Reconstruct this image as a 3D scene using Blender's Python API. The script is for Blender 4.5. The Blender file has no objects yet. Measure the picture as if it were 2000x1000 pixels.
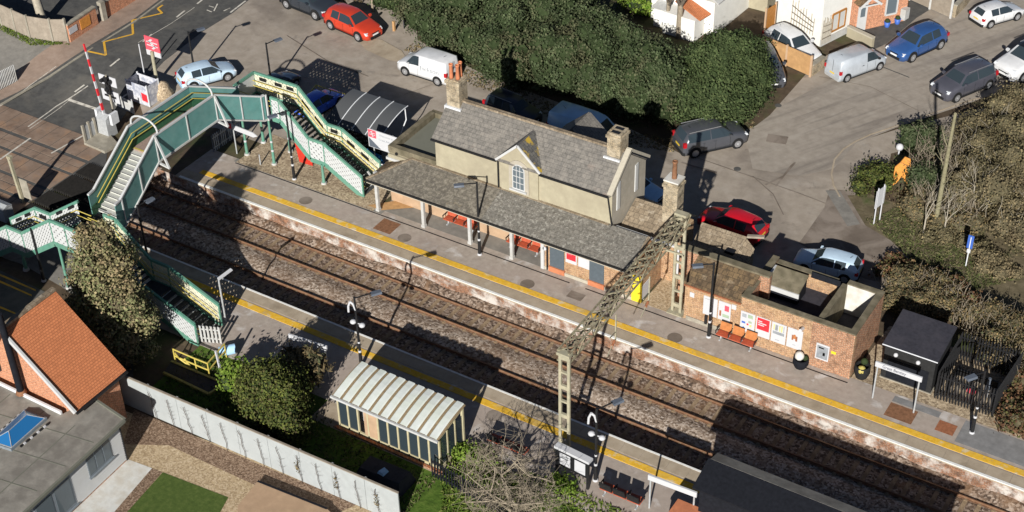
import bpy, bmesh, math, random
import numpy as np
from mathutils import Vector, Matrix
random.seed(7); rng = np.random.default_rng(7)
S = bpy.context.scene
COL = S.collection
# ---------------------------------------------------------------- camera
CF, CYAW, CPIT, CROLL = 3000.0, 2.140160, 0.647415, -0.025189
CC = Vector((0.0, -54.01096, 52.21966))
_F = Vector((math.cos(CPIT)*math.cos(CYAW), math.cos(CPIT)*math.sin(CYAW), -math.sin(CPIT)))
_R = Vector((math.sin(CYAW), -math.cos(CYAW), 0)); _U = _R.cross(_F)
RR = math.cos(CROLL)*_R + math.sin(CROLL)*_U; UU = -math.sin(CROLL)*_R + math.cos(CROLL)*_U
cd = bpy.data.cameras.new('camera'); cam = bpy.data.objects.new('camera', cd); COL.objects.link(cam)
cd.sensor_width = 36; cd.lens = 36*CF/2000; cd.clip_end = 3000; cd.clip_start = .5
cam.matrix_world = Matrix(((RR.x, UU.x, -_F.x, CC.x), (RR.y, UU.y, -_F.y, CC.y), (RR.z, UU.z, -_F.z, CC.z), (0, 0, 0, 1)))
S.camera = cam
def _ray(px, py): return _F*CF + RR*(px-1000) - UU*(py-500)
def G(px, py, z=0.0):
    "the point of the level plane at height z seen at that spot of the survey photograph"
    d = _ray(px, py); return CC + d*((z-CC.z)/d.z)
def AY(px, py, y):
    d = _ray(px, py); return CC + d*((y-CC.y)/d.y)
def AX(px, py, x):
    d = _ray(px, py); return CC + d*((x-CC.x)/d.x)
def sst(a, b, v):
    t = min(1, max(0, (v-a)/(b-a))); return t*t*(3-2*t)
def gz(x, y):
    "ground height: the road dips to rail level at the crossing"
    w = 1-sst(-62.6, -60.5, x)
    if y > -2.5: s = 1-sst(3.2, 10.5, y)
    else: s = 1-sst(8.0, 12.0, -y)
    return -.9*w*s
def GT(px, py, dz=0.0):
    z = 0.0
    for _ in range(8):
        p = G(px, py, z+dz); z = gz(p.x, p.y)
    p.z = z+dz; return p
# ---------------------------------------------------------------- materials
MATS = {}
def nodes(name, rough=.8, spec=.3, metal=0.0):
    m = bpy.data.materials.new(name); m.use_nodes = True
    nt = m.node_tree; b = nt.nodes['Principled BSDF']
    b.inputs['Roughness'].default_value = rough
    b.inputs['Specular IOR Level'].default_value = spec
    b.inputs['Metallic'].default_value = metal
    MATS[name] = m
    return m, nt, b
def rgb(c, k=1.0): return (min(1, c[0]*k), min(1, c[1]*k), min(1, c[2]*k), 1)
def noise(nt, vec, scale, detail=6, rough=.6, dist=0):
    n = nt.nodes.new('ShaderNodeTexNoise'); n.inputs['Scale'].default_value = scale
    n.inputs['Detail'].default_value = detail; n.inputs['Roughness'].default_value = rough
    n.inputs['Distortion'].default_value = dist
    nt.links.new(vec, n.inputs['Vector']); return n.outputs['Fac']
def ramp(nt, fac, stops):
    r = nt.nodes.new('ShaderNodeValToRGB'); e = r.color_ramp.elements
    while len(e) < len(stops): e.new(.5)
    for q, (p, c) in zip(e, stops): q.position = p; q.color = c if len(c) == 4 else rgb(c)
    nt.links.new(fac, r.inputs['Fac']); return r.outputs['Color']
def mix(nt, fac, a, b, mode='MIX'):
    n = nt.nodes.new('ShaderNodeMix'); n.data_type = 'RGBA'; n.blend_type = mode
    if isinstance(fac, (int, float)): n.inputs[0].default_value = fac
    else: nt.links.new(fac, n.inputs[0])
    for i, v in ((6, a), (7, b)):
        if isinstance(v, tuple): n.inputs[i].default_value = v if len(v) == 4 else rgb(v)
        else: nt.links.new(v, n.inputs[i])
    return n.outputs[2]
def coord(nt, sx=1, sy=1, sz=1, kind='Object'):
    t = nt.nodes.new('ShaderNodeTexCoord'); mp = nt.nodes.new('ShaderNodeMapping')
    mp.inputs['Scale'].default_value = (sx, sy, sz)
    nt.links.new(t.outputs[kind], mp.inputs['Vector']); return mp.outputs['Vector']
def bump(nt, b, h, strength=.4, dist=.02):
    n = nt.nodes.new('ShaderNodeBump'); n.inputs['Strength'].default_value = strength; n.inputs['Distance'].default_value = dist
    nt.links.new(h, n.inputs['Height']); nt.links.new(n.outputs['Normal'], b.inputs['Normal'])
def plain(name, c, rough=.7, spec=.3, metal=0, var=.18, scale=6, stain=None, sfac=.5, sscale=1.2, bmp=0):
    "colour with fine mottling and, if asked, large stains"
    m, nt, b = nodes(name, rough, spec, metal); v = coord(nt)
    f = noise(nt, v, scale)
    col = ramp(nt, f, [(.3, rgb(c, 1-var)), (.7, rgb(c, 1+var))])
    if stain:
        s = ramp(nt, noise(nt, v, sscale, 8, .65), [(.42, (0, 0, 0)), (.62, (1, 1, 1))])
        mu = nt.nodes.new('ShaderNodeMath'); mu.operation = 'MULTIPLY'; mu.inputs[1].default_value = sfac
        nt.links.new(s, mu.inputs[0]); col = mix(nt, mu.outputs[0], col, stain)
    nt.links.new(col, b.inputs['Base Color'])
    if bmp: bump(nt, b, f, bmp)
    return m
def multi(name, stops, scale, rough=.9, detail=8, stains=(), bmp=.5, bdist=.03, vor=0, sx=1, sy=1, sz=1, nrough=.65, tyre=None):
    "ground-like surface: several colours in one noise, then stains [(colour, scale, low, high, strength)]"
    m, nt, b = nodes(name, rough, .2); v = coord(nt, sx, sy, sz)
    f = noise(nt, v, scale, detail, nrough)
    if vor:
        vo = nt.nodes.new('ShaderNodeTexVoronoi'); vo.inputs['Scale'].default_value = vor
        nt.links.new(v, vo.inputs['Vector'])
        sp = nt.nodes.new('ShaderNodeSeparateColor'); nt.links.new(vo.outputs['Color'], sp.inputs['Color'])
        f2 = nt.nodes.new('ShaderNodeMath'); f2.operation = 'MULTIPLY_ADD'; f2.inputs[1].default_value = .55
        nt.links.new(sp.outputs[0], f2.inputs[0])
        f3 = nt.nodes.new('ShaderNodeMath'); f3.operation = 'MULTIPLY'; f3.inputs[1].default_value = .45
        nt.links.new(f, f3.inputs[0]); nt.links.new(f3.outputs[0], f2.inputs[2]); fc = f2.outputs[0]
    else: fc = f
    col = ramp(nt, fc, stops)
    for (c, sc, lo, hi, k) in stains:
        s = ramp(nt, noise(nt, v, sc, 7, .6, .4), [(lo, (0, 0, 0)), (hi, (k, k, k))])
        col = mix(nt, s, col, c)
    nt.links.new(col, b.inputs['Base Color'])
    if bmp: bump(nt, b, fc, bmp, bdist)
    return m
def wallcoord(nt):
    "u along an upright wall (any axis), v up"
    t = nt.nodes.new('ShaderNodeTexCoord'); s = nt.nodes.new('ShaderNodeSeparateXYZ'); nt.links.new(t.outputs['Object'], s.inputs[0])
    a = nt.nodes.new('ShaderNodeMath'); nt.links.new(s.outputs[0], a.inputs[0]); nt.links.new(s.outputs[1], a.inputs[1])
    c = nt.nodes.new('ShaderNodeCombineXYZ'); nt.links.new(a.outputs[0], c.inputs[0]); nt.links.new(s.outputs[2], c.inputs[1])
    return c.outputs[0], t.outputs['Object']
def brick(name, c1, c2, mortar, pale=None, pk=.6, w=.225, h=.075, dirt=None):
    m, nt, b = nodes(name, .9, .15); u, v = wallcoord(nt)
    t = nt.nodes.new('ShaderNodeTexBrick'); t.inputs['Scale'].default_value = 1; t.inputs['Brick Width'].default_value = w
    t.inputs['Row Height'].default_value = h; t.inputs['Mortar Size'].default_value = .018; t.inputs['Bias'].default_value = 0
    t.inputs['Color1'].default_value = rgb(c1); t.inputs['Color2'].default_value = rgb(c2); t.inputs['Mortar'].default_value = rgb(mortar)
    nt.links.new(u, t.inputs['Vector']); col = t.outputs['Color']
    col = mix(nt, .9, col, ramp(nt, noise(nt, v, 8, 6, .8), [(.3, (.35, .33, .32)), (.48, (.95, .95, .95)), (.68, (1.75, 1.6, 1.45, 1))]), 'MULTIPLY')
    if pale:
        s = ramp(nt, noise(nt, v, 1.1, 8, .7), [(.45, (0, 0, 0)), (.62, (pk, pk, pk))]); col = mix(nt, s, col, pale)
    if dirt:
        s = ramp(nt, noise(nt, v, 2.3, 8, .7), [(.5, (0, 0, 0)), (.66, (.8, .8, .8))]); col = mix(nt, s, col, dirt)
    nt.links.new(col, b.inputs['Base Color']); bump(nt, b, t.outputs['Fac'], -.5, .01)
    return m
def slates(name, c1, c2, gap, w=.35, h=.25, stains=(), rough=.75, k=1.0):
    m, nt, b = nodes(name, rough, .25)
    t0 = nt.nodes.new('ShaderNodeTexCoord'); v = t0.outputs['Object']
    mp = nt.nodes.new('ShaderNodeMapping'); nt.links.new(v, mp.inputs['Vector'])
    t = nt.nodes.new('ShaderNodeTexBrick'); t.inputs['Scale'].default_value = 1; t.inputs['Brick Width'].default_value = w
    t.inputs['Row Height'].default_value = h; t.inputs['Mortar Size'].default_value = .012
    t.inputs['Color1'].default_value = rgb(c1); t.inputs['Color2'].default_value = rgb(c2); t.inputs['Mortar'].default_value = rgb(gap)
    nt.links.new(mp.outputs[0], t.inputs['Vector']); col = t.outputs['Color']
    col = mix(nt, .7*k, col, ramp(nt, noise(nt, v, 5, 6, .75), [(.32, (.5, .5, .5)), (.5, (1, 1, 1)), (.7, (1.5, 1.45, 1.4, 1))]), 'MULTIPLY')
    for (c, sc, lo, hi, kk) in stains:
        s = ramp(nt, noise(nt, v, sc, 8, .7), [(lo, (0, 0, 0)), (hi, (kk, kk, kk))]); col = mix(nt, s, col, c)
    nt.links.new(col, b.inputs['Base Color']); bump(nt, b, t.outputs['Fac'], -.5, .015)
    return m, mp
def leafmat(name, cols, patch=None, pk=.5):
    m, nt, b = nodes(name, .8, .12)
    g = nt.nodes.new('ShaderNodeNewGeometry')
    r = ramp(nt, g.outputs['Random Per Island'], [(i/(max(1, len(cols)-1)), rgb(c)) for i, c in enumerate(cols)])
    v = coord(nt); s = ramp(nt, noise(nt, v, .9, 4), [(.35, (.65, .65, .65)), (.65, (1.25, 1.25, 1.2, 1))])
    col = mix(nt, 1.0, r, s, 'MULTIPLY')
    if patch: col = mix(nt, ramp(nt, noise(nt, v, .42, 5, .6), [(.48, (0, 0, 0)), (.66, (pk, pk, pk))]), col, patch)
    nt.links.new(col, b.inputs['Base Color'])
    b.inputs['Subsurface Weight'].default_value = 0
    return m
def paint(name, c, rough=.28): 
    m, nt, b = nodes(name, rough, .5); v = coord(nt)
    nt.links.new(ramp(nt, noise(nt, v, 2.2, 6), [(.3, rgb(c, .9)), (.7, rgb(c, 1.06))]), b.inputs['Base Color'])
    b.inputs['Coat Weight'].default_value = .6; b.inputs['Coat Roughness'].default_value = .08
    return m
# ---------------------------------------------------------------- mesh helper
class MB:
    def __init__(s): s.v = []; s.f = []; s.sm = []
    def add(s, vs, fs, smooth=False):
        o = len(s.v); s.v += [tuple(p) for p in vs]; s.f += [tuple(i+o for i in f) for f in fs]; s.sm += [smooth]*len(fs); return s
    def box(s, x0, x1, y0, y1, z0, z1):
        return s.add([(x0,y0,z0),(x1,y0,z0),(x1,y1,z0),(x0,y1,z0),(x0,y0,z1),(x1,y0,z1),(x1,y1,z1),(x0,y1,z1)],
                     [(0,3,2,1),(4,5,6,7),(0,1,5,4),(1,2,6,5),(2,3,7,6),(3,0,4,7)])
    def hexa(s, p):  # 8 corners, bottom ring then top ring
        return s.add(p, [(0,3,2,1),(4,5,6,7),(0,1,5,4),(1,2,6,5),(2,3,7,6),(3,0,4,7)])
    def bar(s, a, b, w, h, up=(0,0,1)):
        "rectangular bar from a to b, w across, h along up"
        a = Vector(a); b = Vector(b); d = (b-a).normalized(); u = Vector(up)
        if abs(d.dot(u)) > .98: u = Vector((1,0,0))
        x = d.cross(u).normalized(); u = x.cross(d).normalized(); x = x*(w/2); u = u*(h/2)
        return s.hexa([a-x-u, a+x-u, b+x-u, b-x-u, a-x+u, a+x+u, b+x+u, b-x+u])
    def cyl(s, a, b, r0, r1=None, n=10, caps=True):
        r1 = r0 if r1 is None else r1
        a = Vector(a); b = Vector(b); d = (b-a).normalized(); u = Vector((0,0,1)) if abs(d.z) < .95 else Vector((1,0,0))
        x = d.cross(u).normalized(); y = d.cross(x)
        vs = [a+(x*math.cos(t)+y*math.sin(t))*r0 for t in [2*math.pi*i/n for i in range(n)]]
        vs += [b+(x*math.cos(t)+y*math.sin(t))*r1 for t in [2*math.pi*i/n for i in range(n)]]
        s.add(vs, [(i, (i+1)%n, n+(i+1)%n, n+i) for i in range(n)], True)
        if caps: s.add(vs[:n], [tuple(range(n-1,-1,-1))]); s.add(vs[n:], [tuple(range(n))])
        return s
    def tube(s, pts, r, n=8):
        for a, b in zip(pts, pts[1:]): s.cyl(a, b, r, r, n)
        return s
    def prism(s, poly, z0, z1):
        n = len(poly); vs = [(p[0],p[1],z0) for p in poly]+[(p[0],p[1],z1) for p in poly]
        return s.add(vs, [tuple(range(n-1,-1,-1)), tuple(range(n,2*n))]+[(i,(i+1)%n,n+(i+1)%n,n+i) for i in range(n)])
    def slab(s, quad, t):
        "a quad given counter-clockwise from above with thickness t below it"
        q = [Vector(p) for p in quad]; n = (q[1]-q[0]).cross(q[2]-q[0]).normalized()
        m = len(q); vs = [p-n*t for p in q]+q
        return s.add(vs, [tuple(range(m-1,-1,-1)), tuple(range(m,2*m))]+[(i,(i+1)%m,m+(i+1)%m,m+i) for i in range(m)])
    def ball(s, c, r, n=10, m=6, sz=1):
        vs = [(c[0]+r*math.sin(math.pi*j/m)*math.cos(2*math.pi*i/n), c[1]+r*math.sin(math.pi*j/m)*math.sin(2*math.pi*i/n), c[2]+sz*r*math.cos(math.pi*j/m)) for j in range(m+1) for i in range(n)]
        return s.add(vs, [(j*n+i, (j+1)*n+i, (j+1)*n+(i+1)%n, j*n+(i+1)%n) for j in range(m) for i in range(n)], True)
    def rev(s, prof, c, n=14):
        "lathe: prof = [(r, z)]"
        vs = [(c[0]+r*math.cos(2*math.pi*i/n), c[1]+r*math.sin(2*math.pi*i/n), c[2]+z) for r, z in prof for i in range(n)]
        return s.add(vs, [(j*n+i, j*n+(i+1)%n, (j+1)*n+(i+1)%n, (j+1)*n+i) for j in range(len(prof)-1) for i in range(n)], True)
    def build(s, name, mat, parent=None, local=False):
        me = bpy.data.meshes.new(name)
        off = Vector((0,0,0))
        if parent is not None and not local:
            p = parent
            while p is not None: off += Vector(p.location); p = p.parent
        me.from_pydata([(x-off.x, y-off.y, z-off.z) for x, y, z in s.v], [], s.f)
        me.polygons.foreach_set('use_smooth', s.sm); me.update()
        me.materials.append(MATS[mat] if isinstance(mat, str) else mat)
        o = bpy.data.objects.new(name, me); COL.objects.link(o)
        if parent is not None: o.parent = parent
        return o
def thing(name, label, cat, loc=(0,0,0), group=None):
    o = bpy.data.objects.new(name, None); COL.objects.link(o); o.location = loc; o.empty_display_size = .2
    o['label'] = label; o['category'] = cat
    if group: o['group'] = group
    return o
def tag(o, label, cat, group=None):
    o['label'] = label; o['category'] = cat
    if group: o['group'] = group
    return o
def struct(o): o['kind'] = 'structure'; return o
def stuff(o): o['kind'] = 'stuff'; return o
def copy_tree(o, parent=None):
    c = o.copy(); COL.objects.link(c)
    if parent is not None: c.parent = parent
    for ch in list(o.children): copy_tree(ch, c)
    return c
def text(s, size, mat, parent, name, loc, rot, width=None, local=True):
    cu = bpy.data.curves.new(name, 'FONT'); cu.body = s; cu.size = size; cu.align_x = 'CENTER'; cu.align_y = 'CENTER'; cu.extrude = .002
    t = bpy.data.objects.new(name, cu); COL.objects.link(t)
    me = bpy.data.meshes.new_from_object(t.evaluated_get(bpy.context.evaluated_depsgraph_get()))
    bpy.data.objects.remove(t); me.name = name
    if width:
        xs = [v.co.x for v in me.vertices]; w = max(xs)-min(xs); k = width/w
        for v in me.vertices: v.co.x *= k
    me.materials.clear(); me.materials.append(MATS[mat])
    o = bpy.data.objects.new(name, me); COL.objects.link(o); o.parent = parent
    off = Vector((0,0,0))
    if not local:
        p = parent
        while p is not None: off += Vector(p.location); p = p.parent
    o.location = Vector(loc)-off; o.rotation_euler = rot
    return o
SHEETS = 0
def drape(name, poly, mat, dz):
    "a flat sheet laid on the ground, following its slope"
    bm = bmesh.new(); f = bm.faces.new([bm.verts.new((p[0], p[1], 0)) for p in poly])
    f.normal_update()
    if f.normal.z < 0: f.normal_flip()
    global SHEETS
    SHEETS += 1; dz += SHEETS*.00045   # no two sheets share a plane
    if min(p[0] for p in poly) < -60:
        ys = np.arange(-13, 12, .7); xs = np.arange(-64, -60, .4)
        for y in ys:
            bmesh.ops.bisect_plane(bm, geom=bm.verts[:]+bm.edges[:]+bm.faces[:], plane_co=(0, y, 0), plane_no=(0, 1, 0))
        for x in xs:
            bmesh.ops.bisect_plane(bm, geom=bm.verts[:]+bm.edges[:]+bm.faces[:], plane_co=(x, 0, 0), plane_no=(1, 0, 0))
    bmesh.ops.triangulate(bm, faces=bm.faces[:])
    for v in bm.verts: v.co.z = gz(v.co.x, v.co.y)+dz
    me = bpy.data.meshes.new(name); bm.to_mesh(me); bm.free(); me.materials.append(MATS[mat])
    o = bpy.data.objects.new(name, me); COL.objects.link(o); return struct(o)
def pxs(pts, z=None): return [GT(a, b) if z is None else G(a, b, z) for a, b in pts]
def quads(name, cen, size, mat, parent=None, flat=0.0, aspect=1.0, up=None, nrm=None):
    "many small leaf-sized faces"
    n = len(cen); cen = np.asarray(cen, float)
    d = rng.normal(size=(n, 3)); d /= np.linalg.norm(d, axis=1)[:, None]
    if up is not None: d = d*(1-flat)+np.asarray(up)*flat; d /= np.linalg.norm(d, axis=1)[:, None]
    if nrm is not None: d = d*.62+nrm*.9; d /= np.linalg.norm(d, axis=1)[:, None]
    e = rng.normal(size=(n, 3)); t = np.cross(d, e); t /= np.linalg.norm(t, axis=1)[:, None]; w = np.cross(d, t)
    sz = size*rng.uniform(.6, 1.4, (n, 1)); a = t*sz*.5*aspect; b = w*sz*.5/aspect
    vs = np.stack([cen-a, cen-b*.8+a*.1, cen+a, cen+b*.8+a*.1], 1).reshape(-1, 3)
    off = Vector((0,0,0)) if parent is None else Vector(parent.location)
    vs = vs-np.array(off)
    me = bpy.data.meshes.new(name); me.vertices.add(4*n); me.vertices.foreach_set('co', vs.ravel())
    me.loops.add(4*n); me.loops.foreach_set('vertex_index', np.arange(4*n, dtype=np.int32))
    me.polygons.add(n); me.polygons.foreach_set('loop_start', np.arange(0, 4*n, 4, dtype=np.int32))
    me.update(calc_edges=True); me.materials.append(MATS[mat])
    o = bpy.data.objects.new(name, me); COL.objects.link(o)
    if parent is not None: o.parent = parent
    return o
def blobpts(blobs, n, lo=.7, hi=1.08, zmin=None, cut=.68, clump=.62, csize=.42):
    B = np.array(blobs, float); wt = B[:,3]*B[:,4]+B[:,4]*B[:,5]+B[:,3]*B[:,5]; wt /= wt.sum()
    k = rng.choice(len(B), size=int(n*1.7), p=wt); d = rng.normal(size=(len(k), 3)); d /= np.linalg.norm(d, axis=1)[:, None]
    r = rng.uniform(lo, hi, (len(k), 1)); P = B[k,:3]+d*r*B[k,3:6]
    keep = np.ones(len(P), bool)
    for b in B:
        q = ((P-b[:3])/b[3:6]); keep &= (q*q).sum(1) > cut*cut
    if zmin is not None: keep &= P[:,2] > zmin
    P = P[keep]; N = d[keep]
    if clump and len(P) > 200:
        m = max(20, int(len(P)*.022)); ci = rng.choice(len(P), m, replace=False); C = P[ci]; CN = N[ci]
        q = int(len(P)*clump); ri = rng.integers(0, m, q); off = rng.normal(size=(q, 3))*np.array([.5, .5, .34])
        P[:q] = C[ri]+off*csize; N[:q] = CN[ri]+off*1.1; N /= np.linalg.norm(N, axis=1)[:, None]
    return P[:n], N[:n]
# ---------------------------------------------------------------- material library
W = (.8, .8, .78)
multi('carpark', [(.2, (.25,.21,.17)), (.5, (.335,.285,.23)), (.8, (.41,.355,.30))], 1.3, stains=[((.12,.1,.085), .16, .5, .68, .55), ((.40,.36,.31), .55, .56, .7, .4), ((.10,.085,.075), .8, .6, .72, .5)], bmp=.3, bdist=.01)
def streaked(name, stops, ang):
    "worn road surface: mottling plus dark wheel streaks drawn out along the road"
    m, nt, b = nodes(name, .9, .2); v = coord(nt); f = noise(nt, v, 1.6, 8, .65); col = ramp(nt, f, stops)
    mp = nt.nodes.new('ShaderNodeMapping'); mp.vector_type = 'TEXTURE'; mp.inputs['Rotation'].default_value = (0, 0, ang); mp.inputs['Scale'].default_value = (9, .75, 1)
    nt.links.new(v, mp.inputs['Vector'])
    for sc, lo, hi, k, c in ((.55, .52, .68, .62, (.13,.11,.095)), (1.3, .56, .7, .45, (.11,.095,.085)), (.9, .56, .72, .35, (.42,.375,.32))):
        s = ramp(nt, noise(nt, mp.outputs[0], sc, 6, .6), [(lo, (0, 0, 0)), (hi, (k, k, k))]); col = mix(nt, s, col, c)
    nt.links.new(col, b.inputs['Base Color']); bump(nt, b, f, .3, .01)
streaked('sideroad', [(.2, (.245,.21,.172)), (.5, (.32,.278,.23)), (.8, (.39,.345,.29))], math.radians(62))
multi('tracks_dirt', [(.2, (.12,.095,.075)), (.6, (.18,.145,.115)), (.9, (.24,.2,.165))], 1.2, stains=[((.27,.225,.185), .5, .45, .6, .9)], bmp=.2)
multi('asphalt', [(.2, (.055,.054,.052)), (.5, (.085,.083,.078)), (.8, (.12,.116,.105))], 2.2, stains=[((.17,.155,.13), .35, .52, .68, .45), ((.045,.045,.045), .9, .58, .68, .5)], bmp=.2, bdist=.006)
multi('pavement', [(.2, (.23,.165,.125)), (.5, (.30,.22,.17)), (.8, (.36,.275,.22))], 2.0, stains=[((.19,.145,.115), .5, .5, .66, .5)], bmp=.2, bdist=.006)
multi('path', [(.2, (.16,.15,.135)), (.5, (.22,.205,.18)), (.8, (.28,.26,.23))], 2.4, stains=[((.13,.12,.105), .5, .52, .68, .5)], bmp=.2, bdist=.006)
multi('platform_tarmac', [(.2, (.26,.218,.182)), (.5, (.365,.31,.26)), (.8, (.46,.40,.34))], 2.6, stains=[((.60,.57,.54), .9, .57, .68, .75), ((.20,.175,.155), .45, .55, .68, .5), ((.37,.295,.25), .3, .45, .6, .45)], bmp=.25, bdist=.008)
multi('grey_tarmac', [(.2, (.15,.145,.14)), (.5, (.21,.205,.20)), (.8, (.29,.28,.275))], 2.0, stains=[((.40,.39,.38), .8, .6, .72, .5)], bmp=.2)
multi('coping', [(.2, (.28,.22,.155)), (.5, (.38,.31,.225)), (.8, (.46,.385,.29))], 1.4, stains=[((.20,.155,.105), .6, .54, .7, .5), ((.47,.42,.33), .9, .62, .72, .5)], bmp=.2)
multi('yellow_line', [(.2, (.55,.30,.025)), (.5, (.72,.42,.035)), (.85, (.74,.52,.14))], 5, stains=[((.60,.53,.38), 1.6, .55, .66, .75), ((.42,.29,.10), .6, .52, .68, .65), ((.30,.25,.17), 3.5, .62, .7, .8)], bmp=.4, bdist=.01)
multi('white_line', [(.2, (.6,.58,.54)), (.6, (.78,.77,.73))], 4, stains=[((.38,.35,.3), 1.5, .62, .75, .7)], bmp=.1)
multi('road_white', [(.2, (.45,.42,.36)), (.6, (.62,.58,.5))], 5, stains=[((.2,.18,.16), 2.2, .52, .66, .8)], bmp=0)
multi('road_yellow', [(.2, (.55,.30,.03)), (.6, (.7,.40,.05))], 5, stains=[((.2,.16,.1), 2.2, .55, .68, .8)], bmp=0)
multi('ballast', [(.12, (.05,.038,.03)), (.30, (.19,.135,.095)), (.48, (.31,.235,.175)), (.68, (.48,.39,.31)), (.95, (.66,.57,.49))], 5, vor=9, stains=[((.17,.10,.06), .5, .5, .68, .55), ((.07,.055,.045), 1.1, .58, .70, .5)], bmp=1, bdist=.09)
multi('ballast_rust', [(.14, (.03,.024,.02)), (.36, (.125,.085,.06)), (.56, (.235,.17,.125)), (.76, (.36,.285,.225)), (.95, (.52,.43,.35))], 5, vor=9, stains=[((.22,.125,.065), .8, .52, .66, .6)], bmp=1, bdist=.09)
multi('gravel', [(.15, (.17,.125,.085)), (.4, (.34,.26,.17)), (.7, (.50,.395,.265)), (.95, (.64,.54,.39))], 6, vor=11, stains=[((.15,.10,.06), .9, .5, .68, .5)], bmp=.9, bdist=.05)
multi('pale_gravel', [(.15, (.27,.19,.11)), (.5, (.44,.33,.2)), (.9, (.60,.48,.33))], 7, vor=14, bmp=.6, bdist=.03)
multi('mulch', [(.15, (.09,.055,.035)), (.45, (.20,.13,.085)), (.75, (.34,.24,.165)), (.95, (.5,.42,.34))], 9, vor=17, bmp=.9, bdist=.05)
multi('soil', [(.2, (.05,.036,.024)), (.5, (.09,.065,.042)), (.85, (.15,.11,.07))], 1.4, stains=[((.06,.085,.025), .35, .5, .66, .7)], bmp=.6, bdist=.08)
multi('grass', [(.2, (.03,.06,.008)), (.5, (.07,.125,.016)), (.8, (.13,.18,.035))], 3.0, stains=[((.15,.13,.06), .6, .58, .7, .5)], bmp=.9, bdist=.06)
multi('lawn', [(.2, (.042,.068,.014)), (.5, (.07,.105,.022)), (.8, (.115,.145,.038))], 4.0, stains=[((.14,.15,.05), .45, .56, .7, .5)], bmp=.8, bdist=.03)
multi('weedy', [(.2, (.06,.052,.028)), (.5, (.13,.105,.062)), (.8, (.22,.18,.115))], 1.8, stains=[((.065,.09,.025), .6, .52, .64, .8)], bmp=.7, bdist=.06)
multi('sleeper', [(.2, (.20,.14,.085)), (.5, (.29,.21,.13)), (.8, (.38,.285,.19))], 4, stains=[((.11,.07,.045), 1.2, .5, .65, .6)], bmp=.2)
multi('rail_rust', [(.2, (.11,.055,.03)), (.5, (.195,.105,.06)), (.8, (.29,.175,.105))], 4, bmp=.2)
m, nt, b = nodes('rail_head', .35, .5, .9); b.inputs['Base Color'].default_value = (.20,.13,.09,1)
multi('deck_brown', [(.2, (.17,.115,.08)), (.5, (.24,.17,.125)), (.8, (.31,.23,.175))], 1.2, stains=[((.33,.20,.12), .5, .55, .66, .7), ((.085,.06,.05), .9, .55, .68, .5)], bmp=.2)
plain('guard_black', (.02,.018,.016), .85, var=.35)
m = brick('platform_brick', (.27,.10,.045), (.19,.075,.04), (.24,.17,.12), pale=(.58,.55,.5), pk=.85, dirt=(.08,.05,.035))
brick('brick_orange', (.40,.205,.095), (.25,.115,.06), (.40,.30,.20), pale=(.47,.32,.17), pk=.55, dirt=(.20,.11,.06))
brick('brick_red', (.36,.13,.055), (.26,.095,.045), (.36,.27,.19), dirt=(.14,.08,.05))
brick('brick_house', (.48,.17,.075), (.40,.135,.06), (.45,.28,.19))
brick('brick_buff', (.42,.34,.22), (.27,.215,.145), (.20,.17,.125), pale=(.55,.47,.34), pk=.5, dirt=(.10,.085,.06))
plain('cream', (.375,.335,.235), .9, .15, var=.09, scale=3.0, stain=(.30,.26,.185), sfac=.65, sscale=.8)
plain('cream_side', (.40,.36,.29), .9, .15, var=.09, scale=2.2, stain=(.31,.275,.215), sfac=.5)
plain('cream_trim', (.42,.38,.30), .9, .15, var=.08)
plain('white_render', (.74,.725,.67), .9, .15, var=.05, scale=1.5, stain=(.64,.62,.56), sfac=.35)
plain('white_paint', (.50,.50,.49), .5, var=.05, scale=3, stain=(.5,.49,.45), sfac=.35)
plain('white_dirty', (.46,.46,.445), .7, var=.14, scale=4, stain=(.40,.38,.34), sfac=.6)
plain('fence_white', (.37,.39,.385), .7, var=.06, scale=2.5, stain=(.31,.325,.32), sfac=.45)
slates('slate', (.195,.178,.155), (.155,.143,.126), (.105,.097,.086), .28, .19, stains=[((.26,.235,.20), 1.6, .5, .66, .55), ((.25,.185,.15), .9, .6, .7, .55), ((.10,.095,.09), 2.2, .56, .68, .6)])
slates('slate_dark', (.13,.125,.12), (.095,.09,.088), (.06,.058,.055), .28, .19)
slates('slate_lichen', (.14,.135,.12), (.10,.095,.088), (.06,.058,.055), .28, .19, stains=[((.50,.33,.03), 1.9, .52, .6, .85)])
slates('canopy_tile', (.165,.145,.115), (.125,.11,.09), (.10,.09,.07), .3, .22, stains=[((.27,.245,.195), 5, .5, .62, .6), ((.09,.08,.06), 6.5, .56, .64, .7), ((.31,.24,.13), .7, .6, .7, .5)])
slates('canopy_pale', (.19,.175,.15), (.14,.13,.11), (.11,.10,.085), .3, .22, stains=[((.37,.35,.30), 5.5, .53, .64, .75), ((.08,.07,.055), 6.5, .55, .62, .8)])
slates('moss_tile', (.17,.115,.06), (.11,.075,.045), (.05,.036,.022), .3, .3, stains=[((.27,.21,.14), 2.0, .55, .66, .7), ((.055,.04,.025), 3.0, .5, .6, .7)])
slates('stone_tile', (.28,.22,.15), (.2,.155,.105), (.11,.085,.06), .3, .3, stains=[((.45,.39,.3), 2.5, .55, .66, .6)])
m, mp = slates('orange_tile', (.56,.20,.085), (.47,.165,.07), (.32,.11,.045), .165, .1, stains=[((.34,.12,.05), .5, .56, .7, .5), ((.12,.06,.035), 4.5, .68, .72, .8)], k=.4)
mp.inputs['Rotation'].default_value = (0, 0, math.radians(90))
plain('felt_flat', (.27,.25,.215), .9, .1, var=.2, scale=1.6, stain=(.16,.145,.125), sfac=.75, sscale=.9)
plain('felt_green', (.175,.175,.14), .9, .1, var=.1, scale=1.2, stain=(.12,.12,.095), sfac=.5)
plain('felt_black', (.012,.013,.017), .85, .1, var=.25)
plain('cabin_black', (.022,.022,.022), .7, .2, var=.25)
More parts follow.
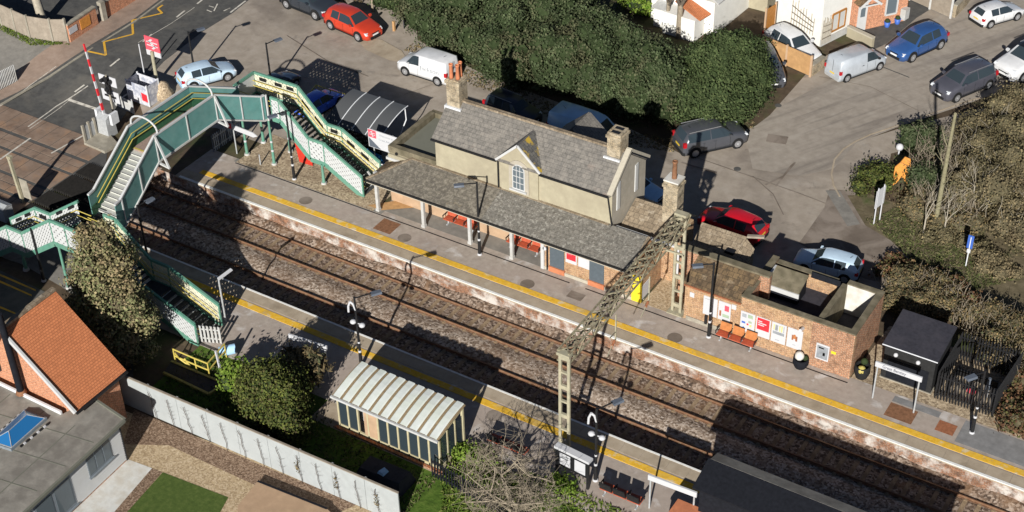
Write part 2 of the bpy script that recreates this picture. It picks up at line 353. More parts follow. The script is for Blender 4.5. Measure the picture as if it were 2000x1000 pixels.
plain('felt_navy', (.035,.034,.042), .75, .2, var=.25, stain=(.06,.055,.065), sfac=.5)
plain('mould', (.20,.17,.115), .95, .1, var=.4, scale=5, stain=(.09,.08,.05), sfac=.8, sscale=2.5)
plain('lime_stain', (.62,.61,.57), .8, .1, var=.08, scale=3, stain=(.45,.38,.28), sfac=.5, sscale=1.3)
plain('teal', (.10,.245,.225), .55, .3, var=.12, scale=2, stain=(.16,.285,.265), sfac=.45)
plain('green_paint', (.10,.255,.185), .55, .3, var=.14, scale=3, stain=(.17,.29,.215), sfac=.5)
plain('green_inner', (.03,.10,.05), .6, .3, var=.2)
plain('lattice_white', (.50,.51,.50), .6, .3, var=.06, scale=3)
plain('lattice_cream', (.60,.58,.44), .6, .3, var=.2, scale=2.2)
plain('tread', (.50,.50,.455), .8, .2, var=.1)
plain('tread_dark', (.05,.052,.055), .8, .2, var=.2)
plain('deck_grit', (.30,.215,.18), .9, .2, var=.25, scale=9)
plain('yellow_rail', (.50,.40,.09), .5, .35, var=.1)
plain('yellow_dull', (.42,.35,.10), .6, .3, var=.15)
plain('lichen_metal', (.38,.34,.235), .8, .2, var=.2, scale=4, stain=(.26,.25,.18), sfac=.6, sscale=2.2)
plain('lichen_dark', (.19,.155,.10), .85, .2, var=.45, scale=5, stain=(.44,.42,.28), sfac=.6, sscale=4)
plain('galv', (.42,.43,.43), .55, .4, .2, var=.15)
plain('black_paint', (.014,.014,.015), .5, .4, var=.3)
plain('lamp_grey', (.10,.115,.14), .4, .4, var=.1)
plain('steel_grey', (.19,.215,.235), .6, .3, var=.12)
plain('door_grey', (.085,.105,.12), .6, .3, var=.1)
plain('concrete', (.33,.30,.24), .9, .15, var=.2, scale=3, stain=(.2,.18,.14), sfac=.6)
plain('timber', (.46,.27,.12), .8, .2, var=.18, scale=3, stain=(.36,.2,.09), sfac=.5)
plain('timber_grey', (.30,.255,.20), .85, .15, var=.18, scale=3, stain=(.22,.18,.14), sfac=.5)
plain('timber_deck', (.44,.30,.19), .8, .2, var=.15, scale=2, stain=(.36,.24,.15), sfac=.5)
plain('window_brown', (.36,.155,.035), .6, .3, var=.15)
plain('cream_metal', (.46,.41,.26), .6, .3, var=.14, scale=3, stain=(.42,.36,.2), sfac=.5)
plain('poly_roof', (.60,.625,.59), .45, .4, var=.1, scale=1.6, stain=(.55,.59,.48), sfac=.5, sscale=1.0)
plain('roof_brown', (.24,.175,.10), .8, .2, var=.2)
plain('seat_red', (.42,.085,.04), .5, .35, var=.2, scale=5)
plain('seat_orange', (.43,.16,.05), .5, .35, var=.2, scale=5)
plain('sign_white', (.52,.52,.53), .45, .35, var=.03)
plain('sign_red', (.62,.03,.04), .45, .35, var=.06)
plain('sign_pink', (.66,.09,.12), .45, .35, var=.1)
plain('sign_blue', (.05,.12,.42), .5, .35, var=.08)
plain('ink', (.045,.045,.075), .6, .2, var=.1)
plain('ink_grey', (.3,.32,.34), .6, .2, var=.1)
plain('poster_grey', (.24,.255,.27), .5, .3, var=.3, scale=3)
plain('poster_green', (.32,.40,.28), .5, .3, var=.2)
plain('poster_brown', (.30,.12,.06), .5, .3, var=.3)
plain('poster_ochre', (.55,.50,.2), .5, .3, var=.2)
plain('yellow_box', (.75,.56,.03), .5, .3, var=.07)
plain('terracotta', (.52,.19,.09), .8, .2, var=.15, scale=4, stain=(.3,.11,.06), sfac=.4)
plain('lead', (.62,.63,.64), .6, .3, var=.1)
plain('red_sheet', (.62,.045,.025), .6, .3, var=.08)
plain('blue_sheet', (.03,.17,.42), .5, .3, var=.15)
plain('orange_sheet', (.60,.25,.05), .6, .3, var=.2, scale=5)
plain('tyre', (.016,.016,.016), .85, .2, var=.2)
plain('alloy', (.42,.42,.43), .4, .5, .6, var=.15)
plain('bark', (.27,.225,.165), .95, .1, var=.3, scale=6, bmp=.8)
plain('bark_dark', (.13,.105,.08), .95, .1, var=.3, scale=6, bmp=.8)
plain('bark_pale', (.36,.32,.25), .95, .1, var=.25, scale=6)
plain('bark_moss', (.27,.245,.15), .95, .1, var=.25, scale=5, bmp=.6)
plain('stem', (.10,.08,.07), .9, .1, var=.3)
plain('clay', (.22,.11,.06), .9, .1, var=.3)
m, nt, b = nodes('glass_dark', .12, .5); b.inputs['Base Color'].default_value = (.030,.042,.05,1)
m, nt, b = nodes('glass_house', .1, .5); b.inputs['Base Color'].default_value = (.11,.135,.15,1)
m, nt, b = nodes('glass_net', .25, .5); b.inputs['Base Color'].default_value = (.55,.55,.52,1)
m, nt, b = nodes('glass_blue', .12, .5); b.inputs['Base Color'].default_value = (.02,.135,.33,1)
m, nt, b = nodes('bike_plastic', .3, .4); b.inputs['Base Color'].default_value = (.085,.088,.09,1)
m, nt, b = nodes('clear_mesh', .4, .4); v = coord(nt)
nt.links.new(ramp(nt, noise(nt, v, 3), [(.4, (.30,.32,.38)), (.6, (.6,.6,.62))]), b.inputs['Base Color'])
m, nt, b = nodes('lens_red', .2, .5); b.inputs['Base Color'].default_value = (.42,.012,.018,1)
m, nt, b = nodes('lens_clear', .12, .6); b.inputs['Base Color'].default_value = (.62,.64,.66,1)
m, nt, b = nodes('plate_yellow', .4, .4); b.inputs['Base Color'].default_value = (.72,.50,.05,1)
m, nt, b = nodes('plate_white', .4, .4); b.inputs['Base Color'].default_value = (.75,.75,.73,1)
paint('car_red', (.52,.045,.018)); paint('car_crimson', (.55,.008,.018)); paint('car_white', (.66,.66,.66)); paint('car_black', (.012,.013,.016))
paint('car_grey', (.075,.075,.092)); paint('car_slate', (.065,.068,.078)); paint('car_blue', (.028,.082,.235)); paint('car_royal', (.04,.13,.70))
paint('car_sky', (.42,.66,.88)); paint('car_skylit', (.52,.66,.78)); paint('car_silver', (.40,.43,.46), .35); paint('car_navy', (.018,.022,.04)); paint('car_ink', (.03,.036,.045))  # first two: blue sky reflection on pale cars put into the paint
leafmat('leaf_hedge', [(.036,.052,.022), (.052,.072,.032), (.068,.090,.042), (.085,.107,.053), (.047,.064,.029), (.108,.118,.062)], (.105,.085,.05), .55)
leafmat('leaf_bush', [(.028,.043,.016), (.045,.066,.024), (.062,.086,.033), (.085,.107,.043), (.04,.057,.022)])
leafmat('leaf_conifer', [(.125,.145,.065), (.18,.19,.085), (.23,.22,.11), (.30,.23,.14), (.15,.165,.075), (.105,.125,.055), (.37,.31,.165)], (.30,.20,.115), .6)
leafmat('leaf_shrub', [(.03,.045,.012), (.055,.072,.02), (.10,.12,.03), (.075,.06,.03), (.13,.15,.03), (.045,.05,.02)])
leafmat('leaf_brown', [(.10,.08,.045), (.16,.125,.07), (.22,.16,.08), (.08,.07,.045), (.075,.085,.04), (.27,.185,.085)])
leafmat('leaf_olive', [(.075,.068,.038), (.12,.105,.058), (.175,.148,.085), (.215,.17,.09), (.085,.082,.045), (.245,.19,.10)], (.18,.135,.08), .6)
leafmat('leaf_grass', [(.05,.09,.012), (.09,.14,.02), (.14,.19,.03), (.16,.16,.06)])
leafmat('leaf_verge', [(.045,.06,.02), (.075,.092,.03), (.11,.115,.045), (.15,.125,.07)])
leafmat('leaf_bright', [(.08,.15,.015), (.14,.21,.03), (.2,.26,.05)])
leafmat('leaf_bramble', [(.12,.06,.035), (.17,.09,.05), (.08,.06,.03), (.09,.10,.03)])
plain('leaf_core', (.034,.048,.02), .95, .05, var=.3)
plain('twig_core', (.10,.085,.05), .95, .05, var=.4)
# ---------------------------------------------------------------- ground sheets
YE, YN = .765, -5.735      # platform edges
def ground_sheet():
    xs = [-400, -250, -160] + list(np.arange(-120, -64, 4.0)) + list(np.arange(-64, -59.9, .35)) + list(np.arange(-58, 20, 6.0)) + [40, 80, 200, 400]
    ys = [-400, -200, -90, -60] + list(np.arange(-40, -14, 4.0)) + list(np.arange(-13, -5.9, .9)) + [YN, YE] + list(np.arange(1.6, 12, .9)) + list(np.arange(14, 80, 6.0)) + [120, 250, 400]
    V = []; F = []
    for y in ys:
        for x in xs: V.append((x, y, gz(x, y)-.02))
    n = len(xs)
    for j in range(len(ys)-1):
        for i in range(n-1):
            if ys[j] == YN and xs[i] >= -61.0: continue
            F.append((j*n+i, j*n+i+1, (j+1)*n+i+1, (j+1)*n+i))
    me = bpy.data.meshes.new('ground'); me.from_pydata(V, [], F); me.materials.append(MATS['soil'])
    o = bpy.data.objects.new('ground', me); COL.objects.link(o); struct(o)
ground_sheet()
guard(-65.8, -61.3, .12, 1.9, 'beside the platform ramp under the bridge deck') if 0 else None
struct(MB().box(-66.5, 45, YN-.3, YE+.3, -1.5, -1.10).build('track_bed', 'ballast'))
# heaped ballast shoulder between the two tracks
def ridge(y0, y1, h, name):
    b = MB(); xs = np.arange(-62, 30, .5); ys = np.linspace(y0, y1, 7)
    V = [(x, y, -1.1+h*math.sin(math.pi*(y-y0)/(y1-y0))*(1+.35*math.sin(x*1.7+y*3)*math.sin(x*.6))) for x in xs for y in ys]
    F = [(i*7+j, (i+1)*7+j, (i+1)*7+j+1, i*7+j+1) for i in range(len(xs)-1) for j in range(6)]
    b.add(V, F, True); struct(b.build(name, 'ballast_rust' if y1 > 0 else 'ballast'))
ridge(-3.35, -1.62, .13, 'ballast_heap')
ridge(.02, 1.5, .30, 'ballast_heap')
struct(MB().box(-62.5, 45, -1.62, .84, -1.2, -1.094).build('track_bed', 'ballast_rust'))
struct(MB().box(-62.5, 45, YN-.05, -3.40, -1.2, -1.094).build('track_bed', 'ballast_rust'))
# station yard, street and road
drape('car_park', [(-63,6.2),(-44,6.2),(-28,7.5),(-20,8.5),G(1745,560).xy[:],G(1700,420).xy[:],G(1640,330).xy[:],G(1700,268).xy[:],G(2120,110).xy[:],G(2120,-60).xy[:],G(1900,-60).xy[:],G(1785,30).xy[:],G(1600,115).xy[:],G(1490,240).xy[:],G(1330,300).xy[:],(-38,19.3),(-49,20.2),(-56,22),(-66,36),(-82,36),(-80,20),(-72,10),(-66,5.2)], 'carpark', -.008)
tr = GT
drape('road', pxs([(0,420),(-250,540),(-300,100),(0,-15),(330,-40),(560,-60),(455,25),(395,62),(320,120),(215,260),(205,330)]), 'asphalt', -.004)
drape('pavement', pxs([(-100,240),(0,196),(100,140),(160,100),(260,38),(340,-22),(230,-22),(150,60),(70,110),(0,165),(-100,215)]), 'pavement', .002)
drape('pavement', pxs([(-100,215),(0,166),(70,112),(135,88),(60,60),(0,48),(-100,100)]), 'path', 0)
drape('driveway', pxs([(1660,66),(1700,100),(1732,85),(1790,35),(1862,-10),(1780,-10),(1768,36)]), 'asphalt', .0)
drape('pavement', pxs([(1640,382),(1624,340),(1630,310),(1665,280),(1760,250),(1900,215),(2060,190),(2060,240),(1900,262),(1800,285),(1740,300),(1735,330),(1665,372)]), 'carpark', .0)
drape('dirt_track', pxs([(1620,370),(1665,372),(1720,440),(1745,470),(1800,520),(1760,560),(1690,545),(1560,475),(1575,455),(1610,405)]), 'tracks_dirt', -.0)
drape('footpath', pxs([(1612,372),(1640,372),(1680,438),(1655,442)]), 'path', .005)
drape('grass_verge', pxs([(1655,382),(1700,380),(1760,400),(1900,470),(1990,540),(1990,620),(1880,580),(1780,510),(1740,470),(1690,440)]), 'weedy', .004)
drape('undergrowth', pxs([(1745,305),(1800,285),(1905,262),(2060,240),(2150,240),(2150,640),(1990,620),(1985,545),(1900,475),(1780,405),(1745,385)]), 'weedy', .0)
drape('gravel', [(-57,3.75),(-46.6,3.75),(-46.6,6.6),(-57,7.4)], 'gravel', .006)
drape('gravel', [(-17,4.1),(-6.8,3.75),(-5.5,5.2),(-9.5,9),(-16.8,9)], 'gravel', -.002)
drape('rough_grass', [(-47.3,-10.7),(10,-10.7),(10,-30),(-34,-22),(-34,-16),(-47.3,-16)], 'grass', -.006)
drape('pavement', pxs([(-60,490),(60,455),(220,560),(240,650),(120,560),(0,500)]), 'path', .0)
drape('back_street', pxs([(-80,505),(0,528),(130,590),(260,660),(260,760),(0,650),(-80,610)]), 'asphalt', .0)
for a in ([(-40,522),(0,535),(70,566),(70,569),(0,539),(-40,526)], [(-40,536),(0,548),(62,576),(62,579),(0,552),(-40,540)], [(-40,585),(0,598),(32,612),(32,615),(0,602),(-40,589)]):
    drape('road_marking', pxs(a), 'road_yellow', .006)
# garden of the near house
drape('garden_gravel', pxs([(236,800),(820,1010),(800,1100),(420,1100),(225,900)]), 'pale_gravel', .002)
drape('mulch_bed', pxs([(262,800),(500,905),(700,985),(640,1010),(470,935),(330,870),(240,868)]), 'mulch', .006)
drape('patio', pxs([(238,893),(297,915),(215,1010),(120,1010)]), 'lime_stain', .010)
drape('flower_bed', pxs([(297,915),(317,923),(245,1005),(215,1010)]), 'mulch', .010)
drape('lawn', pxs([(318,923),(446,972),(425,1010),(240,1010)]), 'lawn', .012)
# platforms
struct(MB().box(-59.3, 30, YE+.1, 4.12, -1.2, .006).build('platform', 'platform_tarmac'))
struct(MB().box(-61.2, -59.3, YE+.02, YE+.2, -1.2, -.03).build('platform_wall', 'platform_brick')); struct(MB().box(-61.2, -57, YN-.2, YN-.02, -1.2, -.03).build('platform_wall', 'platform_brick'))
struct(MB().box(-59.3, 30, YE+.02, YE+.12, -1.2, -.09).build('platform_wall', 'platform_brick'))
struct(MB().box(-57, 30, YN-5.0, YN-.1, -1.2, .006).build('platform', 'platform_tarmac'))
struct(MB().box(-38.9, -31, -12.25, YN-4.99, -.3, .008).build('platform', 'coping'))
struct(MB().box(-57, 30, YN-.12, YN-.02, -1.2, -.09).build('platform_wall', 'platform_brick'))
def coping(y0, y1, xa, xb):
    b = MB(); x = xa
    while x < xb:
        w = .9+.5*random.random(); b.box(x+.008, x+w-.008, y0, y1, -.1, .016+.006*random.random()); x += w
    struct(b.build('platform_coping', 'coping'))
coping(YE-.03, YE+.80, -59.3, 25); coping(YN-.80, YN+.03, -57, 25)
def strip(y0, y1, x0, x1, mat, name, z=.028): struct(MB().box(x0, x1, y0, y1, -.02, z).build(name, mat))
strip(YE-.035, YE+.11, -59, 25, 'white_line', 'platform_edge_line', .030)
strip(YN-.075, YN+.035, -56, 25, 'white_line', 'platform_edge_line', .030)
strip(1.66, 2.06, -58.2, 25, 'yellow_line', 'platform_safety_line', .026)
strip(-7.06, -6.66, -56, 25, 'yellow_line', 'platform_safety_line', .026)
strip(3.62, 3.70, -57, -33.2, 'black_paint', 'drain_channel', .010)
strip(3.62, 3.70, -32.2, -17, 'black_paint', 'drain_channel', .010)
for (x0, x1, y0, y1, mt) in [(-45.6,-44.4,2.35,3.5,'clay'), (-14.6,-13.2,2.35,3.4,'clay'), (-12.1,-11.2,2.6,3.4,'poster_brown'), (-11.0,20,2.3,4.0,'grey_tarmac'), (-14.6,-12.2,3.5,3.95,'grey_tarmac'), (-57.2,-46,3.74,4.1,'path')]:
    struct(MB().box(x0, x1, y0, y1, -.02, .0105).build('tarmac_patch', mt))
struct(MB().box(-46.3, -35.2, 4.11, 5.24, -.02, .009).build('veranda_paving', 'path'))
drape('wooden_ramp', [(-47.2,4.05),(-46.2,4.05),(-44.6,5.3),(-46.0,5.3)], 'timber', .02)
# manhole lids in the platforms
for i, (a, b_, w) in enumerate([(597,392,'between the stair foot and the yellow line'), (790,465,'in front of the open canopy'), (1030,555,'in front of the grey boarded door'), (1318,660,'near the lamp post by the low brick hut'), (965,812,'beside the glazed waiting shelter'), (1125,578,'square, beside the truss girder')]):
    p = G(a, b_); m_ = MB(); m_.cyl((p.x,p.y,.004), (p.x,p.y,.018), .40, n=20)
    o = tag(m_.build('manhole_cover', 'tracks_dirt'), 'round iron inspection cover '+w, 'manhole cover', 'inspection covers in the platforms') if i < 5 else tag(MB().box(p.x-.45,p.x+.45,p.y-.3,p.y+.3,-.01,.016).build('manhole_cover','tracks_dirt'), 'square iron inspection cover beside the truss girder', 'manhole cover', 'inspection covers in the platforms')
# ---------------------------------------------------------------- railway tracks
def track(yc, label):
    t = thing('railway_track', label, 'railway track', (-30, yc, -1.1))
    for s in (-.75, .75):
        b = MB(); y = yc+s
        for (w, z0, z1) in ((.075, -1.075, -1.055), (.011, -1.055, -.965), ): b.box(-66.4, 30, y-w, y+w, z0, z1)
        b.box(-66.4, 30, y-.036, y+.036, -.965, -.925)
        r = b.build('rail', 'rail_rust', t)
        MB().box(-88, 30, y-.020, y+.020, -.926, -.914).build('rail_head', 'rail_head', r)
    first = None
    for k in range(96):
        x = -62.0+.665*k
        if first is None:
            b = MB(); b.hexa([(x-.14,yc-1.25,-1.2),(x+.14,yc-1.25,-1.2),(x+.14,yc+1.25,-1.2),(x-.14,yc+1.25,-1.2),(x-.10,yc-1.23,-1.075),(x+.10,yc-1.23,-1.075),(x+.10,yc+1.23,-1.075),(x-.10,yc+1.23,-1.075)])
            for s in (-.75, .75): b.box(x-.07, x+.07, yc+s-.16, yc+s+.16, -1.075, -1.05)
            first = b.build('sleeper', 'sleeper', t)
        else:
            c = first.copy(); COL.objects.link(c); c.parent = t; c.location.x = .665*k
    return t
track(-.75, 'rusty railway track beside the station building platform')
track(-4.22, 'rusty railway track in the shade beside the waiting shelter platform')
# level crossing deck
b = MB()
for (y0, y1) in ((.17, 2.2), (-.70, -.13), (-1.37, -.76), (-3.34, -1.63), (-4.15, -3.60), (-4.84, -4.23), (-7.2, -5.10)):
    x = -88.0+.3*random.random()
    while x < -66.6:
        w = 1.15; b.box(x, x+w-.055, y0, y1, -1.1, -.885+.006*random.random()); x += w
struct(b.build('level_crossing_deck', 'deck_brown'))
struct(MB().box(-90, -65.9, -7.3, 2.3, -1.2, -.93).build('crossing_bed', 'guard_black'))
def guard(x0, x1, y0, y1, where):
    b = MB(); x = x0; 
    while x < x1:
        b.add([(x,y0,-.876),(x+.13,y0,-.876),(x+.065,y0,-.70),(x,y1,-.876),(x+.13,y1,-.876),(x+.065,y1,-.70)], [(0,2,1),(3,4,5),(0,1,4,3),(1,2,5,4),(2,0,3,5)]); x += .15
    b.box(x0, x1, y0, y1, -1.0, -.875)
    tag(b.build('trespass_guard', 'guard_black'), 'black timber ridged trespass guard '+where, 'trespass guard', 'ridged trespass guards beside the crossing')
guard(-65.8, -60.8, -1.38, -.12, 'between the rails of the track nearer the station building')
guard(-65.8, -60.2, -3.35, -1.65, 'between the two tracks under the footbridge')
guard(-65.8, -60.2, -4.88, -3.6, 'between the rails of the track nearer the garden')
guard(-65.8, -61.4, -7.0, -5.15, 'nearest the white left stair of the footbridge')
# road markings on the crossing road
def line(pts, w, mat, z=.004, name='road_marking'):
    P = [GT(a, b) for a, b in pts]
    for a, b_ in zip(P, P[1:]):
        d = (b_-a); d.z = 0; d.normalize(); n = Vector((-d.y, d.x, 0))*(w/2)
        drape(name, [(a-n)[:2], (b_-n)[:2], (b_+n)[:2], (a+n)[:2]], mat, z)
line([(170,100),(207,108),(203,82),(260,67),(258,40),(317,26),(308,17),(318,10)], .16, 'road_yellow')
line([(337,0),(350,-12)], .16, 'road_yellow')
for a in ([(345,34),(361,21)], [(279,82),(297,67)], [(215,130),(234,115)], [(146,180),(165,166)], [(385,8),(400,-4)]): line([a[0], a[1]], .14, 'road_white')
line([(55,248),(110,208),(172,168)], .10, 'road_white'); line([(58,252),(140,192)], .05, 'road_white')
drape('side_road', pxs([(1455,262),(1530,205),(1600,168),(1790,60),(1905,-20),(2120,-60),(2120,95),(1990,165),(1890,203),(1760,246),(1672,280),(1628,330),(1560,345),(1470,330)]), 'sideroad', -.004)
line([(134,195),(196,216)], .22, 'road_white'); line([(0,208),(60,166),(110,130)], .06, 'road_white')
line([(228,198),(258,178)], .14, 'road_white'); line([(450,25),(480,2)], .14, 'road_white')
line([(270,84),(335,46),(380,15)], .05, 'road_white'); line([(0,312),(60,270)], .14, 'road_white'); line([(100,300),(190,250)], .12, 'road_white')
for (a, b_) in (((408,12),(418,15)),((404,20),(414,24)),((425,8),(418,22)),((437,22),(450,16))): line([a, b_], .10, 'road_white')
# cracks, trench repairs and patches in the yard
line([(1330,298),(1400,322),(1480,350),(1560,378),(1612,398)], .05, 'tracks_dirt', .0015, 'crack'); line([(1470,345),(1510,380),(1530,420)], .05, 'tracks_dirt', .0015, 'crack'); line([(560,70),(640,120),(720,150)], .05, 'tracks_dirt', .0015, 'crack'); line([(1600,150),(1700,170),(1790,215)], .05, 'tracks_dirt', .0015, 'crack')
line([(1660,110),(1720,130),(1776,152)], .10, 'asphalt', .0015, 'trench_repair'); line([(860,160),(790,185)], .06, 'tracks_dirt', .0015, 'crack')
drape('tarmac_patch', pxs([(690,70),(745,78),(785,100),(800,125),(760,118),(715,98)]), 'coping', .001)
drape('tarmac_patch', pxs([(1500,262),(1540,268),(1535,283),(1496,277)]), 'tracks_dirt', .001)
for q_ in ((700,140),(1520,206),(1590,250),(1440,330)):
    p_ = GT(*q_); struct(MB().cyl((p_.x,p_.y,p_.z-.05),(p_.x,p_.y,p_.z+.012),.22,n=14).build('drain_cover', 'asphalt'))
# kerbs
def kerb(pts, name='kerb', mat='concrete', h=.12, w=.14):
    P = [GT(*p) for p in pts]; b = MB()
    for a, c in zip(P, P[1:]): b.bar(a+Vector((0,0,h/2-.03)), c+Vector((0,0,h/2-.03)), w, h)
    struct(b.build(name, mat))
kerb([(1640,384),(1628,362),(1624,340),(1630,312),(1648,291),(1670,277),(1700,263),(1760,243),(1860,208),(1900,195),(2060,158)], h=.06, w=.10, mat='coping')
kerb([(-60,232),(0,206),(100,148),(160,108),(265,42),(345,-18)], h=.1)
# tyre marks scuffed into the yard
for pts in ([(1330,318),(1400,338)], [(1515,365),(1545,325),(1553,318)], [(1495,362),(1530,345),(1553,318)],):
    line(pts, .12, 'tracks_dirt', .001, 'tyre_mark')
# ---------------------------------------------------------------- station building
def station():
    t = thing('station_building', 'cream rendered Victorian station house with slate roof and long tiled platform canopy', 'station building', (-38, 6, 0))
    x0, x1, y0, y1, ym, ze, zr = -43.0, -31.6, 5.4, 9.2, 7.25, 5.45, 6.95
    b = MB(); b.box(x0, x1, y0, y1, -.3, ze)
    b.add([(x1,y0,ze),(x1,y1,ze),(x1,ym,zr)], [(0,1,2)]); b.add([(x0,y0,ze),(x0,y1,ze),(x0,ym,zr)], [(0,2,1)])
    b.build('wall', 'cream', t)
    MB().add([(x1+.012,y0,.0),(x1+.012,y1,.0),(x1+.012,y1,ze),(x1+.012,ym,zr),(x1+.012,y0,ze)], [(0,1,2,3,4)]).build('gable_wall', 'cream_side', t)
    k = (zr-ze)/(ym-y0)
    b = MB(); b.slab([(x0-.1,y0-.22,ze-.22*k+.1),(x1-.05,y0-.22,ze-.22*k+.1),(x1-.05,ym,zr+.1),(x0-.1,ym,zr+.1)], .1)
    k2 = (zr-ze)/(y1-ym)
    b.slab([(x0-.1,ym,zr+.099),(x1-.05,ym,zr+.099),(x1-.05,y1+.22,ze-.22*k2+.099),(x0-.1,y1+.22,ze-.22*k2+.099)], .1)
    rf = b.build('roof', 'slate', t)
    MB().bar((x0-.1,ym,zr+.13),(x1-.3,ym,zr+.13),.24,.12).build('ridge_tile', 'stone_tile', rf)
    b = MB(); b.bar((x1-.02,y0-.25,ze+.05),(x1-.02,ym,zr+.3),.3,.16); b.bar((x1-.02,ym,zr+.3),(x1-.02,y1+.3,ze+.1),.3,.16)
    b.build('gable_coping', 'cream_trim', t)
    MB().bar((x0-.1,y0-.26,ze-.09),(-38.72,y0-.26,ze-.09),.11,.10).build('gutter', 'black_paint', t); MB().bar((-35.98,y0-.26,ze-.09),(x1-.1,y0-.26,ze-.09),.11,.10).build('gutter', 'black_paint', t)
    for px in (978,): b = MB().cyl((-38.75,y0-.08,ze-.1),(-38.75,y0-.08,3.5),.05); b.build('downpipe', 'black_paint', t)
    MB().cyl((x1-.25,y0-.06,ze-.1),(x1+.08,y0-.06,3.2),.045).build('downpipe', 'black_paint', t)
    # gabled wall dormer with arched sash window
    dx0, dx1, dxm, dze, dzr = -38.55, -36.15, -37.35, 5.55, 6.65
    b = MB(); b.add([(dx0,y0-.10,3.3),(dx1,y0-.10,3.3),(dx1,y0-.10,dze),(dxm,y0-.10,dzr),(dx0,y0-.10,dze),(dx0,y0+.1,3.3),(dx1,y0+.1,3.3),(dx1,y0+1.2,dze),(dxm,y0+1.2,dzr),(dx0,y0+1.2,dze)],
        [(0,1,2,3,4),(0,5,6,1),(1,6,7,2),(0,4,9,5)]); d = b.build('dormer', 'cream', t)
    yb = ym-.15
    b = MB(); b.slab([(dx0-.2,y0-.25,dze-.12),(dxm,y0-.25,dzr+.1),(dxm,yb,dzr+.1),(dx0-.2,y0+.55,dze-.12)][::-1], .08)
    b.build('dormer_roof', 'slate_dark', d); b = MB(); b.slab([(dxm,y0-.25,dzr+.1),(dx1+.2,y0-.25,dze-.12),(dx1+.2,y0+.55,dze-.12),(dxm,yb,dzr+.1)][::-1], .08)
    b.build('dormer_roof', 'slate_lichen', d)
    b = MB(); b.bar((dx0-.22,y0-.27,dze-.1),(dxm,y0-.27,dzr+.14),.07,.13); b.bar((dxm,y0-.27,dzr+.14),(dx1+.22,y0-.27,dze-.1),.07,.13); b.build('bargeboard', 'white_paint', d)
    wx0, wx1, wz0, wz1 = -37.70, -37.02, 3.92, 5.12
    n = 10; arch = [((wx0+wx1)/2+math.cos(math.pi*i/n)*(wx1-wx0)/2, wz1+math.sin(math.pi*i/n)*.38) for i in range(n+1)]
    def panel(y, grow, name, mat, par):
        P = [(wx0-grow, wz0-grow), (wx1+grow, wz0-grow)]+[((wx0+wx1)/2+math.cos(math.pi*i/n)*((wx1-wx0)/2+grow), wz1+math.sin(math.pi*i/n)*(.32+grow)) for i in range(n+1)]
        m = len(P); b = MB(); b.add([(p[0], y, p[1]) for p in P]+[(p[0], y0, p[1]) for p in P], [tuple(range(m))]+[(i, i+m, (i+1)%m+m, (i+1)%m) for i in range(m)]); return b.build(name, mat, par)
    panel(y0-.16, .30, 'window_surround', 'cream_side', d)
    w = panel(y0-.19, .06, 'window_frame', 'white_paint', d); panel(y0-.20, 0, 'pane', 'glass_house', d)
    b = MB()
    for x in (wx0+.23, wx0+.45): b.box(x-.015, x+.015, y0-.225, y0-.20, wz0, wz1+.27)
    for z in (wz0+.4, wz0+.8, wz1, ): b.box(wx0, wx1, y0-.222, y0-.20, z-.018, z+.018)
    b.build('glazing_bar', 'white_paint', d); MB().box(wx0-.2, wx1+.2, y0-.32, y0-.19, wz0-.14, wz0-.06).build('window_sill', 'white_paint', d)
    # rear porch roof over the forecourt door
    r = AY(1110, 225, 9.9); xr = -36.3
    b = MB(); zq, zw = 5.9, 4.6
    b.slab([(xr-1.5,9.2,zw),(xr,9.2,zq),(xr,11.3,zq),(xr-1.5,11.3,zw)][::-1], .08); b.slab([(xr,9.2,zq),(xr+1.5,9.2,zw),(xr+1.5,11.3,zw),(xr,11.3,zq)][::-1], .08)
    b.build('porch_roof', 'slate', t)
    MB().box(xr-1.2, xr+1.2, 9.2, 11.2, 0, 4.6).build('porch', 'cream', t)
    # chimneys
    b = MB(); b.box(-43.05, -42.2, 6.85, 7.7, 6.2, 8.45); b.box(-43.12, -42.13, 6.78, 7.77, 8.2, 8.38); c = b.build('chimney', 'brick_buff', t)
    MB().box(-43.17, -42.08, 6.73, 7.82, 6.3, 6.75).build('flashing', 'lead', c)
    for dx, dy in ((-.2,-.2), (.18,-.12), (.12,.24)):
        MB().rev([(0,.0),(.13,0),(.12,.1),(.10,.78),(.125,.82),(.125,.9),(.09,.9),(.08,.6),(0,.55)], (-42.62+dx, 7.27+dy, 8.45)).build('chimney_pot', 'terracotta', c)
    b = MB(); b.box(-32.75, -31.95, 6.85, 7.75, 6.2, 8.2); b.box(-32.82, -31.88, 6.78, 7.82, 7.9, 8.05); c = b.build('chimney', 'brick_buff', t)
    MB().box(-32.9, -31.9, 6.7, 7.9, 6.25, 6.7).build('flashing', 'lead', c)
    b = MB(); b.box(-32.6, -32.1, 6.95, 7.2, 8.2, 8.206); b.box(-32.6, -32.1, 7.38, 7.63, 8.2, 8.206); b.build('flue', 'black_paint', c)
    # tall windows of the right gable
    for yy in (6.05, 8.1):
        w = MB().box(x1+.012, x1+.06, yy-.17, yy+.17, 4.1, 5.85).build('window', 'white_paint', t)
        MB().box(x1+.06, x1+.066, yy-.11, yy+.11, 4.2, 5.75).build('pane', 'glass_net', w)
    # flat-roofed wing at the left
    b = MB(); b.box(-46.3, x0, 5.4, 10.0, -.3, 3.35); wg = b.build('wing', 'cream', t)
    MB().box(-46.02, x0, 5.68, 9.75, 3.35, 3.40).build('wing_roof', 'felt_green', wg)
    b = MB(); b.box(-46.35, x0, 5.36, 5.68, 3.35, 3.78); b.box(-46.35, -46.02, 5.68, 9.75, 3.35, 3.78); b.box(-46.35, x0, 9.75, 10.05, 3.35, 3.72); b.build('parapet', 'mould', wg)
    MB().box(-46.42, -44.2, 5.18, 5.36, 2.92, 3.08).build('gutter', 'white_paint', wg)
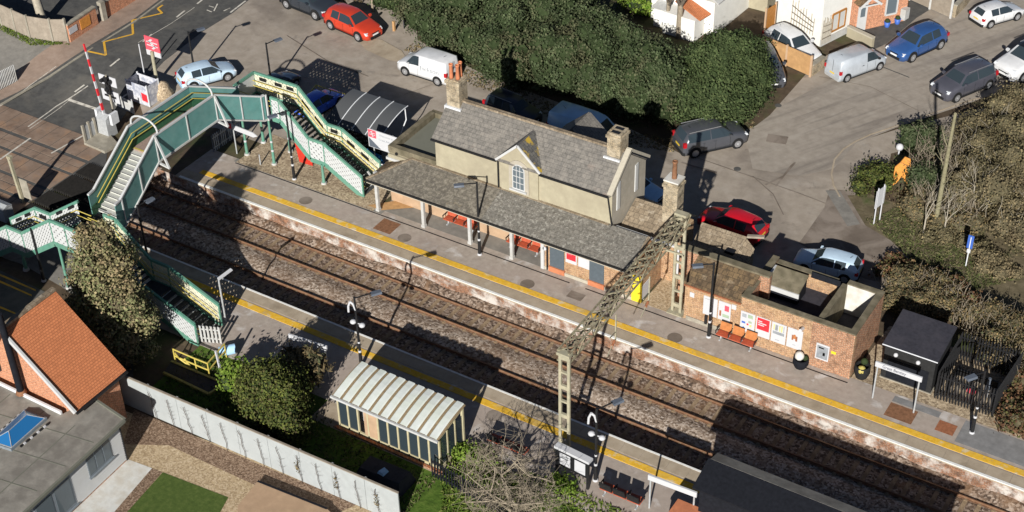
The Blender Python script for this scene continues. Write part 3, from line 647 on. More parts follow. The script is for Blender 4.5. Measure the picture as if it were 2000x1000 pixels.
    MB().cyl((-45.75,5.34,3.45),(-45.75,5.33,3.45),.001).cyl((-45.75,5.42,3.4),(-45.75,5.30,3.4),.10).build('vent', 'black_paint', wg)
    # back wall of the veranda and brick booking hall under the canopy
    MB().box(-46.3, -35.2, 5.25, 5.40, 0, 3.3).build('veranda_wall', 'cream', t)
    MB().box(-46.3, -35.2, 5.235, 5.25, 0, .95).build('dado', 'timber_deck', t)
    hall = MB().box(-35.2, -29.1, 4.12, 7.2, -.3, 2.82).build('booking_hall', 'brick_orange', t)
    MB().add([(-29.09,4.12,2.82),(-29.09,7.2,2.82),(-29.09,7.2,2.9),(-29.09,5.6,3.5)], [(0,1,2,3)]).build('hall_gable', 'brick_orange', t)
    MB().box(-35.2, -29.1, 4.05, 4.12, 0, .20).build('plinth', 'cream_trim', t)
    for xa in (-34.25, -31.75):
        dn = MB().box(xa-.45, xa+.45, 4.07, 4.12, .35, 2.35).build('boarded_door', 'door_grey', t); MB().box(xa-.5, xa+.5, 4.0, 4.12, .02, .34).build('door_step', 'terracotta', dn)
        MB().box(xa-.5, xa+.5, 4.05, 4.12, 2.35, 2.42).build('lintel', 'white_paint', dn); MB().box(xa-.1, xa+.15, 4.03, 4.12, 2.44, 2.68).build('door_lamp', 'sign_white', dn)
    MB().box(-35.25, -35.05, 4.0, 4.14, 0, 2.7).build('end_post', 'white_paint', t)
    MB().cyl((-34.85,4.04,.05),(-34.85,4.04,2.75),.05).build('downpipe', 'black_paint', t)
    b = MB()
    for dz in (1.45, 1.9, 2.35): b.cyl((-35.0,4.05,dz),(-35.0,4.0,dz),.12,n=12)
    b.build('notice_disc', 'sign_white', t)
    # canopy: lean-to tiled roof with hipped left end
    ey, ez, ty, tz = 3.25, 2.62, 5.38, 3.46
    xl, xr, xh = -46.5, -29.3, -44.6
    b = MB(); b.slab([(xl,ey,ez),(-38.6,ey,ez),(-38.6,ty,tz),(xh,ty,tz)], .09); c = b.build('canopy_roof', 'canopy_tile', t)
    MB().slab([(-38.6,ey,ez+.002),(xr,ey,ez+.002),(xr,ty,tz+.002),(-38.6,ty,tz+.002)], .09).build('canopy_roof', 'canopy_pale', t)
    MB().slab([(xl,ey,ez),(xh,ty,tz),(xl,ty,ez+.02)], .09).build('canopy_hip', 'moss_tile', t)
    b = MB(); b.bar((xl,ey,ez+.04),(xh,ty,tz+.04),.14,.06); b.bar((xh,ty-.07,tz+.02),(-31.7,ty-.07,tz+.02),.16,.04); b.build('hip_tile', 'stone_tile', c)
    b = MB(); b.bar((xl,ey-.04,ez-.07),(xr,ey-.04,ez-.07),.10,.11); b.build('gutter', 'black_paint', t)
    MB().bar((xl,ey+.05,ez-.18),(xr,ey+.05,ez-.18),.08,.16).build('canopy_beam', 'cream_trim', t)
    MB().bar((xr,ey,ez+.03),(xr,ty,tz+.03),.16,.07).build('verge', 'stone_tile', t)
    for px in (-46.35, -43.1, -39.9, -37.1):
        b = MB(); b.box(px-.09, px+.09, 3.88, 4.06, 0, 2.75); b.box(px-.12, px+.12, 3.85, 4.09, 0, .18); p = b.build('post', 'white_dirty', t)
        b = MB(); b.bar((px,3.97,1.9),(px-.55,3.97,2.6),.09,.09); b.bar((px,3.97,1.9),(px+.55,3.97,2.6),.09,.09); b.build('brace', 'white_dirty', p)
    # scratch of lower range behind the canopy's right half (tiled lean-to over the old kitchen)
    b = MB(); b.box(-31.55, -28.4, 6.6, 9.0, -.2, 2.7); b.build('outhouse', 'brick_orange', t)
    b = MB(); b.slab([(-31.5,5.9,2.75),(-28.3,5.9,2.75),(-28.3,8.0,3.7),(-31.5,8.0,3.7)], .08).slab([(-31.5,8.0,3.699),(-28.3,8.0,3.699),(-28.3,9.2,2.9),(-31.5,9.2,2.9)], .08); b.build('outhouse_roof', 'stone_tile', t)
    MB().bar((-31.4,5.55,3.30),(-27.8,5.55,3.30),.14,.12).build('gutter', 'white_paint', t)
    # yard: white door, side panel, yellow box on the hall's end
    MB().box(-29.09, -29.05, 4.35, 5.2, .05, .95).build('side_board', 'sign_white', t)
    return t
station()
o = MB().box(-29.55, -28.98, 4.0, 4.11, .05, 1.75).build('salt_bin', 'yellow_box'); tag(o, 'tall yellow cabinet standing against the brick end of the booking hall', 'cabinet')
t = thing('white_door_wall', 'brick yard wall with white door behind the far portal leg', 'wall', (-28, 7.0, 0))
MB().box(-29.0, -26.3, 7.0, 7.2, 0, 2.5).build('wall', 'brick_orange', t); MB().box(-28.6, -27.75, 6.93, 7.0, .05, 2.1).build('door', 'sign_white', t); MB().box(-27.2, -26.6, 6.93, 7.0, .9, 2.1).build('window', 'white_paint', t)
MB().box(-29.05, -26.25, 6.9, 7.25, 2.5, 2.6).build('coping', 'stone_tile', t)
struct(MB().box(-28.95, -26.4, 4.1, 6.98, -.02, .012).build('yard_paving', 'pale_gravel'))
# tall free-standing chimney stack
t = thing('chimney_stack', 'tall narrow buff brick chimney stack with one clay pot behind the portal frame', 'chimney', (-28.0, 7.9, 0))
p = AY(1317, 350, 7.6)
b = MB(); b.box(p.x-.42, p.x+.42, 7.2, 8.0, 0, p.z); b.box(p.x-.48, p.x+.48, 7.14, 8.06, p.z-.35, p.z-.18); c = b.build('stack', 'brick_buff', t)
MB().box(p.x-.44, p.x+.44, 7.18, 8.02, p.z, p.z+.08).build('mortar_cap', 'lime_stain', c)
MB().rev([(0,0),(.15,0),(.14,.08),(.12,.95),(.15,1.0),(.15,1.1),(.10,1.1),(.09,.8),(0,.75)], (p.x, 7.6, p.z+.06)).build('chimney_pot', 'clay', t)
# ---------------------------------------------------------------- low brick range with lean-to and the roofless parapet block
def annex():
    t = thing('lean_to_hut', 'low brick platform hut with mossy lean-to roof and notices', 'hut', (-24.7, 5, 0))
    MB().box(-26.45, -23.2, 4.12, 5.6, -.1, 2.45).build('wall', 'brick_orange', t)
    MB().slab([(-26.55,3.95,2.45),(-23.15,3.95,2.45),(-22.95,5.55,3.25),(-26.45,5.55,3.25)], .1).build('roof', 'moss_tile', t)
    b = MB(); b.box(-27.6, -22.4, 5.6, 5.85, -.1, 3.30); b.build('rear_wall', 'brick_red', t); MB().box(-27.6, -22.4, 5.52, 5.95, 3.30, 3.40).build('coping', 'mould', t)
    MB().add([(-23.19,4.0,2.45),(-23.19,5.6,2.45),(-23.19,5.6,3.25)], [(0,1,2)]).build('gable', 'brick_orange', t)
    MB().bar((-26.5,3.92,2.40),(-23.2,3.92,2.40),.08,.08).build('gutter', 'poster_brown', t)
    MB().box(-26.3, -23.2, 4.06, 4.12, 0, .25).build('plinth', 'concrete', t)
    b = MB(); b.box(-26.15, -25.9, 4.08, 4.12, 1.6, 1.9); b.box(-23.75, -23.5, 4.08, 4.12, 1.75, 2.05); b.build('wall_lamp', 'sign_white', t)
    MB().box(-25.2,-25.05, 4.0, 4.12, .2, .75).build('tap_box', 'black_paint', t)
    t = thing('mossy_roof_ruin', 'crumbling lichen covered stone tiled outbuilding roof beside the red car', 'outbuilding', (-26.5, 8, 0))
    MB().box(-27.4, -24.6, 6.6, 8.6, 0, 2.3).build('wall', 'brick_buff', t)
    b = MB(); b.slab([(-27.5,6.3,2.2),(-25.2,6.3,2.2),(-25.0,8.5,3.1),(-27.7,8.5,3.1)], .1); b.build('roof', 'stone_tile', t)
    b = MB(); b.slab([(-25.25,6.25,2.1),(-24.5,7.0,2.1),(-24.4,8.2,2.7),(-25.1,8.5,3.05)], .08); b.build('roof_hip', 'stone_tile', t)
    MB().bar((-25.0,8.5,3.15),(-24.1,8.7,3.3),.2,.12).build('broken_beam', 'timber_grey', t)
    b = MB(); b.box(-25.7,-25.2,7.2,7.6,2.62,2.75); b.build('roof_hatch', 'felt_black', t)
    # parapet block
    t = thing('parapet_block', 'flat roofed brick lavatory block with open parapet walls and wall posters', 'lavatory block', (-20, 6, 0))
    x0, x1, y0, y1, h, w = -23.2, -17.05, 3.98, 7.95, 2.85, .30
    b = MB(); b.box(x0, x1, y0, y0+w, -.2, h); b.build('front_wall', 'brick_orange', t)
    b = MB(); b.box(x0+3.9, x1+.004, y0-.004, y0, 0, h); b.build('front_wall_red', 'brick_red', t)
    b = MB(); b.box(x1-w, x1, y0+w, y1, -.2, h); b.build('side_wall', 'brick_red', t)
    b = MB(); b.box(x0, x0+w, y0+w, y1, -.2, h); b.build('side_wall', 'brick_red', t)
    b = MB(); b.box(x0+w, -19.5, y1-w, y1, -.2, h-.15); b.build('back_wall', 'brick_orange', t); MB().box(-19.5, -18.95, y1-w, y1, -.2, 2.1).build('back_wall', 'brick_red', t); MB().box(-18.95, x1-w, y1-w, y1, -.2, h).build('back_wall', 'brick_orange', t)
    b = MB(); b.box(x0-.03, x1+.03, y0-.03, y0+w+.03, h, h+.07); b.box(x1-w-.03, x1+.03, y0+w+.03, y1+.03, h, h+.07); b.box(x0-.03, x0+w+.03, y0+w+.03, y1+.03, h, h+.07); b.build('coping', 'mould', t)
    b = MB(); b.box(x0+w+.03, -19.5, y1-w-.03, y1+.03, h-.15, h-.08); b.build('coping', 'mould', t); MB().box(-18.95, x1-w-.03, y1-w-.03, y1+.03, h, h+.07).build('coping', 'mould', t)
    MB().box(x0+w, -19.2, y0+w, y1-w, 1.75, 1.8).build('roof', 'felt_navy', t)
    b = MB(); b.box(-19.2, -18.92, y0+w, y1-w, 1.0, h-.02); b.build('cross_wall', 'mould', t)
    b = MB(); b.box(-18.92, x1-w, y1-w-.02, y1-w, 1.0, h); b.box(x1-w-.02, x1-w, y0+w, y1-w-.02, 1.0, h-.02); b.build('rendered_lining', 'lime_stain', t)
    MB().box(-18.92, x1-w, y0+w, y1-w, .9, 1.0).build('tank_floor', 'felt_navy', t)
    b = MB(); b.box(-18.6, -17.5, 4.9, 5.5, 1.0, 1.75); b.build('water_tank', 'lime_stain', t); MB().box(-18.62, -17.48, 4.88, 5.52, 1.75, 1.82).build('tank_lid', 'mould', t)
    b = MB(); b.slab([(-22.7,6.0,2.55),(-20.9,6.0,2.55),(-20.9,7.2,2.95),(-22.7,7.2,2.95)], .08); b.build('lantern_roof', 'mould', t)
    b = MB(); b.box(-22.72, -20.88, 5.94, 6.02, 2.25, 2.52); b.box(-22.78,-22.68,5.9,7.2,2.0,2.95); b.build('lantern_fascia', 'white_paint', t)
    b = MB(); b.box(-22.65, -20.95, 6.02, 7.15, 1.8, 2.5); b.build('lantern_side', 'felt_black', t)
    MB().add([(-20.9,7.55,2.6),(-19.3,7.55,2.6),(-19.3,7.64,2.9),(-20.9,7.64,2.9)], [(0,1,2,3)]).build('lead_flashing', 'felt_black', t)
    MB().box(-18.15, -17.9, 3.95, 3.975, 1.25, 1.4).build('small_plate', 'yellow_box', t)
    MB().cyl((-19.75,3.9,2.25),(-19.75,3.55,2.35),.1,.08,8).build('security_camera', 'sign_white', t)
annex()
# ---------------------------------------------------------------- posters on the platform walls
def poster(x0, x1, z0, z1, y, label, art, frame='sign_white'):
    t = thing('poster', label, 'poster', ((x0+x1)/2, y, z0), 'posters on the platform walls')
    MB().box(x0, x1, y-.035, y, z0, z1).build('board', frame, t)
    for (a, b_, c, d, mt) in art:
        MB().box(x0+a*(x1-x0), x0+b_*(x1-x0), y-.039, y-.0352, z0+c*(z1-z0), z0+d*(z1-z0)).build('print', mt, t)
    return t
yw = 3.976
def lines(n, x0=.12, x1=.88, z0=.1, z1=.9, mt='ink_grey', duty=.4):
    return [(x0, x0+(x1-x0)*(.6+.4*((i*37)%10)/10), z0+(z1-z0)*i/n, z0+(z1-z0)*(i+duty)/n, mt) for i in range(n)]
poster(-23.15, -22.35, .72, 1.98, yw, 'white poster of small coloured drawings, leftmost on the lavatory block', [(.1,.4,.72,.9,'ink_grey'),(.5,.85,.74,.92,'poster_green'),(.55,.8,.5,.6,'poster_green'),(.1,.35,.4,.5,'sign_blue'),(.45,.58,.36,.45,'sign_red'),(.65,.8,.3,.42,'poster_ochre'),(.2,.3,.15,.22,'sign_blue'),(.6,.8,.12,.2,'ink_grey')])
p = poster(-22.28, -21.48, .72, 1.98, yw, 'poster with large red square and white lettering on the lavatory block', [(.08,.92,.36,.96,'sign_red')])
for i, z in enumerate((1.72, 1.60, 1.48)): MB().box(-22.16, -21.95+.12*((i*2)%3), yw-.042, yw-.039, z-.03, z+.03).build('lettering', 'sign_white', p)
poster(-21.41, -20.61, .72, 1.98, yw, 'white poster with dark and yellow letter-like print on the lavatory block', [(.12,.2,.62,.9,'poster_ochre'),(.24,.42,.6,.9,'poster_grey'),(.5,.58,.6,.9,'poster_ochre'),(.64,.74,.6,.92,'poster_ochre'),(.8,.86,.6,.92,'ink_grey'),(.1,.88,.42,.56,'poster_grey'),(.3,.6,.12,.15,'ink_grey')])
poster(-20.54, -19.72, .72, 1.98, yw, 'white poster with small brown and orange figure, rightmost of the four', [(.3,.42,.42,.68,'poster_brown'),(.42,.55,.5,.72,'seat_orange'),(.55,.68,.4,.66,'poster_brown'),(.4,.6,.18,.2,'ink_grey')])
poster(-18.95, -18.25, .62, 1.62, yw-.004, 'white framed dark grey poster with small red shape, by the corner', [(.08,.92,.08,.9,'poster_grey'),(.2,.6,.72,.8,'sign_white'),(.55,.72,.3,.5,'sign_pink')])
yh = 4.118
poster(-25.35, -24.55, .8, 2.0, yh, 'plain white notice under the mossy lean-to eave', [(.1,.5,.85,.88,'ink_grey')])
poster(-24.48, -23.78, .8, 2.0, yh, 'white poster with red roundel and green picture behind the lamp post', [(.5,.85,.55,.85,'sign_pink'),(.35,.9,.2,.36,'poster_green'),(.1,.25,.2,.5,'poster_brown')])
p = poster(-33.7, -33.0, 1.0, 2.4, yh, 'red poster with pale lettering beside the boarded door under the canopy', [(.08,.92,.16,.94,'sign_red')])
for i, z in enumerate((2.18, 2.0, 1.82, 1.62)): MB().box(-33.62, -33.3+.07*((i*2)%3), yh-.042, yh-.039, z-.05, z+.05).build('lettering', 'sign_pink' if i == 3 else 'sign_white', p)
poster(-32.9, -32.1, 1.0, 2.4, yh, 'pale white timetable board under the canopy edge', lines(9, mt='lead', duty=.3))
poster(-42.6, -41.8, .9, 1.9, 5.232, 'white notice on the cream wall inside the open canopy', lines(5, mt='lead', duty=.3))
# ---------------------------------------------------------------- benches
def bench(loc, face, label, back='seat_orange', seat='seat_red', group='seats on the platforms'):
    t = thing('platform_bench', label, 'bench', (0, 0, 0), group)
    for i in range(3):
        x = -.72+.72*i
        s = MB().hexa([(x-.33,-.26,.40),(x+.33,-.26,.40),(x+.33,.22,.37),(x-.33,.22,.37),(x-.33,-.26,.45),(x+.33,-.26,.45),(x+.33,.22,.42),(x-.33,.22,.42)]).build('seat', seat, t, True)
        MB().hexa([(x-.32,.20,.46),(x+.32,.20,.46),(x+.32,.25,.46),(x-.32,.25,.46),(x-.30,.32,.92),(x+.30,.32,.92),(x+.30,.37,.92),(x-.30,.37,.92)]).build('backrest', back, t, True)
        MB().box(x-.3, x+.3, .33, .38, .921, .95).build('back_cap', 'black_paint', t, True)
    for x in (-1.08, -.36, .36, 1.08): MB().bar((x,-.24,.62),(x,.24,.62),.05,.05).bar((x,-.2,.44),(x,-.2,.62),.04,.04).build('armrest', 'black_paint', t, True)
    for x in (-.85, .85): MB().bar((x,-.2,.03),(x,.25,.03),.08,.06).bar((x,0,.03),(x,.05,.37),.08,.08).build('leg', 'galv', t, True)
    MB().bar((-1.05,.02,.36),(1.05,.02,.36),.08,.06).build('beam', 'galv', t, True)
    t.location = loc; t.rotation_euler.z = face
    return t
p = G(1440, 668); bench((p.x, 3.55, 0), 0, 'orange and red three seat bench against the lavatory block wall')
bench((-41.2, 4.95, 0), 0, 'red seats under the left part of the canopy, beside the white notice', 'seat_red')
bench((-36.9, 4.95, 0), 0, 'red seats under the canopy beside the brick booking hall', 'seat_red')
p = G(1215, 975); bench((p.x, p.y-.05, 0), math.pi, 'dark backed three seat bench between notice board and station name sign', 'black_paint')
p = G(993, 880); bench((p.x, p.y, 0), math.pi, 'dark backed three seat bench behind the bare tree', 'black_paint')
# ---------------------------------------------------------------- lamp posts
def lamp(px, py, h, label, arm=None, bands=True, cams=False, z=0, head='lamp_grey', y=None):
    p = GT(px, py); t = thing('lamp_post', label, 'lamp post', p, 'station lamp posts')
    b = MB(); b.cyl((0,0,0),(0,0,.9),.10,.09,12); b.cyl((0,0,.9),(0,0,h),.07,.055,10); b.build('post', 'black_paint', t, True)
    MB().cyl((0,0,-.02),(0,0,.10),.15,.12,12).build('base', 'sign_white', t, True)
    if bands: MB().cyl((0,0,1.0),(0,0,1.12),.088,n=12).build('band', 'sign_white', t, True); MB().cyl((0,0,1.6),(0,0,1.70),.07,n=12).build('band', 'sign_white', t, True)
    if arm:
        e = Vector((arm[0], arm[1], h-.05)); MB().bar((0,0,h-.08), e, .05, .05).build('arm', 'black_paint', t, True)
        d = Vector((arm[0], arm[1], 0)).normalized(); n = Vector((-d.y, d.x, 0))*.17; q = e+d*.55
        MB().hexa([e-n-Vector((0,0,.1)), q-n-Vector((0,0,.1)), q+n-Vector((0,0,.1)), e+n-Vector((0,0,.1)), e-n*.8, q-n*.7, q+n*.7, e+n*.8]).build('lamp_head', head, t, True)
    if cams:
        for s in (-1, 1): MB().ball((s*.28,.05,h*.62), .17, sz=.7).bar((0,0,h*.62+.05),(s*.28,.05,h*.62+.05),.04,.04).build('speaker', 'sign_white', t, True)
        MB().tube([(0,0,h*.82),(-.08,-.05,h*.9),(-.22,-.1,h*.93),(-.34,-.12,h*.86),(-.36,-.12,h*.78)], .06).build('camera', 'sign_white', t, True)
    return t
lamp(575, 350, 4.9, 'black lamp post in front of the lattice stair on gravel', (-.25,-.55))
lamp(937, 497, 4.95, 'black lamp post in front of the middle of the tiled canopy', (-.55,-.45))
lamp(1384, 658, 4.9, 'black lamp post in front of the hut with white notices', (-.45,-.35))
lamp(1898, 845, 4.0, 'black lamp post in front of the black palisade compound', (-.3,-.45))
lamp(706, 716, 4.6, 'black post with white speakers and camera beside the ribbed white shelter', (.5,.7), cams=True)
lamp(1163, 938, 4.6, 'black post with white speakers and camera beside the notice board', (.4,.75), cams=True)
lamp(382, 152, 3.5, 'thin black lamp post beside the white car by the bridge', (.25,.55), bands=False)
lamp(531, 172, 3.4, 'thin black lamp post standing in the car park behind the lattice stair', (.2,.6), bands=False)
lamp(292, 520, 4.2, 'dark lamp post by the near track in front of the bridge stair', (.1,.55), bands=False)
lamp(86, 548, 3.6, 'dark lamp post below the white left stair of the bridge', None, bands=False)
p = G(441, 628); t = thing('lamp_post', 'pale grey post with white tube lamp at the near stair foot', 'lamp post', p, 'station lamp posts')
MB().cyl((0,0,0),(0,0,2.9),.055,.05).build('post', 'galv', t, True); MB().bar((0,-.02,2.9),(.2,.85,3.05),.16,.09).build('lamp_head', 'sign_white', t, True)
# dark telegraph pole through the near flat roof
p = G(45, 772, 2.75)+Vector((-.22, .1, 0)); t = thing('utility_pole', 'thick dark pole rising at the edge of the flat grey roof', 'utility pole', (p.x, p.y, 0))
MB().cyl((p.x,p.y,0),(p.x-.02,p.y,7.6),.19,.16,12).build('pole', 'felt_black', t); MB().cyl((p.x,p.y,2.72),(p.x,p.y,2.92),.28,.2,12).build('collar', 'clay', t)
# ---------------------------------------------------------------- station name signs
def name_sign(a, b_, h, label, txt=None, face=0):
    A = G(*a); B = G(*b_); t = thing('station_name_sign', label, 'station sign', (A+B)/2, 'station name signs')
    for P in (A, B): MB().cyl(P, (P.x, P.y, h), .045).build('post', 'galv', t)
    d = (B-A).normalized(); n = Vector((-d.y, d.x, 0))
    MB().bar((A.x,A.y,h-.13)-d*.1 if False else Vector((A.x,A.y,h-.13))-d*.12, Vector((B.x,B.y,h-.13))+d*.12, .09, .30).build('board', 'sign_white', t)
    MB().bar(Vector((A.x,A.y,h-.29))-d*.12, Vector((B.x,B.y,h-.29))+d*.12, .03, .03).build('trim', 'felt_black', t)
    if txt:
        ang = math.atan2(d.y, d.x)
        q = A+(B-A)*.40; q.z = h-.13
        text(txt, .26, 'ink', t, 'lettering', q-n*.049, (math.pi/2, 0, ang), width=(B-A).length*.56, local=False)
        if face:
            q = A+(B-A)*.5; q.z = h-.13; text(txt, .26, 'ink', t, 'lettering', q+n*.049, (math.pi/2, 0, ang+math.pi), width=(B-A).length*.6, local=False)
    return t
name_sign((1704,777), (1784,806), 2.35, 'long white station name sign in front of the black cabin', 'Great Bentley')
name_sign((576,716), (642,738), 2.15, 'long white station name sign behind the dark evergreen shrub', None)
name_sign((1268,992), (1352,1024), 2.1, 'long white station name sign half in shade beside the dark shelter roof', None)
p = G(463, 300); q = G(540, 318)
t = thing('direction_sign', 'white arrow-ended platform sign on a pale post under the bridge landing', 'sign', p)
A = Vector(p)+Vector((-.1,0,1.95)); B = A+Vector((2.1,-.08,0))
MB().cyl(p, (p.x,p.y,2.2), .045).build('post', 'galv', t); d = (B-A).normalized()
MB().add([A+Vector((0,-.03,-.17)),B+Vector((-.35,-.03,-.17)),B+Vector((0,-.03,0)),B+Vector((-.35,-.03,.17)),A+Vector((0,-.03,.17)),A+Vector((0,.03,-.17)),B+Vector((-.35,.03,-.17)),B+Vector((0,.03,0)),B+Vector((-.35,.03,.17)),A+Vector((0,.03,.17))],
   [(0,1,2,3,4),(9,8,7,6,5),(0,5,6,1),(1,6,7,2),(2,7,8,3),(3,8,9,4),(4,9,5,0)]).build('board', 'sign_white', t)
MB().bar(A+Vector((-.55,0,0)), A+Vector((-.02,0,0)), .06, .34).build('red_end', 'sign_red', t)
p = G(509, 322); o = MB().cyl(p, (p.x,p.y,.75), .05, .04).build('bollard', 'galv'); tag(o, 'short pale grey post at the platform edge below the bridge columns', 'bollard')
p = G(628, 330); t = thing('banner', 'bright red sheet lying on the gravel under the lattice stair', 'banner', G(606,312))
A, B, Cc, D = G(577,292), G(585,317), G(611,325), G(608,305)
MB().slab([Vector((A.x,A.y,.5)), Vector((B.x,B.y,.05)), Vector((Cc.x,Cc.y,.05)), Vector((D.x,D.y,.5))], .03).build('sheet', 'red_sheet', t)
# ---------------------------------------------------------------- waiting shelter with ribbed roof
def shelter():
    t = thing('waiting_shelter', 'glazed cream framed waiting shelter with ribbed white roof on the near platform', 'waiting shelter', (-34.2, -11, 0))
    x0, x1, y0, y1, h0, h1 = -37.2, -31.25, -11.95, -9.95, 2.18, 2.55
    def zr(u): return h0+.02+(h1-h0)*math.sin(u*math.pi*.52)/math.sin(math.pi*.52)
    n = 6; yy = [y0-.25+(y1-y0+.4)*i/n for i in range(n+1)]; zz = [zr(i/n) for i in range(n+1)]
    b = MB(); b.add([(x, y, z) for x in (x0-.12, x1+.12) for y, z in zip(yy, zz)]+[(x, y, z-.05) for x in (x0-.12, x1+.12) for y, z in zip(yy, zz)],
        [(i, n+1+i, n+2+i, i+1) for i in range(n)]+[(2*(n+1)+i, 2*(n+1)+i+1, 3*(n+1)+i+1, 3*(n+1)+i) for i in range(n)], True)
    b.build('roof', 'roof_brown', t)
    k = 11; w = (x1-x0+.24)/k
    for i in range(k):
        xa, xb = x0-.12+w*i+.05, x0-.12+w*(i+1)-.09
        b = MB(); xm = (xa+xb)/2
        b.add([(x, y, z+dz) for (x, dz) in ((xa,.012),(xa+.05,.06),(xb-.05,.06),(xb,.012)) for y, z in zip(yy, zz)], [(j*(n+1)+q, (j+1)*(n+1)+q, (j+1)*(n+1)+q+1, j*(n+1)+q+1) for j in range(3) for q in range(n)])
        b.build('roof_panel', 'poly_roof', t)
    MB().bar((x0-.15,y0-.3,h0-.02),(x1+.15,y0-.3,h0-.02),.10,.12).build('gutter', 'white_dirty', t)
    b = MB(); b.bar((x0,y0,h0-.1),(x1,y0,h0-.1),.09,.14); b.bar((x0,y0,.16),(x1,y0,.16),.09,.16); b.bar((x1,y0,.16),(x1,y1,.16),.09,.16); b.bar((x0,y0,.16),(x0,y1,.16),.09,.16)
    b.bar((x1,y0,h0-.1),(x1,y1,h1-.12),.08,.14); b.bar((x0,y0,h0-.1),(x0,y1,h1-.12),.08,.14); b.bar((x0,y1,h1-.14),(x1,y1,h1-.14),.09,.14); b.build('frame', 'cream_metal', t)
    for i in range(11):
        x = x0+(x1-x0)*i/10
        MB().box(x-.045, x+.045, y0-.045, y0+.045, 0, h0-.15).build('mullion', 'cream_metal', t)
    for y in (y0+.66, y0+1.32): MB().box(x1-.04, x1+.04, y-.04, y+.04, .1, h0).build('mullion', 'cream_metal', t)
    for x in (x0, x0+2, x0+4, x1): MB().box(x-.06, x+.06, y1-.06, y1+.06, 0, h1-.12).build('post', 'cream_metal', t)
    MB().box(x0+1.55, x0+2.35, y0-.03, y0+.02, .2, h0-.15).build('side_panel', 'timber_deck', t)
    for i in list(range(2))+list(range(4, 10)):
        x = x0+(x1-x0)*i/10; MB().box(x+.05, x+.545, y0-.006, y0+.006, .24, h0-.18).build('pane', 'glass_dark', t)
    for y in (y0, y0+.66, y0+1.32): MB().box(x1-.006, x1+.006, y+.05, y+.61, .24, h0-.18).build('pane', 'glass_dark', t)
    MB().box(x0+2.6, x1-.2, y0+.12, y0+.5, .40, .46).box(x0+2.6, x1-.2, y0+.10, y0+.15, .5, .8).build('seat_row', 'seat_red', t)
    MB().box(x0+.05, x0+1.4, y0+.5, y0+.55, .5, 1.7).build('notice', 'sign_white', t)
    MB().box(x0-.2, x1+.2, y0-.25, y0-.1, -.1, .12).build('brick_base', 'brick_red', t)
shelter()
# dark shelter roof at the lower right
t = thing('waiting_shelter', 'large dark felt roofed shelter with pale grey edge on the near platform', 'waiting shelter', (-15, -8, 0))
MB().slab([(-19.4,-9.35,2.75),(-7.2,-9.35,2.75),(-7.2,-7.75,3.2),(-19.4,-7.75,3.2)], .12).build('roof', 'felt_black', t)
MB().slab([(-19.3,-7.75,3.205),(-7.2,-7.75,3.205),(-7.2,-7.0,2.95),(-19.3,-7.0,2.95)], .12).build('roof_edge', 'felt_flat', t)
MB().box(-19.1, -7.4, -9.2, -9.1, 0, 2.6).build('back_wall', 'felt_black', t)
for x in (-19.1, -15.6, -12.5, -9.5): MB().box(x-.05, x+.05, -7.3, -7.2, 0, 2.9).build('post', 'felt_black', t)
t = thing('brick_wall', 'short red brick wall beside the dark felt roof at the bottom edge', 'wall', G(1360, 990))
A = G(1325,978,1.2); MB().box(A.x, A.x+5, A.y-1.4, A.y, 0, 1.2).build('wall', 'brick_red', t); MB().box(A.x-.04, A.x+5, A.y-1.44, A.y+.04, 1.2, 1.28).build('coping', 'terracotta', t)
# notice board at the near portal leg
A, B = G(1088, 925), G(1148, 955); t = thing('notice_board', 'black framed double notice board with white top beside the portal leg', 'notice board', A)
d = (B-A).normalized(); L = (B-A).length; n = Vector((-d.y, d.x, 0))
def P3(u, v, z): return A+d*u+n*v+Vector((0,0,z))
for u in (0, L): MB().bar(P3(u,0,0), P3(u,0,1.75), .12, .12).build('post', 'black_paint', t)
MB().bar(P3(0,0,1.2), P3(L,0,1.2), .10, 1.0).build('frame', 'black_paint', t)
for u in (.30, .78): MB().bar(P3(L*u-L*.19,-.056,1.2), P3(L*u+L*.15,-.056,1.2), .01, .72).build('notice', 'sign_white', t)
MB().bar(P3(-.1,.08,1.78), P3(L+.1,.08,1.78), .36, .14).build('hood', 'sign_white', t)
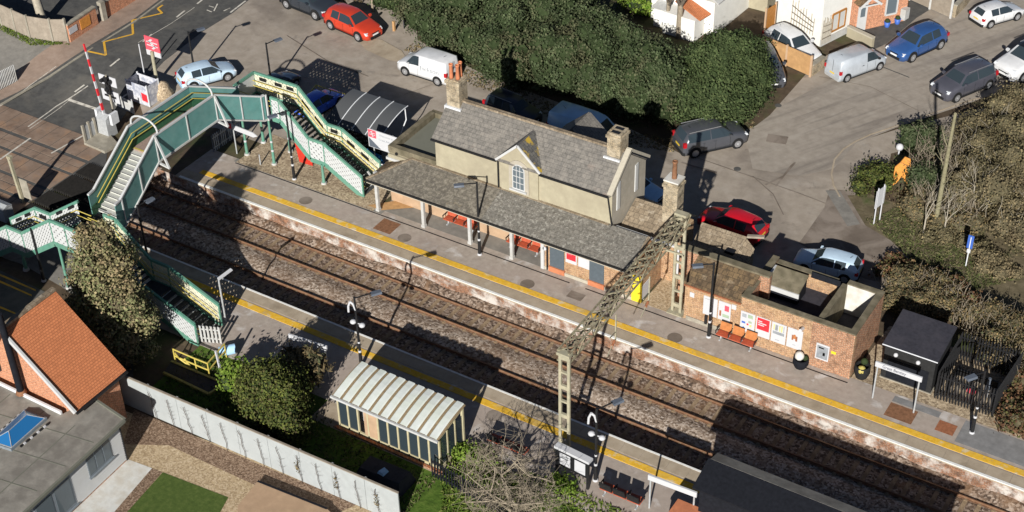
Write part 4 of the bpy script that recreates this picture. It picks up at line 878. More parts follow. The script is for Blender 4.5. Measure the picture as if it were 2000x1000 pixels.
# ---------------------------------------------------------------- footbridge
def cx(y): return -56.7+(.18*(-3.6-y) if y < -3.6 else .27*(y-1.5) if y > 1.5 else 0)
def footbridge():
    t = thing('footbridge', 'green and white station footbridge with lattice stairs over both tracks', 'footbridge', (-56.5, -1, 0))
    HW = .98
    prof = [(-8.0, 3.25), (-7.5, 3.25), (-3.6, 5.0), (1.5, 5.0), (4.5, 3.55), (4.7, 3.55)]
    def side(s):
        # solid steel parapet with kinked profile
        b = MB(); r = MB(); lo = MB()
        for (ya, za), (yb, zb) in zip(prof, prof[1:]):
            xa, xb = cx(ya)+s*HW, cx(yb)+s*HW
            b.hexa([(xa-.025,ya,za-.28),(xa+.025,ya,za-.28),(xb+.025,yb,zb-.28),(xb-.025,yb,zb-.28),(xa-.025,ya,za+1.36),(xa+.025,ya,za+1.36),(xb+.025,yb,zb+1.36),(xb-.025,yb,zb+1.36)])
            r.bar((xa,ya,za+1.40),(xb,yb,zb+1.40),.13,.10); lo.bar((xa+s*.05,ya,za-.28),(xb+s*.05,yb,zb-.28),.12,.09)
        b.build('parapet', 'teal', t); r.build('parapet_rail', 'white_paint', t); lo.build('bottom_flange', 'white_dirty', t)
        for y, z in ((-7.4,3.3),(-5.5,4.15),(-3.6,5.0),(-1.0,5.0),(1.45,5.0),(3.1,4.22),(4.45,3.55)):
            x = cx(y)+s*(HW+.05); MB().bar((x,y,z-.3),(x,y,z+1.36),.07,.05).build('stiffener', 'white_dirty' if y in (-5.5,-1.0) else 'white_paint', t)
        for off, hh in ((.12, 1.0), (.12, .62)):
            pts = [(cx(y)+s*(HW-off-.08), y, z+hh) for y, z in prof[1:-1]]
            MB().tube(pts, .028).build('handrail', 'yellow_rail', t)
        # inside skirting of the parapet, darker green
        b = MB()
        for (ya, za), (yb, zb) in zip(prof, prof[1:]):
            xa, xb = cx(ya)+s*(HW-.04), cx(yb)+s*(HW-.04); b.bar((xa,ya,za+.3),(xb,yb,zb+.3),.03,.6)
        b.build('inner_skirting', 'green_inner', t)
        # raking struts
        for y in (-3.6, 1.45):
            x = cx(y)+s*HW; MB().bar((x+s*.05,y,6.38),(x+s*.75,y,4.5),.10,.10).bar((x,y,4.62),(x+s*.8,y,4.5),.12,.09).build('strut', 'white_paint', t)
    side(1); side(-1)
    for y in (-3.3, 1.35):   # hoops over the deck
        x = cx(y); pts = [(x-HW,y,6.35)]+[(x-HW*math.cos(a), y, 6.55+.62*math.sin(a)) for a in [math.pi*i/10 for i in range(11)]]+[(x+HW,y,6.35)]
        MB().tube(pts, .06).build('hoop', 'white_paint', t)
    xa, xb = cx(-3.6), cx(1.5)
    MB().hexa([(xa-HW,-3.6,4.85),(xa+HW,-3.6,4.85),(xb+HW,1.5,4.85),(xb-HW,1.5,4.85),(xa-HW,-3.6,5.0),(xa+HW,-3.6,5.0),(xb+HW,1.5,5.0),(xb-HW,1.5,5.0)]).build('deck', 'deck_grit', t)
    def stair(y0, z0, y1, z1, n, name='stair_step'):
        for i in range(n):
            u0, u1 = i/n, (i+1)/n; ya, yb = y0+(y1-y0)*u0, y0+(y1-y0)*u1; z = z0+(z1-z0)*u1
            lo_, hi = min(ya,yb), max(ya,yb); xm = cx((ya+yb)/2)
            st = MB().box(xm-HW+.05, xm+HW-.05, lo_, hi, z-.16, z).build(name, 'tread', t)
            yy = ya if z1 > z0 else ya
            MB().box(xm-HW+.05, xm+HW-.05, min(ya, ya+.06*(1 if yb>ya else -1)), max(ya, ya+.06*(1 if yb>ya else -1)), z-.05, z+.006).build('nosing', 'white_paint', st)
    stair(-7.5, 3.25, -3.6, 5.0-.13, 13); stair(4.5, 3.55, 1.5, 5.0-.16, 8)
    MB().box(cx(-3.6)-.9, cx(-3.6)+.9, -3.62, -3.5, 5.0, 5.008).build('step_edge', 'yellow_rail', t)
    # lattice side flights and landings, along x
    def lattice(pts, y, h, inner, name):
        "pts = [(x, z floor)]; panel between floor and floor+h on the line y"
        pb = MB(); fr = MB()
        for (xa, za), (xb, zb) in zip(pts, pts[1:]):
            fr.bar((xa,y,za+h),(xb,y,zb+h),.12,.16); fr.bar((xa,y,za-.08),(xb,y,zb-.08),.10,.30)
            fr.bar((xa,y,za-.1),(xa,y,za+h),.07,.07)
            L = abs(xb-xa); k = max(2, int(L*3.6))
            for i in range(-int(h*3.6), k):
                for sgn in (1, -1):
                    a0, a1 = i/k*L, i/k*L+h
                    t0 = max(0, -a0/h) if a0 < 0 else 0; t1 = min(1, (L-a0)/h) if a1 > L else 1
                    if t1 <= t0: continue
                    def pt(tt, sgn=sgn, a0=a0):
                        u = (a0+tt*h)/L; v = tt if sgn > 0 else 1-tt
                        return (xa+(xb-xa)*u, y+.012*sgn, za+(zb-za)*u+v*h)
                    e_ = Vector(pt(1))-Vector(pt(0)); st_ = Vector((xb-xa, 0, zb-za))/k
                    perp = abs(st_.x*e_.z-st_.z*e_.x)/e_.length
                    pb.bar(pt(t0), pt(t1), perp*.70, .012, up=(0,1,0))
        fr.bar((pts[-1][0],y,pts[-1][1]-.1),(pts[-1][0],y,pts[-1][1]+h),.08,.08)
        f = fr.build(name, 'green_paint', t); pb.build('lattice', inner, f)
    def flight(xs, ys, n1, n2, sgn):
        (xa, za), (xb, zb), (xc, zc), (xd, zd), (xe, ze) = xs   # landing start, stair top, mid landing, its end, foot
        ya, yb = ys
        for (u0, w0, u1, w1, n) in ((xb, zb, xc, zc, n1), (xd, zd, xe, ze, n2)):
            for i in range(n):
                p0, p1 = u0+(u1-u0)*i/n, u0+(u1-u0)*(i+1)/n; z = w0+(w1-w0)*(i+1)/n+.02
                st = MB().box(min(p0,p1), max(p0,p1), ya+.06, yb-.06, z-.05, z).build('stair_step', 'tread_dark', t)
                q = p0; MB().box(min(q, q+.05*sgn), max(q, q+.05*sgn), ya+.08, yb-.08, z-.02, z+.007).build('nosing', 'lead', st)
        MB().box(min(xa,xb), max(xa,xb), ya, yb, za-.12, za).build('landing', 'tread_dark', t); MB().box(min(xc,xd), max(xc,xd), ya, yb, zc-.12, zc).build('landing', 'tread_dark', t)
        for y in (ya+.16, yb-.16):
            for hh in (.95, .6): MB().tube([(x, y, z+hh) for x, z in xs], .026).build('handrail', 'yellow_rail', t)
    # far (car park) side
    F = [(-57.1,3.55),(-53.75,3.55),(-51.75,1.5),(-50.65,1.5),(-47.95,.0)]
    flight(F, (4.72, 6.45), 10, 8, 1)
    lattice([(-54.35,3.55)]+F[1:], 4.68, 1.4, 'lattice_white', 'stair_side'); lattice(F, 6.50, 1.4, 'lattice_cream', 'stair_side')
    b = MB(); y = 4.7
    # end wall of the landing
    MB().bar((-57.1,4.6,4.95),(-57.1,6.5,4.95),.12,.16).build('landing_rail', 'green_paint', t); e = MB().bar((-57.1,4.6,3.5),(-57.1,6.5,3.5),.1,.3).build('landing_side', 'green_paint', t)
    MB().box(-57.13, -57.08, 4.7, 6.45, 3.6, 4.9).build('lattice', 'lattice_white', e)
    MB().bar((-54.72,4.72,3.2),(-54.72,4.72,5.0),.09,.09).build('corner_post', 'white_paint', t)
    # near side
    N = [(-55.95,3.2),(-54.1,3.2),(-51.9,1.3),(-50.7,1.3),(-47.4,.0)]
    flight(N, (-10.75, -8.95), 9, 8, 1)
    lattice([(-54.9,3.2)]+N[1:], -8.9, 1.4, 'lattice_cream', 'stair_side'); lattice(N, -10.8, 1.4, 'lattice_white', 'stair_side')
    N2 = [(-55.9,3.2),(-57.0,3.2),(-59.6,1.4),(-60.8,1.4),(-63.2,-.2)]
    flight(N2, (-10.75, -8.75), 9, 8, -1)
    lattice([(-55.9,3.2)]+N2[1:], -10.82, 1.45, 'lattice_white', 'stair_side'); lattice([(-57.0,3.2)]+N2[1:], -8.7, 1.4, 'lattice_white', 'stair_side')
    MB().box(-56.9, -55.0, -10.8, -7.6, 3.05, 3.18).build('landing', 'tread_dark', t)
    # columns with white bands and pale feet
    for (x, y, h) in ((-54.8,4.75,3.4),(-56.95,4.75,3.4),(-56.95,6.35,3.4),(-54.8,6.35,3.4),(-50.85,4.6,1.4),(-51.5,6.35,1.4),(-56.9,-8.9,3.0),(-55.0,-8.9,3.0),(-56.9,-10.7,3.0),(-55.0,-10.7,3.0),(-60.2,-10.7,1.2),(-51.2,-10.7,1.2),(-51.2,-9.0,1.2)):
        c = MB().rev([(.10,0),(.10,.5),(.085,.8),(.07,h)], (x,y,0)).build('column', 'green_paint', t)
        MB().cyl((x,y,-.02),(x,y,.12),.19,.16,12).build('column_foot', 'white_dirty', c)
        if h > 3: MB().cyl((x,y,.95),(x,y,1.08),.092,n=12).cyl((x,y,1.6),(x,y,1.72),.088,n=12).build('band', 'sign_white', c)
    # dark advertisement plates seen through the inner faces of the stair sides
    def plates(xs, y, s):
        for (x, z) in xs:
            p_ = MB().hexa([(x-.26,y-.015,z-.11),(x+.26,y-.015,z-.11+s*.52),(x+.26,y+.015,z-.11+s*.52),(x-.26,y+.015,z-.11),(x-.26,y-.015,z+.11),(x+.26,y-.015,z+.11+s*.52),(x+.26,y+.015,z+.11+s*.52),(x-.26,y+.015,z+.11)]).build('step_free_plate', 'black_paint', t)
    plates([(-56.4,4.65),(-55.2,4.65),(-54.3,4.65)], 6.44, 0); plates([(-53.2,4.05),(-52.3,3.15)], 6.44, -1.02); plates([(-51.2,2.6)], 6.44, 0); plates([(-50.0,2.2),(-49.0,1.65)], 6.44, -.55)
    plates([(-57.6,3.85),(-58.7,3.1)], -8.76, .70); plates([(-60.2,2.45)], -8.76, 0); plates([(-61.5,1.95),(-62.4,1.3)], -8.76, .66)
    return t
footbridge()
# railings at the stair feet
t = thing('guard_railing', 'bright yellow tubular guard railing round the near stair foot', 'railing', G(390, 690))
pts = [G(338,682,.95), G(380,700,.95), G(405,710,.95), G(438,672,.95)]
for dz in (0, -.45): MB().tube([p-Vector((0,0,-dz if False else -dz)) if False else p+Vector((0,0,dz)) for p in pts], .045).build('rail', 'yellow_rail', t)
for p in pts: MB().cyl((p.x,p.y,0),(p.x,p.y,.97),.04).build('post', 'yellow_rail', t)
MB().tube([G(342,690,.9), G(350,700,.5), G(372,716,.15), G(360,700,.6)], .05).build('loop', 'yellow_rail', t)
t = thing('picket_fence', 'white slatted panel at the near stair foot inside the yellow railing', 'fence', G(405, 665))
A, B = G(388,668), G(432,672)
for i in range(7):
    q = A+(B-A)*(i/6); MB().box(q.x-.07, q.x+.07, q.y-.015, q.y+.015, .05, 1.15).build('slat', 'white_dirty', t)
MB().bar(A+Vector((0,.03,.9)), B+Vector((0,.03,.9)), .03, .08).bar(A+Vector((0,.03,.3)), B+Vector((0,.03,.3)), .03, .08).build('rail', 'white_dirty', t)
p = G(436,745); o = MB().bar((p.x,p.y,0),(p.x-.05,p.y-.1,2.1),.09,.09).build('post', 'sign_white'); tag(o, 'leaning white post at the edge of the dark evergreen shrub', 'post')
p = G(445,690); t = thing('blue_drum', 'blue plastic drum lying by the near stair foot', 'drum', p)
MB().cyl((p.x-.2,p.y-.4,.3),(p.x+.35,p.y+.25,.3),.28).build('drum', 'car_sky', t)
# low kerbed bed with dark board beside the tree
t = thing('planter_bed', 'long dark planter bed with yellowish kerb behind the near house', 'planter', G(380,740))
A, B, C_, D = G(335,708), G(440,752), G(408,772), G(320,730)
MB().prism([A[:2],B[:2],C_[:2],D[:2]], 0, .08).build('bed', 'felt_navy', t)
for a, c in ((A,B),(B,C_),(C_,D)): MB().bar(a+Vector((0,0,.06)), c+Vector((0,0,.06)), .12, .14).build('kerb', 'yellow_dull', t)
# yellow cycle barrier in the car park, blue tarpaulin, cycle shelter
t = thing('guard_railing', 'yellow tubular railing round the parked blue car', 'railing', G(625, 190))
pts = [G(588,202,.95), G(617,166,.95), G(645,176,.95), G(675,184,.95)]
for dz in (0,-.42): MB().tube([p+Vector((0,0,dz)) for p in pts], .04).build('rail', 'yellow_rail', t)
for p in pts: MB().cyl((p.x,p.y,0),(p.x,p.y,.97),.035).build('post', 'yellow_rail', t)
t = thing('cycle_shelter', 'curved grey polycarbonate cycle shelter in the car park', 'cycle shelter', (-51.3, 9.7, 0))
x0, x1, y0, y1 = -53.3, -49.1, 8.1, 11.2; n = 8
ys = [y0+(y1-y0)*i/n for i in range(n+1)]; zs = [1.75+.75*math.sin(math.pi*.56*i/n)/1 for i in range(n+1)]
b = MB(); b.add([(x,y,z) for x in (x0,x1) for y,z in zip(ys,zs)]+[(x,y,z-.025) for x in (x0,x1) for y,z in zip(ys,zs)], [(i,n+1+i,n+2+i,i+1) for i in range(n)]+[(2*n+2+i,2*n+3+i,3*n+4+i,3*n+3+i) for i in range(n)], True); b.build('roof', 'bike_plastic', t)
for i in range(1, 5):
    x = x0+(x1-x0)*i/4-.02 if i < 4 else x1; MB().tube([(x,y,z+.02) for y,z in zip(ys,zs)], .032, 6).build('rib', 'lead', t)
for x in (x0+.1, x1-.05): MB().tube([(x,y1-.25,zs[-1]),(x,y1-.2,1.6),(x,y0+1.6,.35),(x,y0+1.6,0)], .04).build('leg', 'lead', t)
MB().bar((x0,y0,1.72),(x1,y0,1.72),.06,.06).build('edge_rail', 'felt_black', t); MB().bar((x0,y1,zs[-1]-.03),(x1,y1,zs[-1]-.03),.05,.05).build('edge_rail', 'felt_black', t)
MB().box(x0+.1, x1-.1, y0+.2, y0+.24, .2, 1.6).build('back_panel', 'felt_black', t)
for i in range(4): MB().tube([(x0+.7+.9*i,9.3,0),(x0+.7+.9*i,9.3,.75),(x0+.7+.9*i,10.2,.75),(x0+.7+.9*i,10.2,0)], .03, 6).build('cycle_hoop', 'lead', t)
def uprightsign(name, label, cat, c, w, h, z, ang, mat='sign_white', posts=True, postmat='galv'):
    t = thing(name, label, cat, (c.x, c.y, gz(c.x,c.y)))
    d = Vector((math.cos(ang), math.sin(ang), 0)); g = gz(c.x, c.y)
    MB().bar(Vector((c.x,c.y,g+z+h/2))-d*w/2, Vector((c.x,c.y,g+z+h/2))+d*w/2, .05, h).build('board', mat, t)
    if posts:
        for s in (-.35, .35): q = Vector((c.x,c.y,g))+d*w*s+Vector((-d.y,d.x,0))*.05; MB().cyl(q, q+Vector((0,0,z+h)), .04).build('post', postmat, t)
    return t, d
c = G(757, 300); t, d = uprightsign('welcome_board', 'white station welcome board with red emblem beside the cream wing', 'sign', Vector((-48.14, 7.2, 0)), 2.13, 1.26, 1.79, 0)
MB().box(-49.17, -48.60, 7.165, 7.175, 2.50, 3.02).build('red_square', 'sign_pink', t)
def arrows(cx_, y, cz, w, h, mat, par, local=False):
    b = MB(); yy = y
    for z in (cz-h*.17, cz+h*.17): b.box(cx_-w/2, cx_+w/2, yy-.004, yy, z-h*.055, z+h*.055)
    for s in (1, -1):
        b.add([(cx_-s*w*.1,yy-.004,cz+s*h*.5),(cx_+s*w*.12,yy-.004,cz+s*h*.5),(cx_-s*w*.18-s*0,yy-.004,cz+s*h*.17),(cx_-s*w*.40,yy-.004,cz+s*h*.17)], [(0,1,2,3) if s<0 else (3,2,1,0)])
    b.add([(cx_-w*.28,yy-.004,cz+h*.16),(cx_-w*.02,yy-.004,cz+h*.16),(cx_+w*.28,yy-.004,cz-h*.16),(cx_+w*.02,yy-.004,cz-h*.16)], [(0,3,2,1)])
    return b.build('emblem', mat, par, local)
arrows(-48.885, 7.164, 2.76, .44, .36, 'sign_white', t)
text('Welcome to', .20, 'ink_grey', t, 'lettering', (-47.85, 7.17, 2.82), (math.pi/2,0,0), local=False); text('Great Bentley', .20, 'ink_grey', t, 'lettering', (-47.85, 7.17, 2.52), (math.pi/2,0,0), local=False)
MB().add([(-49.15,7.168,1.82),(-48.3,7.168,1.82),(-49.15,7.168,2.45)], [(0,1,2)]).build('stripe', 'lamp_grey', t)
t = thing('railing_panel', 'pale vertical bar railing between the lattice stair and the cream wing', 'railing', (-47.6, 6.6, 0))
for i in range(16): MB().box(-48.6+.15*i, -48.55+.15*i, 6.55, 6.58, .05, 1.2).build('bar', 'lead', t)
MB().bar((-48.7,6.6,1.22),(-46.3,6.6,1.22),.05,.06).bar((-48.7,6.6,.12),(-46.3,6.6,.12),.05,.06).build('rail', 'lead', t)
t = thing('tarpaulin', 'bright blue sheet beside the lattice stair top rail', 'sheet', (-49.6, 7.6, 0))
A = Vector((-50.5,7.6,0)); MB().hexa([(-50.6,7.5,0),(-48.9,7.4,0),(-48.8,8.1,0),(-50.5,8.2,0),(-50.5,7.6,.8),(-49.1,7.5,.65),(-49.0,8.0,.7),(-50.4,8.1,.85)]).build('sheet', 'blue_sheet', t)
# grey fence panels below the deck
t = thing('picket_fence', 'blue grey picket fence panel under the bridge deck', 'fence', G(440, 290))
A, B = G(418,298), G(470,262)
for i in range(16): q = A+(B-A)*(i/15); MB().box(q.x-.03, q.x+.03, q.y-.02, q.y+.02, .05, 1.25).build('picket', 'lamp_grey' if i%4==0 else 'galv', t)
MB().bar(A+Vector((0,.04,1.0)), B+Vector((0,.04,1.0)), .03, .08).bar(A+Vector((0,.04,.3)), B+Vector((0,.04,.3)), .03, .08).build('rail', 'galv', t)
# ---------------------------------------------------------------- overhead line portal
def portal():
    t = thing('overhead_line_portal', 'lichen stained lattice steel portal frame spanning both tracks', 'portal frame', (-26.9, -2, 0))
    def mast(x, y, h, name):
        b = MB()
        for sx in (-.23, .23): b.bar((x+sx,y,0),(x+sx,y,h),.11,.14); 
        for i in range(7):
            z = .5+(h-.8)*i/6; b.bar((x-.23,y,z),(x+.23,y,z),.13,.22 if i%2==0 else .1)
        b.box(x-.45, x+.45, y-.3, y+.3, -.05, .06)
        b.box(x-.34, x+.34, y-.18, y+.18, h-.12, h+.03)
        return b.build(name, 'lichen_metal', t)
    mast(-26.85, -7.8, 6.2, 'mast'); mast(-27.0, 4.35, 6.5, 'mast')
    z0, z1, ya, yb = 5.65, 6.25, -7.85, 4.6
    b = MB(); c = MB()
    for sx in (-.3, .3):
        for z in (z0, z1): b.bar((-26.9+sx,ya,z),(-26.95+sx,yb,z+.15),.07,.07)
    n = 16
    for i in range(n):
        u0, u1 = ya+(yb-ya)*i/n, ya+(yb-ya)*(i+1)/n; k = .15*i/n
        for sx in (-.3, .3): c.bar((-26.9+sx,u0,z0+k if i%2 else z1+k),(-26.9+sx,u1,z1+k if i%2 else z0+k),.05,.05)
        for z in (z0, z1): c.bar((-27.2,u0,z+k),(-26.6,u1,z+k),.06,.04); c.bar((-26.6,u0,z+k),(-27.2,u1,z+k+.01),.06,.04)
    b.build('chord', 'lichen_dark', t); c.build('lacing', 'lichen_dark', t)
    if 0: MB().hexa([(-27.18,ya,z1-.03),(-26.62,ya,z1-.03),(-26.67,yb,z1+.12),(-27.23,yb,z1+.12),(-27.18,ya,z1+.0),(-26.62,ya,z1+.0),(-26.67,yb,z1+.15),(-27.23,yb,z1+.15)]).build('top_plate', 'lichen_dark', t)
    # hanging droppers and insulator arms over each track
    for y in (-4.2, -.75):
        b = MB(); b.bar((-26.45,y+.6,z0),(-26.45,y+.6,4.1),.06,.06); b.bar((-26.45,y+.6,4.2),(-26.3,y-.5,3.9),.04,.04); b.bar((-26.45,y+.6,4.6),(-26.3,y-.3,4.9),.04,.04); d = b.build('registration_arm', 'lichen_metal', t)
        MB().cyl((-26.42,y+.45,4.17),(-26.38,y+.15,4.08),.07).build('insulator', 'poster_brown', d)
    b = MB(); b.bar((-26.6,1.9,5.9),(-25.6,1.9,5.95),.09,.09); b.bar((-25.6,1.9,6.3),(-25.6,1.9,3.6),.09,.09); b.build('drop_arm', 'lichen_metal', t)
    for y in (-4.2,-.75):
        pass
portal()
# ---------------------------------------------------------------- crossing furniture
p = GT(212, 262); g = p.z
t = thing('crossing_barrier', 'raised red and white level crossing barrier with grey machine box', 'level crossing barrier', p)
MB().hexa([(-.45,-.4,0),(.45,-.4,0),(.45,.4,0),(-.45,.4,0),(-.40,-.36,1.35),(.40,-.36,1.35),(.40,.36,1.35),(-.40,.36,1.35)]).add([(-.42,-.38,1.35),(.42,-.38,1.35),(.42,.38,1.35),(-.42,.38,1.35),(-.42,0,1.6),(.42,0,1.6)], [(0,1,5,4),(2,3,4,5),(1,2,5),(3,0,4)]).build('machine_box', 'galv', t, True)
top = AX(164, 100, p.x-.3)-p; base = Vector((0,.0,1.3)); top = Vector((-.35, -.15, 6.6))
L = (top-base)
for i in range(10):
    a, c = base+L*(i/10), base+L*((i+1)/10); MB().bar(a, c, .16-.008*i, .10).build('boom', 'sign_white' if i%2 == 0 else 'sign_red', t, True)
MB().box(-.75,-.55,-.1,.5,.9,1.7).box(.5,.7,-.1,.5,.9,1.7).bar((-.65,.1,1.3),(.6,.1,1.3),.1,.1).build('counterweight', 'lead', t, True)
p = GT(224, 232); t = thing('crossing_signal', 'level crossing road signal with white backing boards and dark lamps', 'crossing signal', p)
MB().cyl((0,0,0),(0,0,3.3),.07).build('post', 'concrete', t, True)
for s in (-1, 1):
    bd = MB().box(s*.45-.30, s*.45+.30, .05, .09, 1.3, 2.1).build('backboard', 'sign_white', t, True); MB().box(s*.45-.30, s*.45+.30, .05, .09, 2.5, 3.2).build('backboard', 'sign_white', t, True)
    MB().cyl((s*.3,.05,2.9),(s*.3,-.25,2.9),.14).build('lamp', 'black_paint', t, True)
MB().cyl((0,.05,2.3),(0,-.25,2.3),.14).box(-.16,.16,-.1,.12,1.9,3.2).build('lamp_housing', 'black_paint', t, True)
MB().box(-.5,.5,.02,.05,1.62,1.76).build('dark_bar', 'black_paint', t, True)
p = GT(308, 165); t = thing('railway_emblem_sign', 'red and white railway emblem sign on a stout pale post by the road', 'sign', p)
MB().cyl((0,0,0),(0,0,2.5),.13,.11,8).build('post', 'lichen_metal', t, True)
ang = math.radians(8)
MB().box(-.62,.62,.14,.20,2.45,3.5).build('panel', 'sign_pink', t, True); MB().box(-.62,.62,.13,.205,2.08,2.47).build('station_strip', 'sign_white', t, True)
arrows(0, .139, 2.98, .95, .72, 'sign_white', t, True)
p = GT(322, 188); t = thing('rubble_mound', 'rough pale rubble buttress at the foot of the railway emblem sign', 'rubble', p)
MB().rev([(.62,-.1),(.60,.35),(.42,.6),(.36,.95),(.18,1.1),(0,1.15)], (p.x,p.y,p.z), 7).build('rubble', 'gravel', t)
p = GT(284, 155); t = thing('thin_post', 'thin white post left of the railway emblem sign', 'post', p)
MB().cyl((0,0,0),(0,0,2.7),.045,.04).build('post', 'sign_white', t, True)
p = GT(283, 195); t = thing('mesh_enclosure', 'pale mesh enclosure with red notice beside the bridge deck', 'enclosure', p)
b = MB()
for (x0_,y0_,x1_,y1_) in ((-.9,-.5,.9,-.5),(.9,-.5,.9,.6),(.9,.6,-.9,.6),(-.9,.6,-.9,-.5)): b.bar((x0_,y0_,.75),(x1_,y1_,.75),.03,1.5)
b.build('mesh', 'clear_mesh', t, True)
for (x_,y_) in ((-.9,-.5),(.9,-.5),(.9,.6),(-.9,.6)): MB().box(x_-.04,x_+.04,y_-.04,y_+.04,0,1.6).build('post', 'lead', t, True)
MB().add([(.35,-.53,.35),(.85,-.53,.3),(.85,-.53,.85),(.35,-.53,.95)], [(0,1,2,3)]).build('red_notice', 'sign_red', t, True)
MB().box(-.8,.25,-.535,-.52,.2,.5).build('notice', 'sign_white', t, True)
p = GT(243, 215); t = thing('barrier_skirt', 'white boarded screen between barrier box and bridge deck', 'screen', p)
A, B = GT(226,205), GT(262,222); MB().bar(A+Vector((0,0,.45)), B+Vector((0,0,.45)), .05, .9).build('panel', 'white_dirty', t)
for q in (A,B): MB().cyl(q, q+Vector((0,0,1.1)), .05).build('post', 'galv', t)
t = thing('picket_fence', 'pale concrete post and grey panel fence by the crossing kerb', 'fence', GT(175, 270))
A, B = GT(168,280), GT(200,258)
for i in range(4): q = A+(B-A)*(i/3); MB().box(q.x-.07,q.x+.07,q.y-.07,q.y+.07,q.z,q.z+1.35).build('post', 'concrete', t)
MB().bar(A+Vector((0,.06,.65)), B+Vector((0,.06,.65)), .05, 1.1).build('panel', 'galv', t)
struct(MB().prism([GT(165,283)[:2],GT(205,300)[:2],GT(232,285)[:2],GT(205,255)[:2]], -1.1, -.72).build('kerb_island', 'concrete'))
t = thing('picket_fence', 'white picket fence panel at the left edge beyond the pavement', 'fence', GT(15, 165))
A, B = GT(-30,190), GT(33,158)
for i in range(22): q = A+(B-A)*(i/21); MB().box(q.x-.05,q.x+.05,q.y-.015,q.y+.015,q.z,q.z+1.25).build('picket', 'white_dirty', t)
MB().bar(A+Vector((0,.05,.95)),B+Vector((0,.05,.95)),.03,.1).bar(A+Vector((0,.05,.3)),B+Vector((0,.05,.3)),.03,.1).build('rail', 'white_dirty', t)
p = GT(45, 395); t = thing('crossing_signal', 'lichen covered concrete post with pale sign back beside the crossing', 'crossing signal', p)
MB().bar((0,0,0),(-.12,-.1,3.3),.17,.17).box(-.28,.05,-.16,.06,3.2,3.36).build('post', 'lichen_metal', t, True)
MB().hexa([(-.15,.1,.35),(.75,.1,.35),(.75,.14,.35),(-.15,.14,.35),(-.25,.1,1.7),(.65,.1,1.7),(.65,.14,1.7),(-.25,.14,1.7)]).build('sign_back', 'concrete', t, True)
p = GT(8, 425); t = thing('control_cabinet', 'pale grey metal control cabinet beside the white bridge stair', 'cabinet', p)
MB().box(-.6,.55,-.35,.35,0,.95).add([(-.63,-.38,.95),(.58,-.38,.95),(.58,.38,.95),(-.63,.38,.95),(-.63,0,1.1),(.58,0,1.1)],[(0,1,5,4),(2,3,4,5),(1,2,5),(3,0,4)]).build('cabinet', 'galv', t, True)
MB().box(-.05,-.04,-.36,-.352,.05,.9).build('door_gap', 'felt_black', t, True)
# boundary fences and walls at the top left
def panelfence(pts, h, name, label, mat, post, cat='fence', group=None, step=2.0):
    P = [GT(*p) for p in pts]; t = thing(name, label, cat, P[0], group)
    for a, c in zip(P, P[1:]):
        L = (c-a).length; n = max(1, round(L/step))
        for i in range(n):
            q0, q1 = a+(c-a)*(i/n), a+(c-a)*((i+1)/n); MB().bar(q0+Vector((0,0,h/2+.05)), q1+Vector((0,0,h/2+.05)), .05, h-.05).build('panel', mat, t)
    for p_ in [a+(c-a)*(i/max(1, round((c-a).length/step))) for a, c in zip(P, P[1:]) for i in range(max(1, round((c-a).length/step)))]+[P[-1]]:
        MB().box(p_.x-.07,p_.x+.07,p_.y-.07,p_.y+.07,p_.z,p_.z+h+.1).build('post', post, t)
    return t
panelfence([(-60,20),(5,50),(60,75),(105,82),(134,82)], 1.75, 'panel_fence', 'curved grey boarded fence with concrete posts above the pavement corner', 'timber_grey', 'concrete')
def bwall(pts, h, label, mat='brick_house', cap='concrete'):
    P = [GT(*p) for p in pts]; t = thing('brick_wall', label, 'wall', P[0])
    for a, c in zip(P, P[1:]): MB().bar(a+Vector((0,0,h/2)), c+Vector((0,0,h/2)), .24, h).build('wall', mat, t); MB().bar(a+Vector((0,0,h+.05)), c+Vector((0,0,h+.05)), .32, .1).build('coping', cap, t)
    return t, P
t, P = bwall([(136,82),(190,46)], 1.3, 'red brick garden wall with orange sign facing the crossing road')
d = (P[1]-P[0]).normalized(); n = Vector((d.y,-d.x,0)); n = n if n.x > 0 else -n
A = P[0]+d*1.0+n*.14
q = P[0]+(P[1]-P[0])*.58+n*.14; MB().bar(q-d*.5+Vector((0,0,.75)), q+d*.5+Vector((0,0,.75)), .03, .75).build('orange_sign', 'orange_sheet', t)
q = P[0]+(P[1]-P[0])*.15+n*.14; MB().bar(q-d*.4+Vector((0,0,.8)), q+d*.4+Vector((0,0,.8)), .03, .45).build('white_sign', 'sign_white', t)
bwall([(207,34),(285,-14),(330,-45)], 1.2, 'red brick garden wall running off along the crossing road')
p = GT(203,38); o = MB().box(p.x-.2,p.x+.2,p.y-.2,p.y+.2,p.z,p.z+1.45).build('gate_pier', 'concrete'); tag(o, 'pale square gate pier between the two brick garden walls', 'gate pier')
# ---------------------------------------------------------------- cabin, compound and planters at the right end
t = thing('equipment_cabin', 'black equipment cabin with two white lamps at the platform end', 'cabin', (-14.4, 5.9, 0))
x0, x1, y0, y1 = -15.75, -13.15, 4.95, 7.45
MB().box(x0, x1, y0, y1, 0, 2.2).build('wall', 'cabin_black', t)
MB().slab([(x0-.12,y0-.15,2.25),(x1+.12,y0-.15,2.25),(x1+.12,y1+.1,2.55),(x0-.12,y1+.1,2.55)], .1).build('roof', 'felt_navy', t)
MB().bar((x0-.12,y0-.17,2.24),(x1+.12,y0-.17,2.24),.03,.05).build('roof_trim', 'lead', t)
for x in (-15.15, -14.0): MB().ball((x,y0-.06,1.75), .12).build('lamp', 'sign_white', t)
MB().box(x0+.25,x1-.25,y0-.02,y0,.1,1.35).build('louvre_door', 'felt_black', t)
MB().box(x0-.05, x1+.05, y0-.05, y1+.05, -.1, .06).build('plinth', 'concrete', t)
t = thing('palisade_compound', 'black steel palisade compound beside the equipment cabin', 'palisade fence', (-11.4, 6.4, 0))
